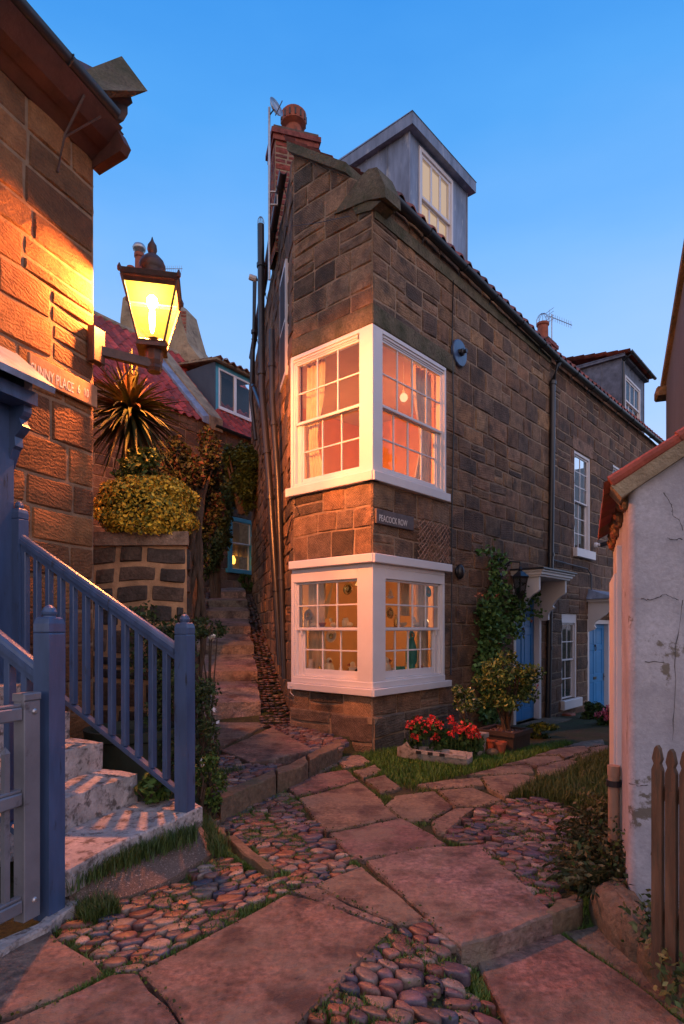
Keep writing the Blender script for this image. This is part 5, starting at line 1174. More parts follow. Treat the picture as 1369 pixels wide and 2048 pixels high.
# porch: blue boards, scalloped bracket, lead covered canopy
PO = empty('door_porch', LW.pt(-1.3, 0, .1), 'slate blue timber porch with scalloped bracket and lead roof on the left house', 'porch')
m = MB(); sB = LW.S(24, .02); m.fbox(LW, sB-1.6, sB-.02, E-1.3, E+2.0, .028, .06)
for k in range(8): m.cbox(LW, sB-.02-.14*(k+1)+.004, sB-.02-.14*k-.004, E-1.3, E+2.0, .061, .075, .006)
m.build('panel', m_blue, PO)
bx = Fr(*LW.pt(sB, 0, 0)[:2], LW.n[0], LW.n[1])   # plane across the wall
def q2(x, y): a, z = bx.px(x, y); return bx.pt(a, z, 0)
prf = [(66, 740), (64, 828), (60, 836), (55, 842), (58, 852), (62, 858), (52, 872), (46, 878), (47, 896), (42, 902), (36, 920), (29, 940), (26, 965), (24, 1000), (21, 1018), (17, 1030)]
pts = [q2(x, y) for x, y in prf]; e = bx.px(17, 1030)[1]; pts += [bx.pt(.02, e, 0), bx.pt(.02, q2(66, 740)[2], 0)]
m = MB(); m.extr(pts, (-LW.u[0]*.07, -LW.u[1]*.07, 0)); m.build('bracket', m_blue, PO)
cz = bx.px(97, 780)
ce = bx.px(97, 782); a_ = ce[0]
m = MB(); m.hexa([LW.pt(sB-1.7, ce[1], a_), LW.pt(sB+.06, ce[1], a_), LW.pt(sB+.06, ce[1]+.30, 0), LW.pt(sB-1.7, ce[1]+.30, 0), LW.pt(sB-1.7, ce[1]+.045, a_+.01), LW.pt(sB+.06, ce[1]+.045, a_+.01), LW.pt(sB+.06, ce[1]+.36, 0), LW.pt(sB-1.7, ce[1]+.36, 0)]); m.build('canopy', m_lead, PO)
m = MB(); m.fbox(LW, sB-1.7, sB+.0, ce[1]-.10, ce[1]-.005, .1, a_-.10); m.build('fascia', m_blue, PO)
# street name
zc = LW.px(120, 760)[1]; m = MB(); F2 = LW; sl_ = 0
m.cbox(LW, sa0, sa1-.01, zc-.115, zc+.075, .03, .055, .006); sg = thing_mesh(m, 'street_sign', m_signS, 'carved stone sign reading SUNNY PLACE under the street lamp', 'sign')
s63 = LW.px(63, 734, .055); text_on(LW, 'SUNNY PLACE', 63, 148, 735, .085, .0555, sg, m_letter, slope=0); text_on(LW, '6  10', 156, 178, 777, .07, .0555, sg, m_letter)

# ------------------------------------------------------------------ street lamp
def street_lamp():
    st_ = Vector((-2.16, 5.26, 0)); e = Vector((-1.70, 5.53, 0)); zA = E+2.415
    t = empty('street_lamp', (st_.x, st_.y, zA), 'lit black iron lantern on a bracket arm from the left house corner', 'street lamp')
    m = MB(); m.cbox(LW, -.10, .04, zA-.10, zA+.20, .028, .10, .008); m.build('wall_plate', m_iron, t)
    d = (e-st_).normalized(); n = Vector((-d.y, d.x, 0)); m = MB(); w_ = .028
    a, b = st_+Vector((0, 0, zA+.02)), e+Vector((0, 0, zA-.0))
    def bar(a, b, w_, h): m.hexa([a-n*w_-Vector((0, 0, h)), b-n*w_-Vector((0, 0, h)), b+n*w_-Vector((0, 0, h)), a+n*w_-Vector((0, 0, h)), a-n*w_+Vector((0, 0, h)), b-n*w_+Vector((0, 0, h)), b+n*w_+Vector((0, 0, h)), a+n*w_+Vector((0, 0, h))])
    bar(a, b+d*.04, .03, .038); L = (e-st_).length
    pts = [st_+d*L*(.06+.5*f)+Vector((0, 0, zA-.05-.17*math.sin(math.pi*min(1, f*1.0))*1)) for f in np.linspace(0, 1, 12)]; m.tube(pts, .007, 5)
    pts = [st_+d*(L*.62+.045*(1-.08*k)*math.cos(k*.7))+Vector((0, 0, zA-.11+.045*(1-.08*k)*math.sin(k*.7))) for k in range(11)]; m.tube(pts, .006, 5)
    pts = [st_+d*(L*.16+.05*(1-.08*k)*math.cos(k*.7))+Vector((0, 0, zA-.12+.05*(1-.08*k)*math.sin(k*.7))) for k in range(11)]; m.tube(pts, .006, 5); m.build('arm', m_iron, t)
    c = Vector((e.x-.045, e.y, 0)); m = MB(); m.lathe((c.x+.02, c.y, zA-.06), [(.06, 0), (.075, .03), (.06, .06), (.075, .10), (.08, .2), (.11, .24), (.13, .27)], 8, rot=.3); m.build('collar', m_iron, t)
    rot = math.radians(12); zb, zt = E+2.60, E+3.10; rb, rt = .115, .235
    def cn(r, z, k): a = rot+math.pi/4+math.pi/2*k; return Vector((c.x+r*math.sqrt(2)*math.cos(a), c.y+r*math.sqrt(2)*math.sin(a), z))
    m = MB()
    for k in range(4): m.tube([cn(rb, zb, k), cn(rt, zt, k)], .012, 4)
    for z, r in ((zb, rb), (zt, rt)):
        for k in range(4): m.tube([cn(r, z, k), cn(r, z, k+1)], .014, 4)
    m.hexa([cn(.13, zb-.05, k) for k in range(4)]+[cn(.12, zb-.005, k) for k in range(4)])
    for k in range(4): q = cn(rt+.015, zt+.04, k); m.lathe(q-Vector((0, 0, .02)), [(.018, 0), (.02, .03), (.004, .065)], 5)
    fr = m.build('frame', m_iron, t)
    m = MB()
    for k in range(4): m.quad(cn(rb-.003, zb, k), cn(rb-.003, zb, k+1), cn(rt-.003, zt, k+1), cn(rt-.003, zt, k))
    m.build('glass', m_lampglass, t)
    m = MB(); m.hexa([cn(rt+.012, zt+.012, k) for k in range(4)]+[cn(rt+.02, zt+.055, k) for k in range(4)])
    for k in range(4): m.hexa([cn(rt-.012, zt-.045, k), cn(rt-.012, zt-.045, k+1), cn(rt-.022, zt-.045, k+1), cn(rt-.022, zt-.045, k), cn(rt+.010, zt+.011, k), cn(rt+.010, zt+.011, k+1), cn(rt-.0, zt+.011, k+1), cn(rt-.0, zt+.011, k)]); m.hexa([cn(rt-.0, zt+.056, k) for k in range(4)]+[cn(.11, zt+.12, k) for k in range(4)]); m.build('hood', m_iron, t)
    m = MB(); m.lathe((c.x, c.y, zt+.11), [(.12, 0), (.125, .03), (.095, .05), (.115, .08), (.12, .12), (.10, .17), (.06, .21), (.03, .225), (.035, .24), (.045, .27), (.04, .31), (.015, .35), (.003, .39)], 14); m.build('finial', m_iron, t, smooth=True)
    m = MB(); m.ball((c.x, c.y, zt-.10), .048, .048, .06, 14, 10); m.build('bulb', m_bulb, t, smooth=True); m = MB(); m.ball((c.x, c.y, zt-.25), .028, .028, .14, 12, 10); m.build('mantle', emis('lamp_globe', (1, .72, .35), 40), t, smooth=True)
street_lamp()

# ------------------------------------------------------------------ steps, railings, gate
n2 = (-1.035, 3.96); RF = Fr(n2[0], n2[1], .938, -.347); D_ = 1.11
SG = empty('stone_steps', RF.pt(-.4, E-1.2, .5), 'worn white painted stone steps climbing left between blue railings', 'steps')
rs = random.Random(8)
def tread(s0, s1, z0, z1, d0, d1):
    m = MB(); n, k = 10, 16; V = []; nn = vnoise(rs.randint(0, 99))
    for j in range(k+1):
        for i in range(n+1):
            s = s0+(s1-s0)*i/n; d = d0+(d1-d0)*j/k; edge = -.012*smooth((i/n-.85)/.15) ; V.append(RF.pt(s+(.012*nn(d*5, z1*9) if i == n else 0), z1+.006*nn(s*6, d*6)+edge, d))
    m.add(V, [(j*(n+1)+i+1, j*(n+1)+i, (j+1)*(n+1)+i, (j+1)*(n+1)+i+1) for j in range(k) for i in range(n)])
    V = []
    for j in range(k+1):
        d = d0+(d1-d0)*j/k
        for f in range(5): z = z0+(z1-.012-z0)*f/4; V.append(RF.pt(s1+(.012*nn(d*5, z1*9) if f == 4 else .008*nn(d*6, z*9)), z+(.006*nn(s1*6, d*6) if f == 4 else 0), d))
    m.add(V, [(j*5+f, j*5+f+1, (j+1)*5+f+1, (j+1)*5+f) for j in range(k) for f in range(4)])
    for dd in (d0, d1): m.quad(RF.pt(s0, z0, dd), RF.pt(s1, z0, dd), RF.pt(s1, z1-.012, dd), RF.pt(s0, z1, dd))
    return m.build('step', m_steppaint, SG)
for k in range(4): tread(-1.75, -.43-.30*k, E-1.20+.2*k-.05, E-1.195+.2*(k+1), -.06, D_+.02)
PAVED_KEEP = len(PAVED)
ld = slab('landing', [(140, 1737), (240, 1684), (345, 1641), (404, 1613), (372, 1596), (240, 1606), (150, 1650), (100, 1700), (110, 1745)], 1.195, th=.13, col=(1, 1, 1), wob=.012, up=0)
ld[0].build('landing', m_steppaint, SG)
def newel(pos, zb, zt, w, parent, rotf=RF):
    x, y = pos; h = w/2; u, n = rotf.u, rotf.n
    def sq(r, z): return [(x+u[0]*a*r+n[0]*b*r, y+u[1]*a*r+n[1]*b*r, z) for a, b in ((-1, 1), (1, 1), (1, -1), (-1, -1))]
    m = MB(); e = .006; zc = zt-.135*w/.13
    def ring(prof):
        vs = [v for r, z in prof for v in sq(r, z)]; k = len(prof); m.add(vs, [(3, 2, 1, 0)]+[(i*4+j, i*4+(j+1) % 4, (i+1)*4+(j+1) % 4, (i+1)*4+j) for i in range(k-1) for j in range(4)]+[tuple(range(4*k-4, 4*k))])
    ring([(h, zb), (h, zc-.006), (h-.004, zc)]); ring([(h-.004, zc+.001), (h, zc+.006), (h, zc+.045), (h*.86, zc+.07), (h*.7, zc+.078)])
    m.lathe((x, y, zc+.07), [(h*.66, 0), (h*.60, .012), (h*.72, .022), (h*.74, .032), (h*.64, .04), (h*.55, .052), (h*.3, .062), (.003, .066)], 16)
    o = m.build('newel_post', m_blue, parent); return o
def railing(dpl, sA, sB_, zh, zb, sl, posts, label, nb, start):
    t = empty('stair_railing', RF.pt(sA, zb, dpl), label, 'railing', 'blue railings either side of the steps')
    for (s, zlo, zhi, w) in posts: newel(RF.pt(s, 0, dpl)[:2], zlo, zhi, w, t)
    def slope(name, za, th, w, prof=False):
        m = MB(); a, b = sA, sB_; P = RF.pt
        for (t0, t1, ww) in ((0, th*.55, w), (th*.55+.001, th, w*.62)):   # broad cap over a narrower moulding
            zt_ = za-t0; zb_2 = za-t1; k = -sl
            m.hexa([P(b, zb_2+k*(b-a), dpl+ww/2), P(a, zb_2, dpl+ww/2), P(a, zb_2, dpl-ww/2), P(b, zb_2+k*(b-a), dpl-ww/2),
                    P(b, zt_+k*(b-a)-.012*(t0 == 0), dpl+ww/2), P(a, zt_-.012*(t0 == 0), dpl+ww/2), P(a, zt_-.012*(t0 == 0), dpl-ww/2), P(b, zt_+k*(b-a)-.012*(t0 == 0), dpl-ww/2)])
        if prof: m.tube([P(a, za-.012, dpl), P(b, za-.012-sl*(b-a), dpl)], w*.42, 12)
        return m.build(name, m_blue, t)
    slope('handrail', zh, .085, .075, True); slope('bottom_rail', zb, .055, .05)
    for i in range(nb):
        s = sA-start-.113*i
        if s < sB_+.02: break
        za = zb-.012-sl*(s-sA); zt_ = zh-.06-sl*(s-sA); m = MB(); m.cbox(RF, s-.019, s+.019, za, zt_, dpl-.022, dpl+.022, .004); m.build('baluster', m_blue, t)
    return t
railing(0, -.06, -1.42, E-.12, E-1.04, .587, [(0, E-1.20, E+.058, .094), (-1.45, E-.62, E+.90, .088)], 'blue railing on the far side of the steps, ending at the stone corner', 13, .085)
railing(D_, -.06, -1.42, E-.19, E-1.06, .587, [(0, E-1.40, E+.080, .098), (-1.45, E-.62, E+.90, .088)], 'blue railing on the near side of the steps, behind the grey gate', 13, .085)
# gate
n1 = RF.pt(0, 0, D_); GF = Fr(n1[0], n1[1], .347, .938); GT = empty('garden_gate', GF.pt(-.1, E-1.35, 0), 'silver grey painted picket gate with bolted stile at lower left', 'gate')
m = MB(); m.cbox(GF, -.175, -.085, E-1.345, E-.335, -.03, .035, .004); m.cbox(GF, -.18, -.08, E-.334, E-.298, -.034, .04, .006); m.build('stile', m_gate, GT)
m = MB(); m.cbox(GF, -1.02, -.93, E-1.345, E-.335, -.03, .035, .004); m.build('stile', m_gate, GT)
for z in (E-.42, E-.81, E-1.30): m = MB(); m.cbox(GF, -.93, -.176, z, z+.06, -.02, .028, .006); m.cbox(GF, -.93, -.176, z+.061, z+.075, -.012, .018, .003); m.build('rail', m_gate, GT)
for k in range(7):
    s = -.245-.095*k; m = MB(); zt_ = E-.56; P = GF.pt; m.fbox(GF, s-.014, s+.014, E-1.25, zt_, -.012, .012); m.add([P(s-.016, zt_, .014), P(s+.016, zt_, .014), P(s+.016, zt_, -.014), P(s-.016, zt_, -.014), P(s, zt_+.03, 0)], [(0, 1, 4), (1, 2, 4), (2, 3, 4), (3, 0, 4), (3, 2, 1, 0)]); m.build('picket', m_gate, GT)
for z in (E-.385, E-1.26): m = MB(); m.lathe(GF.pt(-.12, z, .035), [(.014, 0), (.014, .004), (.008, .009), (.002, .010)], 12, (GF.n[0], GF.n[1], 0)); m.build('bolt', m_chrome, GT)

# ------------------------------------------------------------------ garden wall, planting on the left
GWF = Fr(-2.75, 5.85, 1, -.04); ge = GWF.S(374)
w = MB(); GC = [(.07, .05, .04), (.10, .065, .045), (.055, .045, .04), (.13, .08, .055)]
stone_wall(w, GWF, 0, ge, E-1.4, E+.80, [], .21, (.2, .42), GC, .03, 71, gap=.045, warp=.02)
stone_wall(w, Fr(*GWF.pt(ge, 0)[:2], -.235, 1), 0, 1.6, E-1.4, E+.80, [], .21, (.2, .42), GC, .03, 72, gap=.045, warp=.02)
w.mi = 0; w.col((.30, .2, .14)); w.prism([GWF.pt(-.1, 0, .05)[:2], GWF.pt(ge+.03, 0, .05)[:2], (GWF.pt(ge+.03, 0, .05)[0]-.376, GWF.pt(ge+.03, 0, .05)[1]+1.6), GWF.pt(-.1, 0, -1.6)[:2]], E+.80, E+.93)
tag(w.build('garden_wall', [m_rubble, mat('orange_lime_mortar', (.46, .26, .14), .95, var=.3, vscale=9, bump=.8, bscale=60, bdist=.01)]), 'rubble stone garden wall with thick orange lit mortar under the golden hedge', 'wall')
m = MB()
R = random.Random(4)
for k in range(5):
    bx_ = -1.52+R.uniform(-.05, .07); m.tube([(bx_+.07*math.sin(z*2.1+k*1.3)+R.uniform(-.01, .01), 6.05+.06*math.cos(z*1.7+k), E-1.3+z) for z in np.arange(0, 2.7, .18)], .03, 7)
IV = empty('climbing_shrub', (-1.4, 6.05, E-1.3), 'twisted woody climber rising beside the garden wall end', 'shrub'); m.build('trunk', m_bark, IV, smooth=True)
# golden hedge
g = np.random.default_rng(4)
def dome(c, r, n, seed, zlo=-.75, bump=.08, inner=.86):
    g = np.random.default_rng(seed); v = g.normal(size=(n*2, 3)); v /= np.linalg.norm(v, axis=1)[:, None]; v = v[v[:, 2] > zlo][:n]
    e = 1+bump*(np.sin(v[:, 0]*7+1)*np.sin(v[:, 1]*6)+np.sin(v[:, 2]*8+v[:, 0]*5))*.6
    rad = (g.uniform(inner, 1.0, len(v))*e)[:, None]; sg = np.sign(v)*np.abs(v)**.8; return np.array(c)+sg*rad*np.array(r), v
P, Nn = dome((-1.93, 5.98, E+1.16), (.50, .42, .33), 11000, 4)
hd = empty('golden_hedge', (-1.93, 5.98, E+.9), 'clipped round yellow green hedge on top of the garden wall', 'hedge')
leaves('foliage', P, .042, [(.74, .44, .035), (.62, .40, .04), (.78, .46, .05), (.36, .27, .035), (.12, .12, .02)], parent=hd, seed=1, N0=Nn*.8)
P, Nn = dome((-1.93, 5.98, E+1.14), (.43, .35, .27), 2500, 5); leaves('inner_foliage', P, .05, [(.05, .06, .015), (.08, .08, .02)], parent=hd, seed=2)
m = MB(); m.tube([(-1.93, 5.98, E+.8), (-1.93, 5.98, E+1.15)], .04, 7); m.build('stem', m_bark, hd)
P = blob_points((-2.0, 6.2, E+1.55), (.42, .35, .28), 2600, 9, clumps=18); leaves_o = leaves('evergreen_bush', P, .06, [(.05, .09, .02), (.08, .12, .03), (.12, .14, .04)], seed=3); tag(leaves_o, 'small dark green bush between the golden hedge and the spiky palm', 'bush')
# spiky palm
def yucca(c, L, n, label, seed):
    t = empty('cabbage_palm', (c[0], c[1], c[2]-.9), label, 'palm'); R = random.Random(seed)
    m = MB(); m.tube([(c[0], c[1], c[2]-1.0), (c[0]+.02, c[1], c[2]-.4), c], .06, 8); m.build('trunk', m_bark, t, smooth=True); m = MB()
    for k in range(n):
        a = R.uniform(0, 2*math.pi); el = math.radians(R.choice([R.uniform(-75, 30), R.uniform(-20, 85)])); ll = L*R.uniform(.7, 1.1); w_ = R.uniform(.016, .026); dr = R.uniform(.1, .55)*ll
        d = Vector((math.cos(a)*math.cos(el), math.sin(a)*math.cos(el), math.sin(el))); s = Vector((-math.sin(a), math.cos(a), 0)); pv = []
        q = R.choice([(.07, .09, .03), (.09, .10, .04), (.05, .07, .025), (.11, .09, .035), (.14, .07, .03)]); v = R.uniform(.4, .9); m.col((q[0]*v, q[1]*v, q[2]*v))
        for i in range(6):
            f = i/5; p_ = Vector(c)+d*ll*f-Vector((0, 0, dr*f*f*(1 if el > -.9 else .3))); ww = w_*(1-f**2.2)*(.55+.45*min(1, f*4))+.001; pv += [p_-s*ww, p_+Vector((0, 0, -ww*.5)), p_+s*ww]
        m.add(pv, [(i*3+j, i*3+j+1, (i+1)*3+j+1, (i+1)*3+j) for i in range(5) for j in (0, 1)])
    m.build('crown', m_leaf, t)
yucca((at(262, 822, 6.25)), .66, 330, 'spiky cabbage palm with long strap leaves behind the hedge', 3)
# shrubs in front of the garden wall
def shrub(name, c, r, n, size, cols, label, cat, seed, stems=6, base=None, clumps=14, parent=None, group=None, asp=.55, stemr=.008, flw=None, fl_n=0, fs=.03):
    t = empty(name, (c[0], c[1], base if base is not None else c[2]-r[2]), label, cat, group)
    P = blob_points(c, r, n, seed, clumps=clumps); leaves('foliage', P, size, cols, parent=t, seed=seed, asp=asp)
    R = random.Random(seed); m = MB(); zb = base if base is not None else c[2]-r[2]
    for k in range(stems):
        a = R.uniform(0, 6.28); e = Vector((c[0]+r[0]*.7*math.cos(a)*R.random(), c[1]+r[1]*.7*math.sin(a)*R.random(), c[2]+r[2]*R.uniform(-.2, .7))); s_ = Vector((c[0]+R.uniform(-.04, .04), c[1]+R.uniform(-.04, .04), zb)); md = (s_+e)/2+Vector((R.uniform(-.06, .06), R.uniform(-.06, .06), 0))
        m.tube([s_, md, e], stemr, 5, rs=[stemr*1.5, stemr, stemr*.5])
    m.build('stem', m_bark, t)
    if flw:
        P = blob_points(c, (r[0]*1.05, r[1]*1.05, r[2]*1.05), fl_n, seed+50, shell=.85, clumps=max(4, fl_n//22), clr=.10); leaves('flower', P, fs, flw, m_petal, t, seed+3, asp=.9)
    return t
DKG = [(.035, .06, .02), (.05, .08, .02), (.025, .045, .015), (.07, .08, .025)]
GR = [(.05, .10, .02), (.08, .13, .025), (.035, .07, .015)]
shrub('garden_shrub', (-1.62, 5.35, E-.25), (.34, .3, .55), 2600, .045, DKG, 'dark loose shrub behind the far railing against the garden wall', 'shrub', 21, 10, E-1.25)
shrub('garden_shrub', (-1.35, 5.0, E-.75), (.32, .3, .42), 2000, .04, DKG, 'low dark shrub behind the foot of the far railing', 'shrub', 22, 8, E-1.3)
shrub('flowering_shrub', (-1.24, 5.6, E+.0), (.16, .2, .12), 500, .04, DKG, 'loose shrub with small white flowers beside the alley steps', 'shrub', 23, 6, E-1.2, flw=[(.7, .62, .5)], fl_n=90, fs=.03)
shrub('flowering_shrub', (-1.07, 4.85, E-.95), (.10, .2, .33), 450, .035, DKG, 'wispy plant with white daisies right of the far newel post', 'plant', 24, 9, E-1.35, flw=[(.75, .7, .7)], fl_n=14, fs=.035)
shrub('flowering_shrub', (-.98, 4.35, E-1.1), (.14, .16, .22), 900, .035, GR, 'low green plant at the foot of the far newel post', 'plant', 25, 6, E-1.35)
shrub('weed_clump', (-1.30, 4.12, E-1.08), (.13, .12, .10), 420, .06, GR, 'green weed growing beside the lowest step riser', 'weed', 26, 4, E-1.2)
m = MB(); c = (-1.72, 4.95, E-1.28); m.lathe(c, [(.30, 0), (.33, .38), (.37, .40), (.38, .47), (.34, .47), (.33, .40), (.01, .39)], 28); thing_mesh(m, 'plant_tub', mat('dark_green_plastic', (.03, .045, .03), .5, var=.3, vscale=10), 'large round dark green plant tub behind the far railing', 'plant pot', smooth=True, auto=40)

# greenery further up the alley
def crown(name, c, r, n, size, cols, label, cat, seed, clumps=30, group=None, trunk=None):
    t = empty(name, (c[0], c[1], c[2]-r[2]-(trunk or 0)), label, cat, group); P = blob_points(c, r, n, seed, clumps=clumps, clr=.3); leaves('foliage', P, size, cols, parent=t, seed=seed)
    m = MB(); R = random.Random(seed)
    for k in range(7):
        a = R.uniform(0, 6.28); zb = c[2]-r[2]-(trunk or 0); m.tube([(c[0]+R.uniform(-.05, .05), c[1], zb), (c[0]+r[0]*.3*math.cos(a), c[1]+r[1]*.3*math.sin(a), c[2]-r[2]*.3), (c[0]+r[0]*.7*math.cos(a), c[1]+r[1]*.7*math.sin(a), c[2]+r[2]*.5)], .03, 6, rs=[.06, .035, .012])
    m.build('trunk', m_bark, t); return t
RDD = [(.03, .010, .008), (.016, .020, .008), (.014, .024, .009), (.026, .012, .008), (.016, .026, .010), (.02, .03, .01)]
c = at(385, 960, 8.2); crown('red_leaved_shrub', c, (.48, .5, .72), 9000, .06, RDD, 'tall dark red leaved shrub leaning over the alley', 'shrub', 31, 34, trunk=1.2)
c = at(385, 1095, 8.6); crown('purple_flowered_shrub', c, (.26, .45, .5), 5000, .055, DKG+[(.12, .07, .10)], 'dark shrub with faint purple flowers below the red leaved one', 'shrub', 32, 24, trunk=.8)
c = at(482, 955, 13.2); crown('ivy_bush', c, (.50, .5, .80), 9000, .085, [(.03, .06, .014), (.045, .08, .02), (.02, .04, .01)], 'tall green ivy bush against the house at the head of the alley', 'ivy', 33, 34, trunk=0)
c = at(432, 1045, 10.8); crown('ivy_bush', c, (.36, .45, 1.05), 7500, .07, DKG+[(.07, .10, .03)], 'darker green bush between the red leaved shrub and the ivy', 'shrub', 34, 26, trunk=.3)
c = at(497, 1165, 14.6); crown('low_bush', c, (.26, .25, .25), 1600, .06, GR, 'small bright green bush under the turquoise window', 'bush', 35, 10)

# ------------------------------------------------------------------ house at the head of the alley
B = empty('hillside_house', BH.pt(0, E+.7), 'stone house with red pantile roof and turquoise framed window at the head of the alley', 'house')
zB = lambda s: E+4.93
bw = (BH.S(458), BH.S(506), zz(BH, 480, 1140), zz(BH, 480, 1037))
w = MB(); stone_wall(w, BH, -9, 2.2, E-.5, E+4.93, [bw], .27, (.3, .6), NC, .02, 81, brk=(-5, -3)); w.mi = 1; reveal(w, BH, bw, .12); w.fbox(BH, 2.19, 2.2, E-.5, E+4.9, -5, -.02); w.build('wall', [m_stone, m_mortar], B)
RC = [(.38, .045, .035), (.32, .04, .03), (.42, .06, .045), (.28, .045, .035)]
r = MB(); pantiles(r, BH, -9, 2.2, lambda s: zB(s)+.06, 1.10, -.01, 2.5, seed=12, cols=RC, pitch=.24, course=.30); r.col((.25, .05, .04)); r.quad(BH.pt(-9, E+4.9, 0), BH.pt(2.2, E+4.9, 0), BH.pt(2.2, E+7.62, -2.5), BH.pt(-9, E+7.62, -2.5)); r.quad(BH.pt(-9, E+7.62, -2.5), BH.pt(2.2, E+7.62, -2.5), BH.pt(2.2, E+4.9, -5), BH.pt(-9, E+4.9, -5)); r.build('roof', m_tile, B)
r = MB(); r.tube([BH.pt(-9, E+7.68, -2.5), BH.pt(2.2, E+7.68, -2.5)], .11, 8); r.build('ridge_tile', m_render, B)
gutter(BH, -1.55, 2.25, zB, .11, .06, parent=B, n=5)
m = MB(); P_ = BH.pt; sa = -1.72
m.hexa([P_(sa, E+4.8, .12), P_(sa+.42, E+4.8, .12), P_(sa+.42, E+7.72, -2.5), P_(sa, E+7.72, -2.5), P_(sa, E+5.12, .12), P_(sa+.42, E+5.12, .12), P_(sa+.42, E+7.97, -2.5), P_(sa, E+7.97, -2.5)]); m.build('roof_parapet', m_render, B)
m = MB(); m.hexa([P_(sa-.2, E+4.9, .10), P_(sa-.002, E+4.9, .10), P_(sa-.002, E+7.7, -2.5), P_(sa-.2, E+7.7, -2.5), P_(sa-.2, E+5.03, .10), P_(sa-.002, E+5.10, .10), P_(sa-.002, E+7.88, -2.5), P_(sa-.2, E+7.82, -2.5)]); m.build('lead_flashing', m_lead, B)
B6 = BH.shift(0, -.6); b0, b1 = B6.S(432), B6.S(520); bz = zz(B6, 432, 724)
m = MB(); m.fbox(B6, b0, b0+.10, E+5.4, bz, -.06, 0); m.fbox(B6, b0, b1, E+5.3, zz(B6, 440, 822), -.06, 0); m.fbox(B6, b0, b1, bz-.10, bz, -.06, 0)
dmb = m.build('dormer', m_turq, B)
m = MB(); m.fbox(B6, b0-.03, b0-.001, E+5.3, bz, -2.0, .0); m.build('dormer_cheek', m_grey, dmb)
m = MB(); m.hexa([P_(b0-.12, bz+.0, -.45), P_(b1, bz, -.45), P_(b1, bz+.30, -2.6), P_(b0-.12, bz+.30, -2.6), P_(b0-.12, bz+.05, -.45), P_(b1, bz+.05, -.45), P_(b1, bz+.35, -2.6), P_(b0-.12, bz+.35, -2.6)]); m.build('dormer_roof', m_render, dmb)
r = MB(); pantiles(r, BH, b0-.05, b1, lambda s: bz-.02, .14, .42, 2.6, seed=13, cols=[(.2, .10, .07), (.26, .12, .08)]); r.build('dormer_tile', m_tile, dmb)
c = MB(); wz = zz(B6, 440, 815); k_ = [b0+.10, b0+.10+.62, b0+.1+1.24, b0+.1+1.86]
wn_ = None; fr_ = MB(); fr_.cbox(B6, k_[0], k_[3], wz-.05, wz, -.05, .03, .004); wn_ = fr_.build('dormer_window', m_white, B)
for i in range(3): sash(B6, k_[i], k_[i+1], wz, bz-.10, 1, 1, .0, .04, wn_, 'sash', .05, .02)
m = MB(); m.fbox(B6, k_[0], k_[3], wz, bz-.1, -.4, -.38); m.build('blind', m_dark, wn_); 
t = curtain(B6, k_[0]+.02, k_[0]+.2, wz, bz-.12, -.12, 'pale curtain at the left of the distant dormer window', 'l', 9)
a, b, z0, z1 = bw; c = MB(); f = .10; c.cbox(BH, a-.05, a+f, z0, z1, -.08, .04); c.cbox(BH, b-f, b+.02, z0, z1, -.08, .04); c.cbox(BH, a+f, b-f, z1-f, z1, -.08, .04); c.cbox(BH, a-.12, b+.05, z0-.10, z0, -.08, .08); tw = c.build('window', m_turq, B); mid = (z0+z1)/2
sash(BH, a+f, b-f, mid, z1-f, 1, 1, .01, .04, tw, 'upper_sash', .03, .02); sash(BH, a+f, b-f, z0, mid+.02, 1, 1, -.03, .04, tw, 'lower_sash', .03, .02)
m = MB(); m.fbox(BH, a, b, z0, z1, -.5, -.48); m.build('blind', m_net, tw)
curtain(BH, a+.1, b-.1, mid-.30, mid+.02, -.10, 'short lace curtain in the turquoise window', 'l', 7)
q = BH.px(461, 1118, -.2); m = MB(); m.lathe(BH.pt(q[0], q[1]-.12, -.2), [(.12, 0), (.14, .1), (.07, .26)], 12); thing_mesh(m, 'table_lamp', m_bulb5, 'lit orange lamp inside the turquoise window', 'lamp')
# rendered chimney stack
ZC = 16.9; cs = MB(); out = [(243, 735), (241, 640), (246, 596), (262, 584), (300, 578), (335, 590), (356, 612), (366, 650), (376, 684), (396, 712), (420, 735)]
pts = [Vector(at(x, y, ZC)) for x, y in out]; cs.extr(pts[::-1], (.35, .75, 0)); ck = cs.build('chimney', m_render, B)
b2 = at(352, 668, ZC+.1); w = MB(); w.col((.28, .1, .06)); stone_wall(w, Fr(b2[0]-.1, b2[1]-.1, 1, .1), 0, .42, b2[2]-.2, b2[2]+.62, [], .09, (.18, .26), [(.26, .08, .05), (.3, .1, .07)], .008, 91, warp=.002, split=0); w.build('chimney_brickwork', [m_brick, m_mortar], ck)
for x, y0, y1, r_, mt, cap in ((279, 590, 508, .13, m_terra, True), (262, 590, 534, .10, m_terra, False), (350, 625, 600, .12, m_terra, False)):
    a_ = at(x, y0, ZC+.3); b_ = at(x, y1, ZC+.3); h_ = b_[2]-a_[2]; m = MB(); m.lathe(a_, [(r_*1.1, 0), (r_, .08), (r_*.9, h_*.9), (r_*1.1, h_*.92), (r_*1.1, h_), (r_*.8, h_)], 12); pt2 = m.build('chimney_pot', mt, ck, smooth=True, auto=30)
    if cap: m = MB(); m.lathe((b_[0], b_[1], b_[2]), [(.12, 0), (.12, .08), (.17, .10), (.19, .17), (.15, .25), (.06, .30), (.01, .31)], 14); thing_mesh(m, 'chimney_cowl', m_chrome, 'round metal cowl on the tallest far chimney pot', 'cowl', smooth=True)
aerial(at(326, 585, ZC+.2), .75, (.9, .2, .12), 10, .55, 'tv aerial behind the street lamp finial')

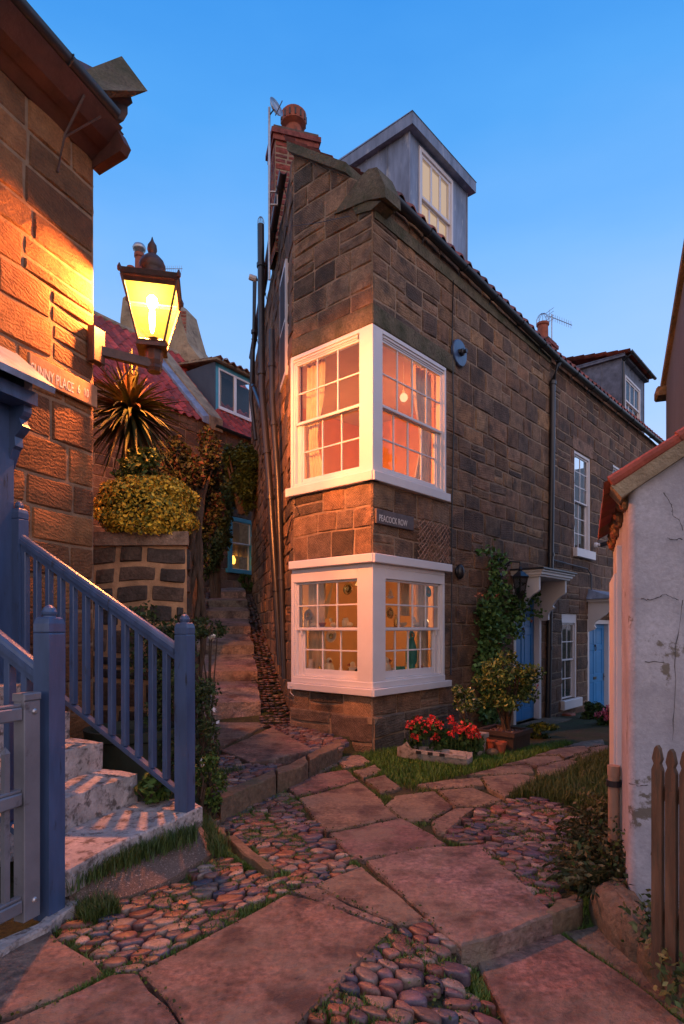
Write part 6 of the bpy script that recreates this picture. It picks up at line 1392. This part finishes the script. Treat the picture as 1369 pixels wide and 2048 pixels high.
# ------------------------------------------------------------------ whitewashed outhouse on the right
OU = Fr(1.43, 3.0, .926, -.377); OS = Fr(1.43+.377*1.9, 3.0+.926*1.9, -.377, -.926)
O = empty('outhouse', (1.43, 3.0, E-1.4), 'whitewashed outhouse with cracked paint and red tile verge at right', 'outhouse')
v0 = OU.px(1226, 966); v1 = OU.px(1369, 872); vs_ = (v1[1]-v0[1])/(v1[0]-v0[0])
vz = lambda s: v0[1]+vs_*(s-v0[0])
m = MB(); rr = .045; nn = vnoise(31); cols_ = 26; L_ = 1.35; prof = []
for i in range(9): t_ = math.radians(90*i/8); prof.append((rr-rr*math.sin(math.pi/2-t_+0), t_))
# plan outline: down the side wall, round the corner, along the front
plan = [OS.pt(1.9*i/14, 0)[:2] for i in range(14)]+[OS.pt(1.9-rr, 0)[:2]]
cc_ = Vector(OS.pt(1.9-rr, 0, -rr)[:2])
for i in range(1, 8):
    a = math.radians(90*i/8); plan.append(tuple(cc_+Vector(OS.n)*rr*math.cos(a)+Vector(OU.n)*rr*math.sin(a)))
plan += [OU.pt(rr+L_*i/22, 0)[:2] for i in range(23)]
V = []; K = 34
for i, (x, y) in enumerate(plan):
    sO = (x-OU.o[0])*OU.u[0]+(y-OU.o[1])*OU.u[1]; zt_ = vz(max(sO, 0))-.035 if sO > 0 else vz(0)-.04
    for j in range(K+1):
        z = E-1.5+(zt_-(E-1.5))*j/K; o_ = .010*nn(sO*4, z*3)+.004*nn(sO*17, z*14); V.append((x+(OU.n[0] if sO > 0 else OS.n[0])*o_, y+(OU.n[1] if sO > 0 else OS.n[1])*o_, z))
m.add(V, [(i*(K+1)+j, (i+1)*(K+1)+j, (i+1)*(K+1)+j+1, i*(K+1)+j+1) for i in range(len(plan)-1) for j in range(K)])
m.build('wall', m_wash, O, smooth=True)
m = MB(); s0 = v0[0]-.01; p = OU.pt
m.hexa([p(s0+.05, vz(s0)-.075, -.2), p(1.5, vz(1.5)-.075, -.2), p(1.5, vz(1.5)-.075, .03), p(s0+.05, vz(s0)-.075, .03), p(s0, vz(s0)-.012, -.2), p(1.5, vz(1.5)-.012, -.2), p(1.5, vz(1.5)-.012, .035), p(s0, vz(s0)-.012, .035)][::1]); m.build('verge_mortar', m_render, O)
m = MB()
for k in range(5):
    a, b = s0+.30*k, s0+.30*k+.325; m.col((.34*(1-.06*k), .07, .04)); m.tube([p(a, vz(a)+.006, .015), p(b, vz(b)+.0, .015)], .03, 10, rs=[.034, .028])
m.build('verge_tile', m_tile, O)
m = MB(); slp = math.atan(vs_); R = random.Random(6)
for j in range(10):       # tile ends along the eaves, running back from the verge
    for i in range(5):
        dq = -.06-.19*j; a = s0-.03+.27*i; b = a+.30; K5 = 5; m.col((.30*R.uniform(.6, 1.1), .075*R.uniform(.7, 1.2), .04)); tp, bt = [], []
        for k in range(K5+1):
            d_ = dq-.19*k/K5; pf = .028*math.cos(2*math.pi*k/K5+.5); tp.append((p(a, vz(a)+pf+.02, d_), p(b, vz(b)+pf-.0, d_))); bt.append(p(a, vz(a)+pf-.004, d_))
        for k in range(K5): m.quad(tp[k][0], tp[k+1][0], tp[k+1][1], tp[k][1]); m.quad(bt[k], bt[k+1], tp[k+1][0], tp[k][0])
R = random.Random(2)
for k in range(90): t_ = R.uniform(.05, 1.85); c = OS.pt(1.9-t_, vz(0)-R.uniform(.05, .16), R.uniform(-.0, .03)); m.col((.25*R.uniform(.5, 1.2), .09, .04)); m.ball(c, .022, .022, .03, 6, 4, .3, R)
m.build('roof', m_tile, O)
m = MB()
m.cbox(OS, .2, 1.0, E-1.4, E+.35, .012, .035, .004); m.cbox(OS, 1.2, 1.24, E-1.35, E+.50, .0, .028, .004); m.build('side_board', m_white, O)
# cracks
m = MB(); RC_ = random.Random(14)
for pl_ in ([(1328, 985), (1344, 1010), (1346, 1030), (1360, 1042), (1369, 1068)], [(1282, 1198), (1300, 1200), (1320, 1194), (1330, 1188), (1345, 1196), (1360, 1200)], [(1335, 1076), (1350, 1079), (1369, 1077)], [(1290, 1323), (1340, 1325)], [(1366, 1200), (1352, 1290), (1350, 1400), (1345, 1500)], [(1258, 1566), (1280, 1572), (1300, 1570)]):
    m.tube([Vector(on(OU, pl_[i][0]+(pl_[i+1][0]-pl_[i][0])*k/5+RC_.uniform(-1.5, 1.5)*(k > 0), pl_[i][1]+(pl_[i+1][1]-pl_[i][1])*k/5+RC_.uniform(-2, 2)*(k > 0), .010)) for i in range(len(pl_)-1) for k in range(5)], .003, 4, rs=[RC_.uniform(.0006, .0028) for i in range(len(pl_)-1) for k in range(5)])
m.build('crack', mat('crack_shadow', (.09, .08, .075), .95), O)
# clay stub and fence
c = at(1228, 1562, 3.6); m = MB(); m.lathe((c[0], c[1], E-1.38), [(.032, 0), (.032, .5), (.036, .5), (.036, .56), (.02, .56)], 12); t = thing_mesh(m, 'clay_pipe_stub', mat('buff_clay', (.36, .24, .17), .8, var=.2), 'short upright buff clay pipe beside the outhouse corner', 'pipe', smooth=True, auto=40)
m = MB(); m.lathe((c[0], c[1], c[2]-.03), [(.042, 0), (.042, .035)], 12); m.tube([(c[0]+.03, c[1], c[2]-.01), (c[0]+.14, c[1]-.08, c[2]+.02)], .016, 7); m.build('pipe_clip', m_black, t)
fa_ = Vector((1.28, 2.46, 0)); fd = Vector((.235, -.36, 0)).normalized(); FF = Fr(fa_.x, fa_.y, fd.x, fd.y)
PF = empty('picket_fence', (fa_.x, fa_.y, E-1.4), 'brown pointed picket fence at the lower right against the white outhouse', 'fence')
for k in range(9):
    s = .012+.056*k; z0, z1 = E-1.45, E-.475-.006*(k % 2); h = .021; m = MB(); P = FF.pt
    prf = [(s-h, z0), (s+h, z0), (s+h, z1-.10), (s+h*.55, z1-.075), (s+h*.9, z1-.055), (s+h*.45, z1-.012), (s, z1), (s-h*.45, z1-.012), (s-h*.9, z1-.055), (s-h*.55, z1-.075), (s-h, z1-.10)]
    m.extr([P(a, z, .012) for a, z in prf][::-1], (-FF.n[0]*.024, -FF.n[1]*.024, 0)); m.build('picket', m_fence, PF)
for z in (E-.70, E-1.2): m = MB(); m.fbox(FF, -.005, .62, z, z+.06, -.05, -.014); m.build('rail', m_fence, PF)

# ------------------------------------------------------------------ tall grey house, far right
gp = Vector((4.31, 8.0)); gd = Vector((-.36, -.93)).normalized(); GH = Fr(gp.x, gp.y, gd.x, gd.y)
TGH = empty('grey_house', (gp.x, gp.y, 0), 'tall grey rendered gable cut off by the right edge', 'house')
ga = GH.px(1333, 775); L = 3.6; m = MB(); sl = .44
m.extr([GH.pt(0, E-1.5, 0), GH.pt(L, E-1.5, 0), GH.pt(L, ga[1]+.1+sl*L*.9, 0), GH.pt(0, ga[1]+.12, 0)], (3, 1.2, 0)); m.build('wall', m_grey, TGH)
m = MB(); P = GH.pt
m.hexa([P(-.16, ga[1]-.0, .05), P(L, ga[1]+sl*(L+.16), .05), P(L, ga[1]+sl*(L+.16), -.2), P(-.16, ga[1], -.2), P(-.16, ga[1]+.11, .05), P(L, ga[1]+.11+sl*(L+.16), .05), P(L, ga[1]+.11+sl*(L+.16), -.2), P(-.16, ga[1]+.11, -.2)])
m.build('verge', m_moss, TGH); m = MB(); m.cbox(GH, -.22, .05, ga[1]-.10, ga[1]+.02, -.2, .12, .02); m.build('kneeler', m_moss, TGH)

# ------------------------------------------------------------------ planting by the lane
u, n = FA.u, FA.n
def lanebox(cx, cy, w, d, z0, z1, mt, name, label, cat, rim=.02, fill=None):
    F_ = Fr(cx-u[0]*w/2+n[0]*d/2, cy-u[1]*w/2+n[1]*d/2, *u); m = MB(); P = F_.pt
    def ringq(o, z): return [P(-o, z, o), P(w+o, z, o), P(w+o, z, -d-o), P(-o, z, -d-o)]
    A, B_, C_, D2_, E_ = ringq(-.015, z0), ringq(0, z1-.05), ringq(rim, z1-.048), ringq(rim, z1), ringq(-.03, z1)
    m.add(A+B_, [(0, 1, 5, 4), (1, 2, 6, 5), (2, 3, 7, 6), (3, 0, 4, 7)]); m.add(C_+D2_+E_+ringq(-.03, z1-.05), [(3, 2, 1, 0)]+[(i, (i+1) % 4, 4+(i+1) % 4, 4+i) for i in range(4)]+[(4+i, 4+(i+1) % 4, 8+(i+1) % 4, 8+i) for i in range(4)]+[(8+i, 8+(i+1) % 4, 12+(i+1) % 4, 12+i) for i in range(4)])
    o = thing_mesh(m, name, mt, label, cat)
    f = MB(); f.quad(*ringq(-.03, z1-.04)); f.build('soil', fill or m_earth, o); return o, F_
pb_, PFm = lanebox(1.925, 7.15, .46, .46, E-1.44, E-1.19, m_wood, 'planter_box', 'square dark timber planter box holding the variegated shrub', 'planter', fill=m_gravel)
R = random.Random(3); m = MB()
for k in range(160): a, b = R.uniform(.03, .43), R.uniform(.03, .43); q = PFm.pt(a, E-1.222, -b); c = R.choice(COBC); m.col(tuple(x*.9 for x in c)); m.ball(q, .014, .011, .009, 6, 4, .2, R, R.uniform(0, 3))
tag(m.build('pebble_mulch', m_cob), 'pebble mulch covering the soil of the dark planter box', 'pebbles', kind='stuff')
VG = [(.05, .10, .025), (.14, .19, .045), (.08, .14, .03), (.03, .06, .018), (.04, .08, .02), (.20, .24, .09)]
sh = shrub('variegated_shrub', (1.96, 7.15, E-.64), (.37, .32, .33), 3600, .052, VG, 'variegated yellow green shrub growing from the dark planter box', 'shrub', 41, 12, E-1.2, clumps=26, stemr=.012)
sh = shrub('variegated_shrub', (1.52, 7.45, E-.88), (.19, .17, .19), 1100, .045, VG+[(.4, .42, .3)], 'small variegated shrub behind the red geraniums', 'shrub', 42, 5, E-1.42)
# climber on the facade
cl = empty('climbing_plant', FA.pt(FA.S(968), E-1.45, .1), 'leafy climber with a few orange flowers trained up the facade left of the blue door', 'climber')
R = random.Random(12); g = np.random.default_rng(12); pts = []; m = MB()
sa_, sb_ = FA.S(962), FA.S(998)
for k in range(9):
    s = sa_+R.uniform(0, .25); top = FA.px(968, R.choice([1110, 1180, 1230, 1290]))[1]; z = E-1.3; line = []
    while z < top:
        line.append(FA.pt(s, z, .05+.04*math.sin(z*3+k))); 
        for _ in range(30): pts.append(Vector(FA.pt(s+R.gauss(0, .10), z+R.gauss(0, .09), R.uniform(.03, .17))))
        z += .10; s += R.uniform(-.025, .032)
    m.tube(line, .008, 5)
for cx_, cy_, rr_, nn_ in ((1000, 1180, .16, 130), (1030, 1200, .18, 200), (985, 1270, .25, 420), (1020, 1250, .22, 300), (1060, 1195, .12, 90), (975, 1225, .22, 320), (970, 1330, .22, 300), (1040, 1225, .12, 90), (968, 1105, .05, 40), (1000, 1120, .09, 40), (1072, 1225, .06, 30)):
    a, z = FA.px(cx_, cy_, .15)
    for _ in range(nn_): pts.append(Vector(FA.pt(a+R.gauss(0, rr_*.55), z+R.gauss(0, rr_*.55), R.uniform(.04, .30))))
m.build('stem', m_bark, cl); leaves('foliage', pts, .07, [(.06, .15, .04), (.10, .20, .055), (.04, .09, .025), (.15, .26, .08)], parent=cl, seed=5, asp=.75)
fp = []
for x, y in ((993, 1190), (999, 1286), (958, 1188), (990, 1283), (1062, 1242), (1076, 1374)):
    q = Vector(on(FA, x, y, .26))
    for _ in range(9): fp.append(q+Vector((R.gauss(0, .02), R.gauss(0, .02), R.gauss(0, .02))))
leaves('flower', fp, .045, [(.55, .10, .06), (.5, .16, .08)], m_petal, cl, 6, asp=.6)
# geraniums in a stone boat
bt = MB(); b0_ = Vector((*G(795, 1512, 1.40), 0)); b1_ = Vector((*G(940, 1528, 1.40), 0)); bd = (b1_-b0_); BL = bd.length; bd.normalize(); bn = Vector((bd.y, -bd.x, 0)); rings = []; K = 12
for i in range(K+1):
    f = i/K; s = BL*f; wd = .11*min(1, (f*2.6)**.6+.02); hh = .10+.085*math.exp(-((f-.16)/.07)**2)+.02*(f > .3)-.02*f; c = b0_+bd*s
    zb_ = E-1.40; out = [(-wd, hh), (-wd*.8, 0), (wd*.8, 0), (wd, hh*.62), (wd*1.03, hh*.66), (wd*1.03, hh), (wd*.82, hh), (wd*.75, hh*.6), (-wd*.75, hh*.6), (-wd*.85, hh)]
    if f < .02: out = [(a*.2, h) for a, h in out]
    rings.append([c+bn*a+Vector((0, 0, zb_+h)) for a, h in out])
vs = [v for r_ in rings for v in r_]; M_ = 10; bt.add(vs, [(i*M_+k, i*M_+(k+1) % M_, (i+1)*M_+(k+1) % M_, (i+1)*M_+k) for i in range(K) for k in range(M_)]+[tuple(range(M_)), tuple(reversed(range(K*M_, K*M_+M_)))])
bo = thing_mesh(bt, 'boat_planter', m_stonegrey, 'grey cast stone planter shaped like a boat below the corner windows', 'planter')
m = MB()
for f in (.36, .52, .68): c = b0_+bd*BL*f+bn*.117+Vector((0, 0, E-1.40+.088)); m.hexa([c-bd*.028-Vector((0, 0, .016)), c+bd*.028-Vector((0, 0, .016)), c+bd*.028-Vector((0, 0, .016))-bn*.01, c-bd*.028-Vector((0, 0, .016))-bn*.01, c-bd*.028+Vector((0, 0, .016)), c+bd*.028+Vector((0, 0, .016)), c+bd*.028+Vector((0, 0, .016))-bn*.01, c-bd*.028+Vector((0, 0, .016))-bn*.01])
m.build('porthole', m_black, bo)
def geranium(c, r, label, seed, cols, n=900, nf=7, cat='geranium', spots=None, lf=.05):
    t = empty('geranium', (c[0], c[1], c[2]-r[2]), label, cat); P = blob_points(c, r, n, seed, clumps=12, clr=.45); leaves('foliage', P, lf, [(.04, .09, .02), (.06, .11, .03), (.03, .06, .02)], parent=t, seed=seed, asp=.9)
    R = random.Random(seed); fp = []; m = MB(); m.col((.06, .10, .03))
    for k in range(nf):
        h = Vector(spots[k]) if spots else Vector((c[0]+R.uniform(-1, 1)*r[0], c[1]-r[1]*R.uniform(.3, .9), c[2]+r[2]*R.uniform(.2, 1.1))); m.tube([(h.x, h.y+.02, c[2]-r[2]*.4), h], .003, 4)
        for _ in range(34): d = Vector((R.gauss(0, 1), R.gauss(0, 1), R.gauss(0, 1))).normalized()*.046*R.uniform(.5, 1.15); fp.append(h+d)
    leaves('flower', fp, .030, cols, m_petal, t, seed+1, asp=.95); m.build('stem', m_leaf, t)
RED = [(.62, .03, .03), (.5, .02, .025), (.7, .07, .05)]
geranium(at(856, 1474, 6.55), (.24, .14, .20), 'red geraniums growing above the prow of the boat planter', 61, RED, 900, 8, spots=[at(x, y, 6.42) for x, y in ((820, 1450), (838, 1440), (852, 1456), (866, 1438), (878, 1450), (832, 1472), (872, 1474), (856, 1446))])
geranium(at(928, 1484, 6.6), (.20, .14, .20), 'red geraniums growing over the square stone pot', 62, RED, 800, 9, spots=[at(x, y, 6.42) for x, y in ((903, 1440), (912, 1452), (904, 1466), (925, 1454), (934, 1460), (944, 1456), (940, 1468), (953, 1468), (918, 1460))])
lanebox(*((Vector(at(950, 1500, 6.75))).xy), .19, .19, E-1.42, E-1.17, m_stonegrey, 'square_pot', 'square grey stone pot at the stern of the boat planter', 'plant pot')
for x, y, r_, l in ((985, 1490, .06, 'small terracotta pot left of the dark planter box'), (1001, 1496, .07, 'terracotta pot lying against the dark planter box')):
    c = G(x, y+10, 1.41); m = MB(); m.lathe((c[0], c[1], E-1.42), [(r_*.7, 0), (r_*.95, .11), (r_*1.08, .112), (r_*1.08, .14), (r_*.95, .14), (r_*.9, .11), (.01, .1)], 16); thing_mesh(m, 'terracotta_pot', m_terra, l, 'plant pot', smooth=True, auto=40)
m = MB(); c = G(985, 1510, 1.4); m.ball((c[0], c[1], E-1.37), .07, .05, .045, 12, 8, .06, random.Random(2)); thing_mesh(m, 'boulder', m_kerb, 'pale rounded stone in the grass before the planter box', 'stone', smooth=True)
# doorstep flowers further down the lane
shrub('doorside_plant', at(1082, 1462, 8.2), (.22, .2, .12), 900, .05, GR, 'leafy plant with pink buds at the foot of the downpipe', 'plant', 64, 5, E-1.5, flw=[(.5, .12, .14)], fl_n=20)
shrub('doorside_plant', at(1192, 1428, 10.9), (.25, .2, .24), 1500, .06, DKG+GR, 'green bush in front of the second blue door', 'bush', 65, 6, E-1.6)
geranium(at(1212, 1442, 9.9), (.22, .2, .26), 'pink flowers in front of the second blue door beside the outhouse', 66, [(.62, .10, .20), (.7, .25, .35), (.5, .06, .14)], 1300, 9, 'flowers', lf=.06)
c = at(1172, 1474, 9.6); m = MB(); m.lathe((c[0], c[1], c[2]-.07), [(.12, 0), (.16, .12), (.17, .14), (.14, .14), (.13, .1), (.01, .09)], 18); thing_mesh(m, 'blue_pot', m_bluepot, 'low blue glazed pot in the lane before the second door', 'plant pot', smooth=True, auto=40)
R = random.Random(7); m = MB()
for k in range(14): q = at(R.uniform(1130, 1168), R.uniform(1478, 1486), 8.9); m.col(R.choice(COBC)); m.ball(q, .04, .03, .025, 7, 4, .1, R)
tag(m.build('loose_pebbles', m_cob), kind='structure')
# fern bank and boulders on the right
def fernbank(name, spots, label, seed, cols, L=(.18, .36), n=26):
    t = empty(name, spots[0], label, 'ferns'); R = random.Random(seed); m = MB()
    for sp_ in spots:
        for k in range(n):
            a = R.uniform(0, 6.28); el = math.radians(R.uniform(25, 80)); ll = R.uniform(*L); d = Vector((math.cos(a)*math.cos(el), math.sin(a)*math.cos(el), math.sin(el))); s = Vector((-math.sin(a), math.cos(a), 0)); q = R.choice(cols); v = R.uniform(.6, 1.3); m.col((q[0]*v, q[1]*v, q[2]*v)); prev = None
            for i in range(9):
                f = i/8; p_ = Vector(sp_)+d*ll*f-Vector((0, 0, ll*.55*f*f)); w_ = .045*(1-f)*(f*3+.25 if f < .3 else 1.1)
                if i: 
                    for sg_ in (-1, 1): m.add([prev, p_, p_+s*sg_*w_+d*.012, prev+s*sg_*w_*.9+d*.02], [(0, 1, 2, 3)])
                prev = p_
    m.build('foliage', m_leaf, t); m = MB()
    for sp_ in spots: m.lathe((sp_[0], sp_[1], sp_[2]-.03), [(.02, 0), (.01, .06)], 5)
    m.build('stem', m_bark, t)
FB = [(.07, .075, .03), (.10, .09, .045), (.05, .06, .025), (.13, .11, .05)]
R = random.Random(5); sp1 = []
for k in range(26):
    x, y = R.uniform(1165, 1262), R.uniform(1640, 1790); 
    if x < 1165+(y-1640)*.05+15*math.sin(y*.05): x += 20
    q = G(x, y, 1.40); sp1.append((q[0], q[1], E-1.40))
fernbank('fern_bank', sp1, 'bank of brownish green ferns at the foot of the white outhouse', 1, FB)
P = []
for s_ in sp1: 
    for _ in range(85): P.append((s_[0]+R.gauss(0, .09), s_[1]+R.gauss(0, .09), s_[2]+abs(R.gauss(0, .13))))
tag(leaves('ivy_patch', P, .035, FB+DKG, seed=8), 'low ivy and weeds running through the ferns by the outhouse', 'ground cover', kind='stuff')
def boulder(name, poly, zt0, zt1, label, seed, hgt):
    P = [G(x, y, 1.45) for x, y in poly]; cx_, cy_ = sum(p[0] for p in P)/len(P), sum(p[1] for p in P)/len(P); R = random.Random(seed); m = MB(); nn = vnoise(seed); n_ = len(P); rings = []
    for f, h in ((1.0, -.1), (1.02, .35), (.93, .75), (.72, .95), (.35, 1.0)):
        r_ = []
        for i in range(n_):
            for k in range(3):
                a, b = P[i], P[(i+1) % n_]; x, y = a[0]+(b[0]-a[0])*k/3, a[1]+(b[1]-a[1])*k/3; r_.append((cx_+(x-cx_)*f+.01*nn(x*9, h*4), cy_+(y-cy_)*f+.01*nn(y*9, h*3), E-1.50+hgt*h+.02*nn(x*8, y*8)))
        rings.append(r_)
    N_ = len(rings[0]); vs = [v for r_ in rings for v in r_]; A = sum(P[i][0]*P[(i+1) % n_][1]-P[(i+1) % n_][0]*P[i][1] for i in range(n_)); fs = [(i*N_+k, i*N_+(k+1) % N_, (i+1)*N_+(k+1) % N_, (i+1)*N_+k) for i in range(4) for k in range(N_)]+[tuple(4*N_+k for k in range(N_))]
    if A < 0: fs = [tuple(reversed(f)) for f in fs]
    m.add(vs, fs); thing_mesh(m, name, m_kerb, label, 'stone', smooth=True, auto=50)
boulder('boulder', [(1180, 1820), (1215, 1795), (1262, 1800), (1300, 1880), (1310, 1920), (1260, 1900), (1215, 1860)], 0, 0, 'large mossy boulder in the ferns below the picket fence', 3, .20)
boulder('boulder', [(1262, 1880), (1310, 1890), (1369, 1960), (1390, 2010), (1330, 1970), (1285, 1925)], 0, 0, 'long mossy edging stone at the right of the lower slab', 4, .15)
sp2 = [(*G(x, y, 1.45), E-1.42) for x, y in ((1300, 1905), (1330, 1935), (1355, 1975), (1345, 1900), (1369, 1930), (1365, 2030), (1320, 1880))]
P = []
for s_ in sp2:
    for _ in range(110): P.append((s_[0]+R.gauss(0, .05), s_[1]+R.gauss(0, .05), s_[2]+R.uniform(0, .16)))
cr2 = empty('creeping_plant', sp2[0], 'creeping leafy plant trailing over the edging stones at the lower right', 'plant'); leaves('foliage', P, .035, [(.07, .10, .03), (.12, .13, .05), (.05, .07, .025)], parent=cr2, seed=9)
m = MB()
for s_ in sp2: m.tube([s_, (s_[0]+.04, s_[1]-.03, s_[2]+.1)], .004, 4)
m.build('stem', m_bark, cr2)
# planting on the left edge of the alley steps
P = []; R = random.Random(21)
for k in range(9):
    t_ = .1+.7*k; x, y, _ = alp(t_, 1.55+.05*k, 0); z = E-1.25+.303*max(0, t_)
    for _ in range(260): P.append((x+R.gauss(0, .16), y+R.gauss(0, .2), z+abs(R.gauss(0, .14))))
tag(leaves('alley_weeds', P, .05, DKG+[(.09, .08, .03)], seed=17), 'dark weeds and low plants along the left edge of the alley steps', 'ground cover', kind='stuff')
# litter and tiny weeds between the stones
R = random.Random(31); P = []
for poly in CB[:4]:
    x0, x1 = min(p[0] for p in poly), max(p[0] for p in poly); y0, y1 = min(p[1] for p in poly), max(p[1] for p in poly)
    for _ in range(900):
        x, y = R.uniform(x0, x1), R.uniform(y0, y1)
        if inpoly(x, y, poly) and gn(x*4, y*4) > -.1: P.append((x, y, T(x, y)-.006+abs(R.gauss(0, .008))))
for poly in PAVED[:24]:
    for i in range(len(poly)):
        a, b = poly[i], poly[(i+1) % len(poly)]
        for _ in range(int(34*math.hypot(b[0]-a[0], b[1]-a[1]))):
            t_ = R.random(); x, y = a[0]+(b[0]-a[0])*t_+R.gauss(0, .012), a[1]+(b[1]-a[1])*t_+R.gauss(0, .012); P.append((x, y, T(x, y)+.006))
tag(leaves('joint_weeds', P, .016, [(.05, .07, .012), (.08, .11, .02), (.10, .07, .03), (.035, .045, .012)], seed=41, asp=.7), 'moss, small weeds and litter in the joints between slabs and cobbles', 'weeds', kind='stuff')
q = G(366, 1803, 1.375); m = MB(); m.col((.50, .16, .06)); c = Vector((q[0], q[1], T(q[0], q[1])+.022)); vs = [c]
for k in range(20):
    a = 2*math.pi*k/20; r_ = (.034, .018, .028, .016)[k % 4]; vs.append(c+Vector((r_*math.cos(a), r_*math.sin(a), .004*math.sin(3*a))))
m.add(vs, [(0, 1+k, 1+(k+1) % 20) for k in range(20)]); thing_mesh(m, 'fallen_leaf', m_petal, 'orange fallen maple leaf lying on the cobbles near the grey gate', 'leaf')
# more ornaments on the glass shelf and the window shelf
vp = {'jar': [(.022, 0), (.03, .02), (.03, .06), (.018, .075), (.02, .09)], 'bottle': [(.02, 0), (.024, .02), (.022, .08), (.008, .10), (.009, .13)], 'bowl': [(.02, 0), (.04, .03), (.045, .045), (.04, .045)]}
for F_, x, nm, b_, mt_, lb in ((GB, 640, 'jar', 0, m_brass, 'small brass jar left of the middle puffin'), (GB, 682, 'bottle', 0, m_cream, 'thin cream bottle between the two puffins of the alley side'), (GB, 612, 'bottle', 1, m_white, 'thin white bottle at the left end of the glass shelf'), (GB, 690, 'jar', 1, m_cream, 'cream jar on the glass shelf under the top right roundel'),
                               (GB, 645, 'bowl', 1, m_terra, 'terracotta bowl on the glass shelf, alley side'), (FA, 792, 'bottle', 1, m_brass, 'brass bottle on the glass shelf close to the corner post'), (FA, 806, 'bowl', 1, m_cream, 'cream bowl on the glass shelf, lane side'), (FA, 852, 'jar', 1, m_chrome, 'silver jar at the right end of the glass shelf'),
                               (FA, 787, 'jar', 0, m_cream, 'cream jar right of the lane side puffin'), (FA, 812, 'bottle', 0, m_brass, 'brass bottle in front of the teal vase'), (FA, 842, 'jar', 0, m_terra, 'terracotta jar right of the teal vase')):
    a = F_.S(x, -.16); m = MB(); m.lathe(F_.pt(a, SH if b_ == 0 else sh2+.001, -.16), [(r_*1.2, h_*1.2) for r_, h_ in vp[nm]], 12); thing_mesh(m, nm, mt_, lb, nm, smooth=True)
